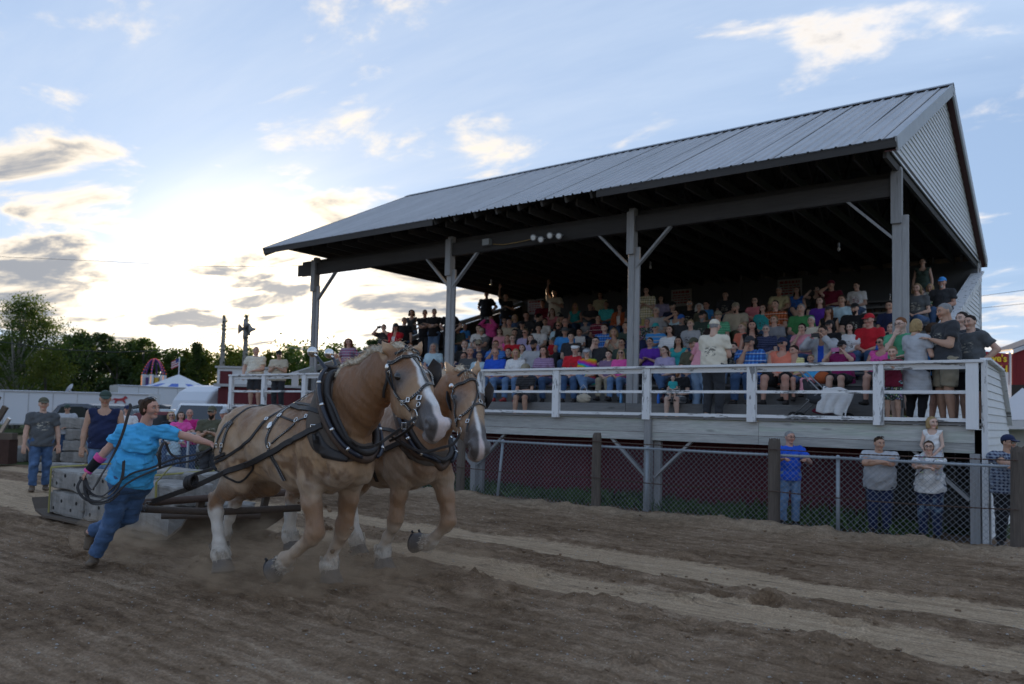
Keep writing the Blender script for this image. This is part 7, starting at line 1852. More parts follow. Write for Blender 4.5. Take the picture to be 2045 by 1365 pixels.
def hair_geo(style, sex):
    S = Sdf(); S.ball((0, -.014, .031), (.081, .102, .092), .02)
    cut = [((0, .070, .074), (0, .72, -.70))]
    if style in ('long', 'wavy', 'pony', 'bun', 'bob', 'curly'):
        S.ball((0, -.03, -.01), (.086, .092, .10), .03)
    if style in ('long', 'wavy'):
        for s_ in (-1, 1):
            S.cone((s_ * .07, -.02, .0), (s_ * .085, -.01, -.13), .03, .028, .03); S.cone((s_ * .085, -.01, -.13), (s_ * .075, .03, -.24), .028, .016, .03)
        S.cone((0, -.07, 0), (0, -.085, -.22), (.07, .035), (.075, .02), .03)
    elif style == 'bob':
        for s_ in (-1, 1): S.cone((s_ * .072, -.015, .02), (s_ * .080, .0, -.085), .034, .03, .03)
        S.cone((0, -.06, 0), (0, -.07, -.10), (.08, .05), (.075, .035), .03)
    elif style == 'curly':
        for s_ in (-1, 1): S.cone((s_ * .075, -.02, .03), (s_ * .095, -.01, -.10), .045, .04, .03)
        S.cone((0, -.05, .05), (0, -.08, -.11), (.10, .06), (.085, .045), .03)
    elif style == 'pony': S.cone((0, -.11, .02), (0, -.14, -.13), .03, .016, .03)
    elif style == 'bun': S.ball((0, -.115, .06), .042, .02)
    face = (style in ('long', 'wavy', 'bob', 'curly'))
    def post(d, Q):
        y, z = Q[..., 1], Q[..., 2]
        cutp = (y - .068) * .80 - (z - .076) * .60 if style in ('short', 'fringe') else (y - .066) * .867 - (z - .078) * .497
        if face: cutp = np.minimum(cutp, np.maximum(y - .035, -1))      # hair falls beside the face
        if style == 'fringe': d = np.maximum(d, z - .055)
        low = {'short': -.055, 'fringe': -.05}.get(style, -1)
        return np.maximum(np.maximum(d, cutp), low - z)
    S.post.append(post); S.post.append(wrinkle(.006 if style in ('curly', 'wavy') else .003, 75 if style != 'curly' else 60, dirs=((1, .3, .25), (-.4, 1, .2), (.3, -.6, .4))))
    V, Fq = S.mesh(.0105); return V, Fq, None
def beard_geo(style):
    S = Sdf(); S.cone((0, .020, -.03), (0, .052, -.094), (.064, .062), (.042, .038), .02)
    if style == 'full': S.cone((0, .05, -.09), (0, .062, -.135), (.04, .035), (.025, .022), .03)
    def post(d, Q):
        x, y, z = np.abs(Q[..., 0]), Q[..., 1], Q[..., 2]
        m_ = np.maximum(d, z + .040 + (.0 if style != 'goatee' else 0)); m_ = np.maximum(m_, .0 - y)
        if style == 'goatee': m_ = np.maximum(m_, x - .028)
        return np.maximum(m_, .010 - np.sqrt((x / 2.2) ** 2 + (z + .060) ** 2 + np.where(y > .08, 0, .1)))
    S.post.append(post); S.post.append(wrinkle(.003, 90)); V, Fq = S.mesh(.008); return V, Fq, None
def hat_geo(kind):
    S = Sdf()
    if kind in ('cap', 'backcap'):
        S.ball((0, -.012, .045), (.089, .109, .092), .02); S.post.append(cutf((0, 0, .036), (0, .10, -1))); V, Fq = S.mesh(.009)
        B = Sdf().ball((0, .105, .040), (.070, .082, .011), .01, up=(0, .22, 1)); B.post.append(cutf((0, .075, 0), (0, -1, 0))); v, q = B.mesh(.007)
        V2 = np.concatenate([V, v]); F2 = np.concatenate([Fq, q + len(V)])
        if kind == 'backcap': V2 = V2 * np.array((-1, -1, 1))
        return V2, F2, None
    if kind == 'visor':
        S.ball((0, -.012, .045), (.089, .109, .092), .02); S.post.append(lambda d, Q: np.maximum(np.abs(d) - .006, np.abs(Q[..., 2] - .055 - Q[..., 1] * .1) - .018)); V, Fq = S.mesh(.006)
        B = Sdf().ball((0, .10, .045), (.085, .095, .012), .01, up=(0, .35, 1)); B.post.append(cutf((0, .07, 0), (0, -1, 0))); v, q = B.mesh(.007)
        return np.concatenate([V, v]), np.concatenate([Fq, q + len(V)]), None
    S.ball((0, -.012, .055), (.090, .110, .085), .02); S.post.append(cutf((0, 0, .040), (0, 0, -1))); S2 = Sdf().ball((0, -.008, .040), (.145, .165, .014), .01, up=(0, .05, 1)); V, Fq = S.mesh(.009); v, q = S2.mesh(.008)
    return np.concatenate([V, v]), np.concatenate([Fq, q + len(V)]), None
GL = {}
def glasses_mesh(kind):
    if kind in GL: return GL[kind]
    mb = MB()
    for s_ in (-1, 1):
        if kind in ('shades', 'top'):
            mb.prism([(s_ * .008, .1045, .022), (s_ * .060, .092, .022), (s_ * .055, .094, -.010), (s_ * .016, .1045, -.012)], (0, .004, 0))
        else:
            c = np.array((s_ * .033, .1035, .008)); mb.tube([c + np.array((math.cos(a) * .023, -abs(math.cos(a)) * .002, math.sin(a) * .016)) for a in np.linspace(0, 2 * PI, 13)[:-1]], .0021, 5, closed=True)
        mb.tube([(s_ * .058, .092, .016), (s_ * .079, .06, .016), (s_ * .082, -.01, .010)], .0022, 4)
    mb.tube([(-.01, .106, .012), (.01, .106, .012)], .002, 4); GL[kind] = mb.mesh('glasses'); return GL[kind]
M_shades = plain('sunglass_black', (.008, .008, .01), .12, spec=.7)
M_specs = plain('spectacle_frame', (.03, .025, .022), .3)
SHOEM = {'dark': plain('shoe_dark', (.025, .02, .018), .7), 'white': plain('shoe_white', (.55, .55, .55), .6), 'boot': plain('boot_tan', (.13, .095, .065), .8, var=.3), 'red': plain('shoe_red', (.40, .05, .05), .7)}
def person(spec, loc, rz, scale=1.0, J=None, res=.021, name='person', name_key=None):
    """spec keys: sex, post, arms, legs, lean, g, head (yaw, pitch), skin, top (kind, colour, pattern), bottom, hair, hat, glasses, beard, shoes"""
    sp = dict(sex='m', post='s', arms='lap', legs='n', lean=0.0, g=1.0, head=(0, 0), skin=0, top=('tee', 'grey', None), bottom=('jeans', 'denim', None), hair=('short', 'brown'), hat=None, glasses=None, beard=None, shoes='dark', hand=('relax', 'relax'), handrot=(0, 0))
    sp.update(spec)
    custom = J is not None
    if sp['post'] != 's' and sp['top'] and sp['top'][2] == 'print': sp['top'] = (*sp['top'][:2], 'printu')
    if not custom: J = pose_joints(sp['post'], sp['arms'], sp['sex'], sp['lean'], sp['legs'], 0, sp['g'])
    hs = {'m': 1.0, 'f': .95, 'c': 1.22}[sp['sex']]
    HR = frame_head(J, sp['head'][0], sp['head'][1], hs, sp['head'][2] if len(sp['head']) > 2 else 0)
    pk = name_key if custom else (sp['post'], sp['arms'], sp['sex'], sp['lean'], sp['legs'], sp['g'])
    root = empty(name, loc, rz); root.scale = (scale,) * 3
    hd = sp['hand'] if sp['arms'] not in ('rail', 'railx', 'camera', 'phone') else ('grip', 'grip')
    bd = link_mesh('body', cached(('body', pk, sp['head'], hd, sp['handrot'], res), lambda: body_geo(J, sp['g'], sp['sex'], HR, res, hd, sp['handrot'])), SKINS[sp['skin'] % 4], root)
    if sp['top']: link_mesh({'dress': 'dress', 'jacket': 'jacket'}.get(sp['top'][0], 'shirt'), cached(('top', pk, sp['top'][0], res), lambda: top_geo(J, sp['g'], sp['sex'], sp['top'][0], res)), cloth(*sp['top'][1:3]), root)
    if sp.get('under'): 
        link_mesh('undershirt', cached(('under', pk, res), lambda: top_geo(J, sp['g'] * .97, sp['sex'], 'tank', res)), cloth(*sp['under']), root)
    if sp['bottom']: link_mesh({'shorts': 'shorts', 'skirt': 'skirt'}.get(sp['bottom'][0], 'trousers'), cached(('bot', pk, sp['bottom'][0], res), lambda: bottom_geo(J, sp['g'], sp['sex'], sp['bottom'][0], res)), cloth(*sp['bottom'][1:3]), root)
    if sp['shoes']:
        for n in 'RL': link_mesh('shoe', cached(('shoe', pk, n, res), lambda: shoe_geo(J, n, min(res, .016))), SHOEM[sp['shoes']], root)
    def onhead(nm, me, mt):
        o = link_mesh(nm, me, mt, root); o.matrix_local = mat4(HR, J['hd']); return o
    if sp['hair'] and sp['hair'][0] != 'bald': onhead('hair', cached(('hair', sp['hair'][0]), lambda: hair_geo(sp['hair'][0], sp['sex'])), hairmat(sp['hair'][1]))
    if sp['beard']: onhead('beard', cached(('beard', sp['beard'][0]), lambda: beard_geo(sp['beard'][0])), hairmat(sp['beard'][1]))
    if sp['hat']: onhead({'visor': 'visor', 'bucket': 'hat'}.get(sp['hat'][0], 'cap'), cached(('hat', sp['hat'][0]), lambda: hat_geo(sp['hat'][0])), cloth(*sp['hat'][1:3]))
    if sp['glasses']:
        o = onhead('glasses', glasses_mesh('shades' if sp['glasses'] == 'top' else sp['glasses']), M_shades if sp['glasses'] != 'specs' else M_specs)
        if sp['glasses'] == 'top': o.matrix_local = mat4(HR @ rotx(.95), J['hd'] + HR @ np.array((0, -.02, .035)))
    root['_J'] = 0; del root['_J']
    return root, J, HR
# ------------------------------------------------------------------ the crowd in the grandstand
def face_to(p, q): return math.atan2(q[1] - p[1], q[0] - p[0]) - PI / 2
TARGET = np.array((-6.6, 5.6))
COLN = dict(lgrey='light grey', dgrey='dark grey', lblue='light blue', ljeans='faded jeans', lpink='light pink', dgreen='dark green', royal='royal blue', sky='bright blue', kelly='green', jeans='blue jeans', denim='dark jeans')
def cname(c): return COLN.get(c, c)
USED = {}
POSEW = dict(lap='hands in lap', clasp='leaning forward hands clasped', cross='arms folded', chin='hand at chin', chinL='hand at chin', camera='raising a camera', clap='clapping', down='arms at sides', hip='hands on hips', rail='hands on the rail', railx='arms on the rail', up='one arm raised', hold='hands together', thigh='hands on thighs', phone='holding up a phone', back='leaning back', side='one arm aside', face='hand at brow', ankle='leaning on one hand')
def make_label(sp, where):
    who = 'child' if sp['sex'] == 'c' else 'person'
    k = {'tee': 'tee', 'polo': 'polo', 'tank': 'tank top', 'long': 'long-sleeved top', 'shirt': 'shirt', 'jacket': 'open jacket', 'dress': 'tunic'}[sp['top'][0]]
    pt = {'plaid': 'plaid ', 'gingham': 'checked ', 'madras': 'madras ', 'stripe': 'striped ', 'bands': 'banded ', 'tiedye': 'tie-dye ', 'print': 'printed ', 'flag': 'printed ', 'back': 'back-printed ', 'floral': 'floral ', 'knit': 'knitted '}.get(sp['top'][2], '')
    a = ['%s in %s%s %s' % (who, pt, cname(sp['top'][1]), k)]
    if sp.get('hat'): a.append('%s %s' % (cname(sp['hat'][1]), {'cap': 'cap', 'backcap': 'cap', 'visor': 'visor', 'bucket': 'brimmed hat'}[sp['hat'][0]]))
    elif sp.get('glasses'): a.append({'shades': 'sunglasses', 'specs': 'glasses', 'top': 'sunglasses on head'}[sp['glasses']])
    elif sp.get('hair'): a.append('%s %s hair' % (sp['hair'][1], sp['hair'][0]) if sp['hair'][0] != 'bald' else 'bald head')
    a.append(POSEW[sp['arms']]); a.append(where)
    L = ', '.join(a)
    w_ = L.split()
    if len(w_) > 16: a.pop(-2); L = ', '.join(a)
    if L in USED: L = L.replace(', ' + where, ', %s legs, %s' % (cname(sp['bottom'][1]), where)) if sp.get('bottom') else L
    USED[L] = 1
    return ' '.join(L.split()[:16])
ORD = ['front', 'second', 'third', 'fourth', 'fifth', 'sixth', 'seventh', 'eighth', 'ninth', 'tenth', 'eleventh']
def parse(t):
    p = t.split(':'); return tuple(p + [None] * (3 - len(p)))
def crowd_person(line):
    f = line.split()
    px, py = map(float, f[0].split(',')); post, sex, arms = f[1][0], f[2][0], f[3]
    g = float(f[2][1:]) if len(f[2]) > 1 else 1.0
    sp = dict(sex=sex, arms=arms, g=g, post='s' if post == 's' else 'u', top=parse(f[4]), bottom=parse(f[5]), hair=tuple(f[6].split(':')))
    ext = dict(e.split('=') for e in f[7:])
    if 'hat' in ext: sp['hat'] = parse(ext['hat'])
    if 'gl' in ext: sp['glasses'] = ext['gl']
    if 'bd' in ext: sp['beard'] = tuple(ext['bd'].split(':'))
    if 'leg' in ext: sp['legs'] = ext['leg']
    if 'sh' in ext: sp['shoes'] = ext['sh']
    if 'ln' in ext: sp['lean'] = float(ext['ln'])
    if 'un' in ext: sp['under'] = tuple((ext['un'] + ':').split(':')[:2]); sp['under'] = (sp['under'][0], None)
    sp['skin'] = int(px * 7 + py) % 4
    if sp['top'][0] == 'tee' and not sp['top'][2] and int(px * 3 + py) % 5 < 2: sp['top'] = (*sp['top'][:2], 'print' if int(px) % 4 else 'stripe')
    adult = .735 if sex != 'c' else .56
    if post == 's':
        best = None
        for k in range(ROWS):
            Y = row_y(k) + .12
            p = onY(px, py, Y); s_ = (p[2] - row_z(k)) / .775
            e = abs(s_ - (1.0 if sex != 'c' else .74))
            if 'row' in ext: e = abs(k - int(ext['row']))
            if best is None or e < best[0]: best = (e, k, p, s_)
        _, k, p, s_ = best; s_ = min(max(s_, .62 if sex == 'c' else .86), 1.13 if sex != 'c' else .88)
        loc = (p[0], row_y(k) + .12, row_z(k)); where = '%s bleacher row' % ORD[k]
    elif post == 'l':      # sitting low on the front step
        Y = 14.9; p = onY(px, py, Y); s_ = (p[2] - 2.03) / .79; loc = (p[0], Y, 2.03); where = 'low on the walkway step'; sp['post'] = 's'; s_ = min(max(s_, .7), 1.1)
    elif post in 'wp':     # standing on the walkway at a given Y
        Y = float(ext.get('y', 14.2)); p = onY(px, py, Y); s_ = (p[2] - ZD) / 1.63; loc = (p[0], Y, ZD); where = 'standing on the walkway behind the white rail'
        s_ = min(max(s_, .5), 1.1)
    else:                  # standing among the rows or on the back platform
        best = None
        for k in range(ROWS + 1):
            Y = row_y(k) - .35; fz = row_z(k) - .42
            if k == ROWS: Y = row_y(k) - .1
            p = onY(px, py, Y); s_ = (p[2] - fz) / 1.63
            e = abs(s_ - (1.0 if sex != 'c' else .7))
            if 'row' in ext: e = abs(k - int(ext['row']))
            if best is None or e < best[0]: best = (e, k, p, s_, Y, fz)
        _, k, p, s_, Y, fz = best; s_ = min(max(s_, .6 if sex == 'c' else .88), 1.12 if sex != 'c' else .85); loc = (p[0], Y, fz); where = 'standing by the back wall' if k >= ROWS - 1 else 'standing at the %s bleacher row' % ORD[min(k, 10)]
    tgt = face_to(loc, TARGET); home = PI
    if 'yaw' in ext: ry = math.radians(float(ext['yaw'])) + PI; hy = math.radians(float(ext.get('hy', 0)))
    else:
        d = (tgt - home + PI) % (2 * PI) - PI
        q = RNG.uniform(.35, .65); ry = home + d * q; hy = d * (1 - q) + RNG.uniform(-.2, .2)
    hy = round(hy / .26) * .26
    pit = round((-.06 + RNG.uniform(-.1, .05)) / .08) * .08
    sp['head'] = (round(hy, 3), round(float(ext.get('hp', pit)), 3))
    root, J, HR = person(sp, loc, ry, s_)
    tag(root, ext['lab'].replace('_', ' ') if 'lab' in ext else make_label(dict(dict(hat=None, glasses=None), **sp), where), 'child' if sex == 'c' else 'person', 'spectators in the grandstand' )
    return root, J, sp
CROWD = '''
916,657 s m1.15 chin tee:dgreen denim x short:dark hat=cap:charcoal
930,653 s c lap tee:sky jeans:denim bun:brown
931,690 s m1.1 lap tee:black jeans:denim fringe:grey bd=goatee:white
928,714 s m1.1 lap polo:navy jeans:denim fringe:grey gl=specs
958,689 s m1.15 lap tee:navy jeans:denim short:brown hat=cap:khaki gl=shades
959,712 s f lap tee:lblue jeans:denim short:sand
963,663 s m1.15 clasp tee:dgrey:stripe jeans:denim short:brown hat=cap:tan
943,679 s c lap tee:lblue shorts:khaki short:brown
958,657 s f lap tee:white jeans:denim short:dark
992,689 s f1.1 chin tee:blue jeans:denim short:auburn gl=specs
992,706 s m1.15 lap polo:royal jeans:jeans fringe:grey gl=specs sh=red
1032,706 s f1.05 lap shirt:white jeans:jeans bob:blond sh=red
1017,704 s c lap tee:black shorts:khaki short:black
1056,737 l c1.1 clasp tee:black shorts:charcoal short:brown hat=cap:khaki ln=.2
1045,696 s f lap tee:white:floral jeans:denim long:dark
1068,689 s m1.15 thigh tee:lgrey jeans:denim short:dark hat=cap:black bd=full:dark
1026,677 s f1.05 lap tee:red jeans:denim short:sand gl=specs
1015,677 s c lap tank:pink shorts:lpink long:sand
1077,657 s m1.15 thigh tee:white:print jeans:denim short:dark
1051,665 s f lap tee:lavender jeans:denim short:sand gl=shades
1062,677 s f lap long:lavender jeans:denim long:brown
1029,665 s c lap tee:charcoal jeans:denim short:black
1019,645 s m1.1 thigh polo:tan jeans:denim fringe:grey
1009,641 s f lap tank:black jeans:denim bob:brown
983,637 s f camera long:pink jeans:charcoal pony:dark
1030,635 s f lap tee:denim jeans:denim bob:blond
1053,631 s m lap tee:charcoal jeans:denim short:black
1044,649 s m1.1 lap tee:black jeans:denim short:dark hat=cap:black
1073,633 s m1.15 lap tee:black jeans:denim short:black yaw=150
1090,643 s c lap tee:white jeans:denim short:black
972,588 b m1.1 hip tee:black jeans:charcoal short:dark
1011,592 b f up tee:black jeans:denim short:dark
864,705 s m1.2 lap shirt:denim:plaid jeans:denim fringe:white bd=full:white
868,694 s f lap tee:lblue jeans:denim curly:grey
903,720 s f lap tee:white jeans:denim bob:brown
821,691 s c lap tee:rust jeans:denim short:red
767,654 b m camera tee:charcoal shorts:tan short:dark
791,653 b f cross jacket:red jeans:lgrey long:brown hat=cap:charcoal un=white
808,640 b m down tee:black jeans:denim short:dark
823,624 b f hip tank:charcoal shorts:denim curly:brown
849,625 b m cross tee:black:print jeans:charcoal short:dark
868,623 b m cross tee:black jeans:jeans short:dark
899,622 b m hip tee:black jeans:charcoal short:dark
697,683 b f hip shirt:mauve:madras jeans:denim curly:auburn
672,712 s m lap tee:grey jeans:denim fringe:white
745,699 s m lap tee:dgrey jeans:denim short:dark hat=cap:navy
512,700 w m1.15 side tee:tan shorts:charcoal short:dark y=14.15 sh=white
558,707 w m1.1 hold tee:tan:print jeans:charcoal short:dark hat=cap:black gl=shades y=14.15
1107,681 s c lap tee:red:print jeans:olive short:brown hat=cap:olive
1130,663 s m1.1 thigh shirt:sky jeans:charcoal short:grey hat=bucket:dgrey
1117,651 s f lap tee:lblue jeans:denim short:blond gl=shades
1131,645 s m1.1 lap tee:black jeans:denim fringe:grey gl=specs
1104,623 s f lap tank:rose jeans:denim long:auburn
1122,635 s m lap tee:black jeans:denim short:dark hat=cap:black
1170,645 s c clasp tee:grey jeans:denim short:dark hat=cap:dgrey
1180,612 s m1.05 cross tee:charcoal jeans:denim short:dark
1196,637 s f lap shirt:maroon:plaid jeans:charcoal pony:dark
1239,615 s f1.1 lap jacket:rust jeans:denim short:brown un=white
1212,609 s m lap tee:teal jeans:denim short:dark
1228,665 s f clap tank:tan jeans:denim bob:sand
1192,683 s m1.25 chin tee:charcoal jeans:denim short:black gl=specs
1244,685 s f lap tee:dgreen jeans:denim pony:dark gl=specs
1151,698 s m1.05 lap tee:red jeans:denim short:brown hat=visor:white
1174,705 s f1.1 lap tee:pink:tiedye jeans:jeans curly:grey leg=x hat=visor:lgrey
1218,709 s m1.05 lap tee:mauve jeans:khaki short:brown
1242,706 s f1.0 lap shirt:pink jeans:jeans long:blond gl=shades
1108,585 b m up shirt:cream jeans:charcoal short:dark
1292,580 b f hold shirt:straw:plaid capri:yellow bob:black
1312,623 s m1.15 lap polo:lgrey jeans:charcoal short:white
1294,644 s f1.15 lap shirt:dgreen:floral jeans:denim short:grey
1311,655 s m1.1 cross polo:sky:bands jeans:denim short:grey hat=cap:teal gl=shades
1300,684 s f1.05 hold shirt:purple jeans:charcoal short:brown gl=specs
1330,701 s f lap tee:lavender jeans:denim pony:brown leg=x
1357,682 s f1.1 thigh tank:teal jeans:denim long:dark
1362,638 s m1.15 thigh tee:charcoal jeans:denim short:brown hat=cap:blue bd=goatee:grey
1351,627 s f face tank:lblue jeans:denim pony:brown
1345,612 s m lap tee:navy jeans:denim short:dark hat=cap:black
1379,608 s m lap tee:black jeans:denim short:black gl=shades
1398,614 s f lap tee:olive jeans:denim curly:white
1412,610 s c lap tee:sky:print jeans:denim short:black
1405,631 s m1.1 lap tee:dgreen jeans:denim short:grey hat=cap:black bd=full:grey
1381,648 s f lap tee:lgrey jeans:denim short:blond
1402,648 w f1.05 rail tee:lpink capri:ljeans long:dark y=15.1 yaw=170 ln=.35
1426,650 w m1.15 hold tee:cream:back jeans:charcoal short:grey y=14.45 yaw=176 hat=cap:cream sh=white lab=person_in_cream_back-printed_tee_and_cream_cap_standing_with_back_turned
1252,653 s m lap tee:dgreen jeans:denim short:dark
1357,740 l m1.15 lap tee:black shorts:dgrey:plaid short:red bd=full:red hat=cap:straw
1471,615 s m1.25 thigh shirt:tan jeans:olive short:brown hat=cap:khaki bd=goatee:dark
1510,602 s f1.1 cross tee:rose jeans:denim long:dark gl=specs
1526,617 s f1.15 lap tee:teal jeans:denim wavy:brown
1557,582 s m1.1 thigh tee:straw jeans:charcoal short:grey
1502,652 s f lap tank:black jeans:denim long:black yaw=20
1532,659 s f1.1 lap tee:navy jeans:ljeans short:grey gl=specs
1500,685 s m1.25 chin shirt:blue:plaid jeans:denim short:grey hat=cap:charcoal
1565,687 s m1.35 lap tank:orange shorts:black short:grey hat=cap:navy gl=shades leg=w
1467,694 s c lap tee:black jeans:ljeans short:black
1593,581 s f1.05 lap tank:blue:print skirt:denim long:dark leg=x
1632,579 s f camera tank:black shorts:charcoal short:black
1661,570 s m1.05 face tee:maroon shorts:jeans short:dark hat=cap:maroon
1712,572 s f1.1 lap tee:white:flag jeans:denim short:dark
1709,617 s m1.35 thigh tee:black:print shorts:khaki short:dark hat=cap:black bd=full:dark leg=w
1657,622 s f lap tank:black jeans:denim wavy:auburn hat=cap:charcoal
1622,642 s m1.2 lap tee:cream jeans:denim short:white
1604,656 s f1.1 chin shirt:lpink jeans:denim pony:dark
1646,663 s m1.1 phone jacket:lgrey jeans:denim short:dark gl=specs un=royal
1659,651 s f lap tee:black jeans:denim long:black hat=cap:black
1684,692 s f1.15 phone polo:plum shorts:black short:dark gl=specs hat=cap:black
1621,722 s c lap long:aqua jeans:lpink short:sand row=0
1763,685 s f1.25 thigh tank:pink:print shorts:charcoal pony:brown gl=shades
1783,703 w c railx tee:maroon shorts:dgreen:floral short:sand y=13.85 yaw=0
1800,647 w m chin tee:kelly shorts:khaki short:red gl=specs y=14.5
1829,649 w f1.1 hold dress:lgrey:knit legging:black bob:blond y=14.0 yaw=150
1889,614 w m1.12 hold tee:charcoal shorts:khaki short:grey y=14.05 yaw=-52 hy=0
1939,643 w m1.05 hip tee:dgrey:print shorts:black short:dark y=14.45 yaw=-25
1922,633 w m down tee:charcoal shorts:black short:dark y=15.2
1862,660 w c1.1 down tee:sky shorts:black short:brown y=14.6 yaw=100
1858,575 s c hold tee:white:floral skirt:green bob:blond
1840,584 s c lap tee:green shorts:charcoal short:brown
1883,565 s m1.1 side tee:charcoal jeans:denim short:grey hat=cap:sky bd=goatee:white
1843,551 b f down tank:dgreen jeans:denim bun:brown row=9
1833,577 s f lap tee:dgrey jeans:denim bob:sand
1785,657 s m1.1 lap tee:blue jeans:denim short:brown
1779,612 s m lap tee:navy jeans:charcoal short:dark
1000,663 s f lap tee:lpink jeans:denim bob:brown
941,703 s m lap tee:dgrey jeans:denim short:grey
1088,702 s f lap tee:mauve jeans:denim wavy:brown
1143,674 s m1.1 lap tee:charcoal jeans:denim short:dark
1158,664 s c lap tee:white:stripe jeans:denim short:brown
1209,656 s m lap shirt:blue:plaid jeans:denim short:brown
1270,668 s m1.1 lap tee:navy jeans:denim short:grey gl=specs
1275,640 s f lap tee:rose jeans:denim bob:grey
1340,660 s f lap tee:white jeans:denim bob:dark
1388,688 s m lap tee:olive jeans:denim short:brown hat=cap:olive
1436,632 s m1.1 lap tee:kelly jeans:denim short:grey hat=bucket:khaki
1588,702 s c lap tee:yellow shorts:denim short:dark
1548,640 s f lap tee:grey jeans:denim pony:sand
1700,655 s f lap tee:white:print jeans:denim long:dark
1738,640 s m lap tee:red jeans:denim short:dark hat=cap:red
1640,603 s f lap tee:purple jeans:denim wavy:brown
1484,655 s c lap tee:orange jeans:denim short:blond
1268,608 s m lap tee:dgrey jeans:denim short:dark
1150,612 s f lap tank:teal jeans:denim long:blond
1085,607 s m lap tee:maroon jeans:denim short:black
1322,598 s f lap tee:lavender jeans:denim bob:dark
1602,618 s m1.1 lap tee:green jeans:denim short:grey
1683,600 s f lap tee:lblue jeans:denim pony:brown
1450,590 s m lap tee:charcoal jeans:denim short:dark
1200,590 s f lap tee:straw jeans:denim bob:brown
1550,610 s m lap shirt:rust:plaid jeans:denim short:dark
'''
FIX = {'denim': ('jeans', 'denim', None), 'jeans': ('jeans', 'jeans', None)}
crowd = []
for ln_ in CROWD.strip().splitlines():
    f = ln_.split()
    if ':' not in f[5]: f[5] = 'jeans:denim'; 
    if f[6] == 'x': f.pop(6)
    crowd.append(crowd_person(' '.join(f)))
# ------------------------------------------------------------------ the driver
def driver():
    D = 8.46; A = lambda px, py, o=0.0: atD(px, py, D + o)
    foot = onZ(183, 1130); base = np.array((foot[0], foot[1], 0.0))
    W = dict(pel=A(259, 960), ab=A(268, 925), ch=A(280, 885), nk=A(289, 846), hd=A(300, 815), shR=A(247, 862, -.03), shL=A(329, 862, .05), elR=A(212, 900, -.05), wrR=A(178, 938, -.08), elL=A(377, 872, .06), wrL=A(422, 886, .02), hpR=A(246, 962, -.05), hpL=A(276, 966, .06), knR=A(222, 1044, -.05), anR=A(188, 1112, .0), knL=A(258, 1030, .12), anL=A(178, 1062, .22))
    W['toR'] = W['anR'] + np.array((.10, -.09, -.055)); W['toL'] = W['anL'] + np.array((.02, -.03, -.14))
    J = {k: v - base for k, v in W.items()}
    # face turned to the picture's right, a little towards the camera
    fr = AX_R * .93 - AX_F * .30; yaw = math.atan2(fr[1], fr[0]) - PI / 2
    # local axes: facing direction of the torso is towards the camera-right
    # all joints are already in world axes, so the root has no turn
    sp = dict(sex='f', g=1.14, top=('tee', 'aqua', None), bottom=('jeans', 'denim', 'faded'), hair=('bun', 'brown'), glasses='top', head=(yaw, -.02, .10), skin=2, shoes='boot', hand=('grip', 'relax'))
    def tweak(): pass
    root, _, HR = person(sp, base, 0, 1.0, J=J, res=.0115, name_key='driver')
    tag(root, 'person in bright blue tee and jeans leaning back on the long reins', 'person')
    # wrist brace: black sleeve with pink bands
    S = Sdf(); a, b_ = J['elR'], J['wrR']; L = lambda t: a * (1 - t) + b_ * t
    pk = plain('brace_pink', (.75, .08, .32), .7); bk = cloth('black')
    for t0, t1, r0, r1, mt, nm in ((.26, .50, .064, .056, pk, 'wrist_band'), (.50, 1.02, .054, .043, bk, 'wrist_brace'), (1.0, 1.12, .045, .046, pk, 'wrist_band')):
        s_ = Sdf().cone(L(t0), L(t1), r0, r1, .01, flat=2); V, F = s_.mesh(.008); link_mesh(nm, mesh_np(nm, V, F, True), mt, root)
    s_ = Sdf().cone(J['hpL'] * .9 + J['ab'] * .1, J['hpR'] * .9 + J['ab'] * .1, .02, .02, .01)
    # reins: from both horses through the hands, spare ends looped
    e = empty('driving_reins', base); hand = J['wrR'] + unit(J['wrR'] - J['elR']) * .075; up = np.array((0, 0, 1.0))
    def rein(pts, nm='rein', w_=.030, n=70):
        P = resample(np.array([p - base if np.linalg.norm(p) > 3 else p for p in pts]), n); f = unit(CAMP - base); mb = MB(); T = np.gradient(P, axis=0)
        N = np.tile(unit(f * .6 + up * .8), (n, 1)); ribbon(mb, P, N, w_, .006); mb.build(nm, M_leather, e)
    hw = hand + base
    rein([A(426, 892, .0), A(400, 905, -.06), A(362, 913, -.12), A(335, 921, -.16), A(300, 935, -.2), A(262, 946, -.22), A(232, 968, -.22), A(205, 990, -.2), A(182, 985, -.18), A(168, 960, -.14), hw])
    rein([A(424, 896, .0), A(390, 918, -.08), A(345, 927, -.14), A(300, 942, -.24), A(255, 965, -.26), A(222, 995, -.26), A(195, 1003, -.24), A(168, 995, -.2), A(155, 972, -.16), hw])
    rein([hw, A(172, 990, -.2), A(195, 1000, -.25), A(225, 985, -.3), A(243, 955, -.3), A(247, 925, -.28), A(247, 920, -.28)])
    rein([hw, A(182, 978, -.22), A(205, 945, -.26), A(228, 905, -.3), A(245, 865, -.3), A(255, 830, -.28), A(261, 812, -.26), A(258, 806, -.26)])
    rein([A(320, 936, -.2), A(318, 905, -.22), A(329, 883, -.2), A(340, 905, -.17), A(360, 917, -.12)])
    rein([hw, A(180, 1002, -.2), A(215, 1003, -.26), A(240, 985, -.28)])
    tag(e, 'long black leather reins looped in the driver hand', 'reins')
driver()
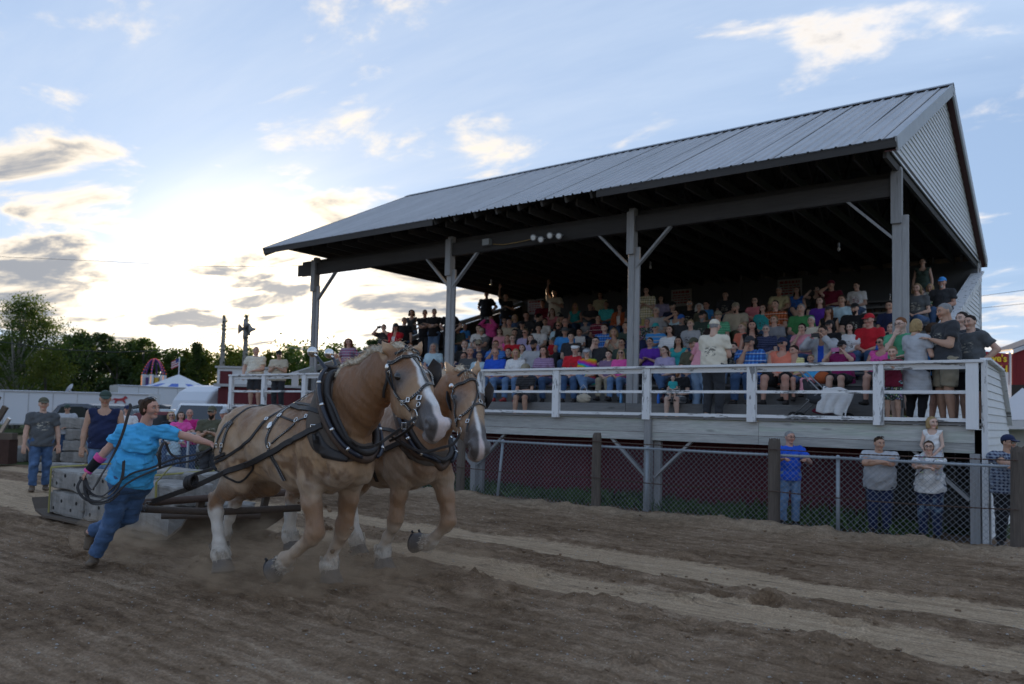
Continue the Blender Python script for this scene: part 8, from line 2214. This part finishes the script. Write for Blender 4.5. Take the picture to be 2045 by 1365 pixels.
# ------------------------------------------------------------------ people on the track and along the fence
def stand(px, py, D, yaw, label, scale=None, feet=0.0, **sp):
    """a standing person whose head is at the pixel; D = distance along the view"""
    p = atD(px, py, D); s_ = scale or (p[2] - feet) / 1.63; loc = (p[0], p[1], feet)
    cam = face_to(p, (0, 0)); d = dict(post='u', res=.016); sp.setdefault('post', 'u')
    root, J, HR = person(sp, loc, cam + math.radians(yaw), s_, res=.015); tag(root, label, 'person'); return root, J, s_
stand(87, 806, 15.7, 5, 'person in grey tee with stripes, camo cap and jeans walking behind the sled', g=1.0, arms='down', legs='w', top=('tee', 'dgrey', 'print'), bottom=('jeans', 'denim', 'faded'), hat=('cap', 'olive', None), hair=('short', 'dark'), shoes='boot', skin=0)
stand(211, 795, 14.2, -8, 'person in black tank top and green cap standing behind the sled', g=1.15, arms='down', top=('tank', 'navy', None), bottom=('jeans', 'jeans', 'faded'), hat=('cap', 'dgreen', None), hair=('short', 'grey'), head=(.15, -.15), skin=1, shoes='boot')
stand(135, 815, 24, -15, 'person in light grey tee and sunglasses by the far block stack', g=1.1, arms='side', top=('tee', 'lgrey', None), hat=('backcap', 'dgreen', None), glasses='shades', hair=('short', 'dark'), skin=1)
stand(254, 818, 21, 10, 'person in white shirt and dark cap behind the driver', g=1.0, arms='hold', top=('polo', 'white', None), hat=('cap', 'navy', None), hair=('short', 'grey'), skin=2)
stand(342, 829, 20, 0, 'person in black top and sunglasses at the pen fence', sex='f', arms='hold', top=('tee', 'black', None), glasses='shades', hair=('bob', 'blond'), skin=3, feet=0.0)
stand(350, 846, 18.6, 0, 'child with sandy hair in front of the onlookers at the pen fence', scale=.72, sex='c', arms='rail', top=('tee', 'lblue', None), hair=('short', 'sand'), skin=0, feet=0.0)
stand(361, 838, 18.9, 5, 'person in pink tee with brown hair leaning on the pen fence', sex='f', arms='rail', scale=.93, top=('tee', 'pink', None), hair=('bob', 'brown'), skin=0)
stand(379, 825, 19.6, -5, 'person in crimson tee holding a cup at the pen fence', arms='hold', top=('tee', 'magenta', 'print'), hair=('fringe', 'grey'), skin=2)
stand(424, 822, 16.2, -12, 'bearded person in olive tee, camo cap and orange sunglasses', g=1.1, arms='hold', top=('tee', 'olive', 'print'), bottom=('jeans', 'charcoal', None), hat=('cap', 'olive', None), glasses='shades', beard=('full', 'dark'), hair=('short', 'dark'), skin=1)
stand(447, 838, 18.8, -20, 'person in coral tee and pale cap beside the olive-shirted person', scale=.97, arms='rail', top=('tee', 'rose', None), hat=('cap', 'lgrey', None), hair=('short', 'brown'), skin=2)
stand(523, 811, 15.2, 0, 'person in dark green cap hidden behind the nearer horse', scale=1.03, arms='down', top=('tee', 'dgreen', None), hat=('cap', 'dgreen', None), hair=('short', 'dark'), skin=1)
# leaning on the chain-link fence
def fence_person(px, py, yaw, label, Y=13.36, scale=None, cat='person', **sp):
    p = onY(px, py, Y); s_ = scale or (p[2] - .02) / (1.63); s_ = min(max(s_, .85), 1.12); loc = (p[0], Y, .0)
    root, J, HR = person(sp, loc, PI + math.radians(yaw), s_, res=.015); tag(root, label, cat); return root, J, s_, p
fence_person(1577, 870, 30, 'person in bright blue tee, belt and jeans holding the fence rail', Y=13.34, post='u', g=.97, arms='rail', top=('tee', 'royal', None), bottom=('jeans', 'jeans', 'faded'), hair=('short', 'grey'), glasses='specs', skin=2, head=(.35, .0))
fence_person(1757, 878, 10, 'person in grey tee with sunglasses on head leaning on the fence', Y=13.42, post='u', g=1.32, arms='railx', lean=.30, top=('tee', 'lgrey', None), bottom=('jeans', 'navy', None), hair=('short', 'brown'), glasses='top', skin=1, head=(.5, -.08))
r_, J_, s_, p_ = fence_person(1857, 888, 0, 'person in white tee and glasses carrying a child on the shoulders', Y=13.42, post='u', sex='f', g=1.22, arms='railx', lean=.12, top=('tee', 'white', None), bottom=('jeans', 'navy', 'splotch'), hair=('bun', 'brown'), glasses='specs', skin=0, head=(.15, .0))
# bag strap across the chest
a = np.array(J_['shL']) + (0.03, .07, .05); b_ = J_['hpR'] + np.array((.16, .10, .12)); m_ = (a + b_) / 2 + np.array((0, .16, 0)); MB().tube(resample([a, m_, b_], 14), .010, 6).build('bag_strap', M_blackpl, r_, smooth=True)
def shoulder_child():
    Jc = pose_joints('s', 'thigh', 'c', .0, 'n'); base = onY(1861, 842, 13.42); s_ = .66; loc = np.array((base[0], 13.50, base[2] - .80 * s_))
    for n in 'RL':
        sgn = 1 if n == 'R' else -1; Jc['kn' + n] = np.array((sgn * .18, .34, -.04)); Jc['an' + n] = np.array((sgn * .17, .40, -.40)); Jc['to' + n] = Jc['an' + n] + np.array((0, .12, -.08)); Jc['el' + n] = np.array((sgn * .22, .12, .26)); Jc['wr' + n] = np.array((sgn * .06, .26, .06))
    root, J, HR = person(dict(sex='c', top=('tank', 'white', None), bottom=('jeans', 'lgrey', 'floral'), hair=('bob', 'blond'), skin=3, head=(.7, -.05), shoes='white'), loc, PI, s_, J=Jc, res=.017, name_key='shoulderchild'); tag(root, 'blond child in white tank top riding on shoulders at the fence', 'child')
shoulder_child()
fence_person(2013, 880, 25, 'person in navy checked shirt and navy cap behind the fence', Y=13.45, post='u', g=1.25, arms='railx', top=('shirt', 'navy', 'gingham'), bottom=('jeans', 'black', None), hair=('short', 'dark'), hat=('cap', 'navy', None), glasses='shades', beard=('goatee', 'grey'), skin=1, head=(.55, .0))
# ------------------------------------------------------------------ small things held, worn or left about
def held(root, J, s_, off, size, name, mat, label, cat, group=None):
    """a thing at the hands of a crowd person: top-level, placed in world space"""
    bpy.context.view_layer.update(); M_ = root.matrix_world; c = (J['wrR'] + J['wrL']) / 2 + np.array(off); o = MB().box(*[q for a in size for q in (-a / 2, a / 2)]).build(name, mat); o.matrix_world = M_ @ Matrix.Translation(c); bevel(o, min(size) * .3, 2); tag(o, label, cat, group); return o
def props():
    def find(t): return next((c for c in crowd if t in c[0]['label']), None)
    for key, size, nm, mt, lb, off in (('open jacket', (.15, .012, .075), 'phone', M_blackpl, 'dark phone held up by the person in a royal blue top', (0, .10, .02)),):
        c = next((c for c in crowd if c[2]['arms'] == 'phone' and c[2]['top'][0] == 'jacket'), None)
        if c: held(c[0], c[1], 1, off, size, nm, mt, lb, 'phone')
    c = next((c for c in crowd if c[2]['arms'] == 'phone' and c[2]['top'][1] == 'plum'), None)
    if c: held(c[0], c[1], 1, (0, .10, .02), (.16, .014, .085), 'phone', plain('phone_pink', (.55, .16, .34), .4), 'pink phone held up by the person in a plum polo', 'phone')
    cams = [c for c in crowd if c[2]['arms'] == 'camera']
    for c in cams:
        o = held(c[0], c[1], 1, (0, .09, .02), (.12, .06, .08), 'camera', M_blackpl if c[2]['top'][1] != 'pink' else plain('camera_silver', (.4, .42, .46), .4, .5), 'small camera raised by the person in a %s %s' % (cname(c[2]['top'][1]), 'tee' if c[2]['top'][0] == 'tee' else 'top'), 'camera')
        MB().tube([(0, .03, 0), (0, .075, 0)], .025, 10).build('lens', M_blackpl, o)
    def bottle(px, py, Y, z, col, cap, label):
        p = onY(px, py, Y); e = empty('drink_bottle', (p[0], Y, z)); m_ = plain('drink_' + label[:10], col, .25); MB().lathe([(.030, 0), (.033, .02), (.033, .14), (.028, .16), (.012, .20), (.012, .215)], 12).build('bottle', m_, e, smooth=True); MB().lathe([(.015, .214), (.015, .235)], 10).build('cap', plain('cap_' + label[:10], cap, .4), e); tag(e, label, 'bottle')
    bottle(1240, 800, 15.05, 2.03, (.10, .30, .55), (.02, .08, .4), 'blue water bottle on the foot board by the pink-shirted person'); bottle(1315, 797, 14.95, 2.03, (.02, .16, .62), (.02, .1, .5), 'bright blue drink can beside the post'); bottle(1692, 808, 15.0, 2.03, (.55, .55, .05), (.1, .4, .1), 'yellow-green cup with straw on the step'); bottle(1325, 775, 15.2, 2.05, (.10, .03, .04), (.3, .02, .02), 'dark soda bottle beside the person with a baby')
    # bag on the step
    p = onY(1168, 798, 15.1); S = Sdf().ball((0, 0, .10), (.17, .10, .11), .03); S.post.append(wrinkle(.008, 30)); V, F = S.mesh(.014); e = empty('tote_bag', (p[0], 15.05, 2.03)); link_mesh('bag', mesh_np('bag', V, F, True), cloth('tan'), e); MB().tube([(-.10, 0, .16), (-.07, -.02, .34), (.0, -.02, .40), (.07, -.02, .33), (.10, 0, .16)], .010, 6).build('handle', cloth('lgrey'), e, smooth=True); tag(e, 'tan tote bag with pale handle on the step under the tie-dye shirt', 'bag')
    c = onY(1715, 762, 15.3); S = Sdf().ball((0, 0, .12), (.15, .10, .12), .03); V, F = S.mesh(.014); o = link_mesh('orange_bag', mesh_np('orange_bag', V, F, True), cloth('rust')); p = onY(1640, 752, 15.45); o.location = (p[0], 15.55, 2.45); tag(o, 'orange-red bag on the bench beside the small child in aqua', 'bag')
    # pushchair with a white blanket
    p = onY(1640, 835, 14.35); e = empty('pushchair', (p[0], 14.35, ZD)); fr = plain('pushchair_frame', (.30, .31, .32), .35, .7); blk = cloth('charcoal')
    for x, y in ((-.42, -.2), (-.42, .2), (.40, -.22), (.40, .22)):
        w_ = MB().tube([(x, y - .02, .09), (x, y + .02, .09)], .09, 16).build('wheel', M_tire, e); MB().tube([(x, y - .025, .09), (x, y + .025, .09)], .045, 12).build('hub', plain('hub_grey', (.4, .4, .4), .4), w_)
    for y in (-.21, .21):
        MB().tube([(-.42, y, .10), (-.1, y, .42), (.15, y, .62)], .012, 8).build('frame_tube', fr, e, smooth=True); MB().tube([(.40, y, .10), (.05, y, .52), (-.30, y, .88), (-.42, y, .95)], .012, 8).build('frame_tube', fr, e, smooth=True); MB().tube([(-.2, y, .40), (.2, y, .32)], .012, 8).build('frame_tube', fr, e, smooth=True)
    MB().tube([(-.42, -.21, .95), (-.45, 0, .96), (-.42, .21, .95)], .016, 8).build('handle', M_blackpl, e, smooth=True)
    S = Sdf().cone((.0, -.16, .40), (.0, .16, .40), (.20, .09), (.20, .09), .04, side=(1, 0, 0)).cone((-.12, -.16, .45), (-.24, -.16, .72), .05, .04, .04).cone((-.12, .16, .45), (-.24, .16, .72), .05, .04, .04).cone((-.2, -.15, .6), (-.2, .15, .6), .06, .06, .05); V, F = S.mesh(.018); link_mesh('seat', mesh_np('seat', V, F, True), blk, e)
    S = Sdf().cone((.08, -.15, .20), (.08, .15, .20), (.2, .06), (.2, .06), .03, side=(1, 0, 0)); V, F = S.mesh(.018); link_mesh('basket', mesh_np('basket', V, F, True), cloth('maroon'), e)
    tag(e, 'dark folding pushchair with grey tube frame behind the white rail', 'pushchair')
    mb = MB(); n, m_ = 18, 22; V = []
    for i in range(n):
        for j in range(m_):
            u, v = i / (n - 1), j / (m_ - 1); x = .02 + .50 * u + .05 * math.sin(v * 5); drop = max(0, v - .30); y = .14 - .30 * min(v, .30) / .30 - .05 * drop + .025 * math.sin(u * 19 + v * 4) * (drop * 2); z = .62 - .02 * math.sin(u * 9) - .62 * drop + .12 * (u - .5) * 0; V.append((x + .02 * math.sin(u * 17) * drop, y, z - .08 * u))
    I = np.arange(n * m_).reshape(n, m_); F = np.stack([I[:-1, :-1], I[1:, :-1], I[1:, 1:], I[:-1, 1:]], -1).reshape(-1, 4); o = link_mesh('blanket', mesh_np('blanket', np.array(V), F, True), cloth('white', 'knit')); md = o.modifiers.new('s', 'SOLIDIFY'); md.thickness = .012; o.location = (p[0] + .02, 14.30, ZD); tag(o, 'white knitted blanket draped over the pushchair', 'blanket')
    # infant on the lap of the person sitting low
    q = onY(1343, 755, 14.6); Jc = pose_joints('s', 'lap', 'c'); r, J, HR = person(dict(sex='c', top=('tee', 'teal', None), bottom=('shorts', 'charcoal', None), hair=('fringe', 'sand'), skin=3, head=(.2, .0)), (q[0], 14.62, q[2] - .30), PI + .4, .38); tag(r, 'baby in teal top on the lap of the red-bearded person', 'child')
    # bare bulbs under the roof
    for i, (px, py) in enumerate(((981, 567), (1299, 533), (1675, 497))):
        Y = 18.5; p = onY(px, py, Y); e = empty('bare_bulb', p); MB().tube([(0, 0, .05), (0, 0, .14)], .025, 8).build('socket', M_trim, e); V, F = Sdf().ball((0, 0, 0), (.035, .035, .05)).mesh(.012); link_mesh('bulb', mesh_np('bulb', V, F, True), plain('bulb_glass', (.6, .6, .58), .2), e); tag(e, 'unlit bare bulb under the roof %s' % ['near the open left end', 'behind the middle post', 'near the right-hand post'][i], 'bulb', 'bare bulbs under the roof')
    # handheld things at the rail and a notice on the deck end
    p = onY(592, 757, 13.5); o = MB().box(-.14, .14, -.01, .01, -.2, .2).build('paper_notice', M_signwhite); o.location = (p[0], 13.46, p[2]); tag(o, 'white paper notice fixed to the left deck railing', 'notice')
props()
# ------------------------------------------------------------------ thrown dirt and dust at the hooves
def dust():
    r = np.random.default_rng(12); pts = [(602, 1000), (610, 985), (586, 990), (596, 1004), (618, 1002), (632, 1072), (637, 1068), (651, 1054), (648, 1040), (640, 1010), (660, 1055), (675, 1095), (702, 1057), (747, 1052), (742, 1020), (700, 1056), (664, 1100), (530, 1140), (515, 1148), (505, 1152), (522, 1150), (540, 1132), (512, 1140), (528, 1156), (498, 1158), (700, 1102), (722, 1110), (690, 1030), (655, 1020)]
    ico = np.array([(0, 0, 1), (.9, 0, .3), (.28, .85, .35), (-.73, .53, .3), (-.73, -.53, .35), (.28, -.85, .3), (.5, .5, -.6), (-.6, .1, -.6), (.2, -.6, -.6)]); fc = [(0, 1, 2), (0, 2, 3), (0, 3, 4), (0, 4, 5), (0, 5, 1), (1, 6, 2), (2, 6, 3), (3, 6, 7), (3, 7, 4), (4, 7, 8), (4, 8, 5), (5, 8, 1), (1, 8, 6), (6, 8, 7)]
    mb = MB()
    for p in pts:
        for k in range(3):
            c = onY(p[0] + r.normal() * (4 if k else 0), p[1] + r.normal() * (4 if k else 0), 4.95 + r.random() * .6); s = (.006 + .020 * r.random() ** 2) * (1 if k else 1.4); mb.add(c + ico * s * (1 + .4 * (r.random((9, 3)) - .5)), fc)
    o = mb.build('thrown_dirt', plain('dirt_clod', (0.17, 0.118, 0.078), .95), fix=False); tag(o, 'crumbs of dark dirt thrown up by the hooves', 'dirt', kind='stuff')
    S = Sdf().ball((-7.2, 5.6, .12), (2.2, 1.4, .42), .3).ball((-5.6, 6.0, .1), (1.2, 1.0, .36), .3).ball((-9.3, 5.2, .12), (1.3, .8, .40), .3); V, F = S.mesh(.12); c0 = np.array((-7.2, 5.6, 0)); o = link_mesh('dust_cloud', mesh_np('dust_cloud', V - c0, F, True)); o.location = c0
    mt = bpy.data.materials.new('dust'); mt.use_nodes = True; t = mt.node_tree; t.nodes.clear(); b = NB(t); out = b.n('ShaderNodeOutputMaterial'); vol = b.n('ShaderNodeVolumePrincipled'); P = coords(b); sep = b.n('ShaderNodeSeparateXYZ'); b.put(sep.inputs[0], P)
    n = b.smooth(b.noise(b.mapping(P, (1, 1, 1.6)), 2.2, 4, .62), .45, .68); fz = b.math('SUBTRACT', 1.0, b.smooth(sep.outputs[2], .0, .48))
    b.put(vol.inputs['Density'], b.math('MULTIPLY', b.math('MULTIPLY', n, fz), 2.5)); vol.inputs['Color'].default_value = (.72, .56, .40, 1); vol.inputs['Anisotropy'].default_value = .2; t.links.new(vol.outputs[0], out.inputs['Volume']); o.data.materials.append(mt); tag(o, 'low brown dust hanging round the hooves', 'dust', kind='stuff')
dust()
scn.cycles.volume_step_rate = 2.0; scn.cycles.volume_max_steps = 64; scn.cycles.volume_bounces = 1
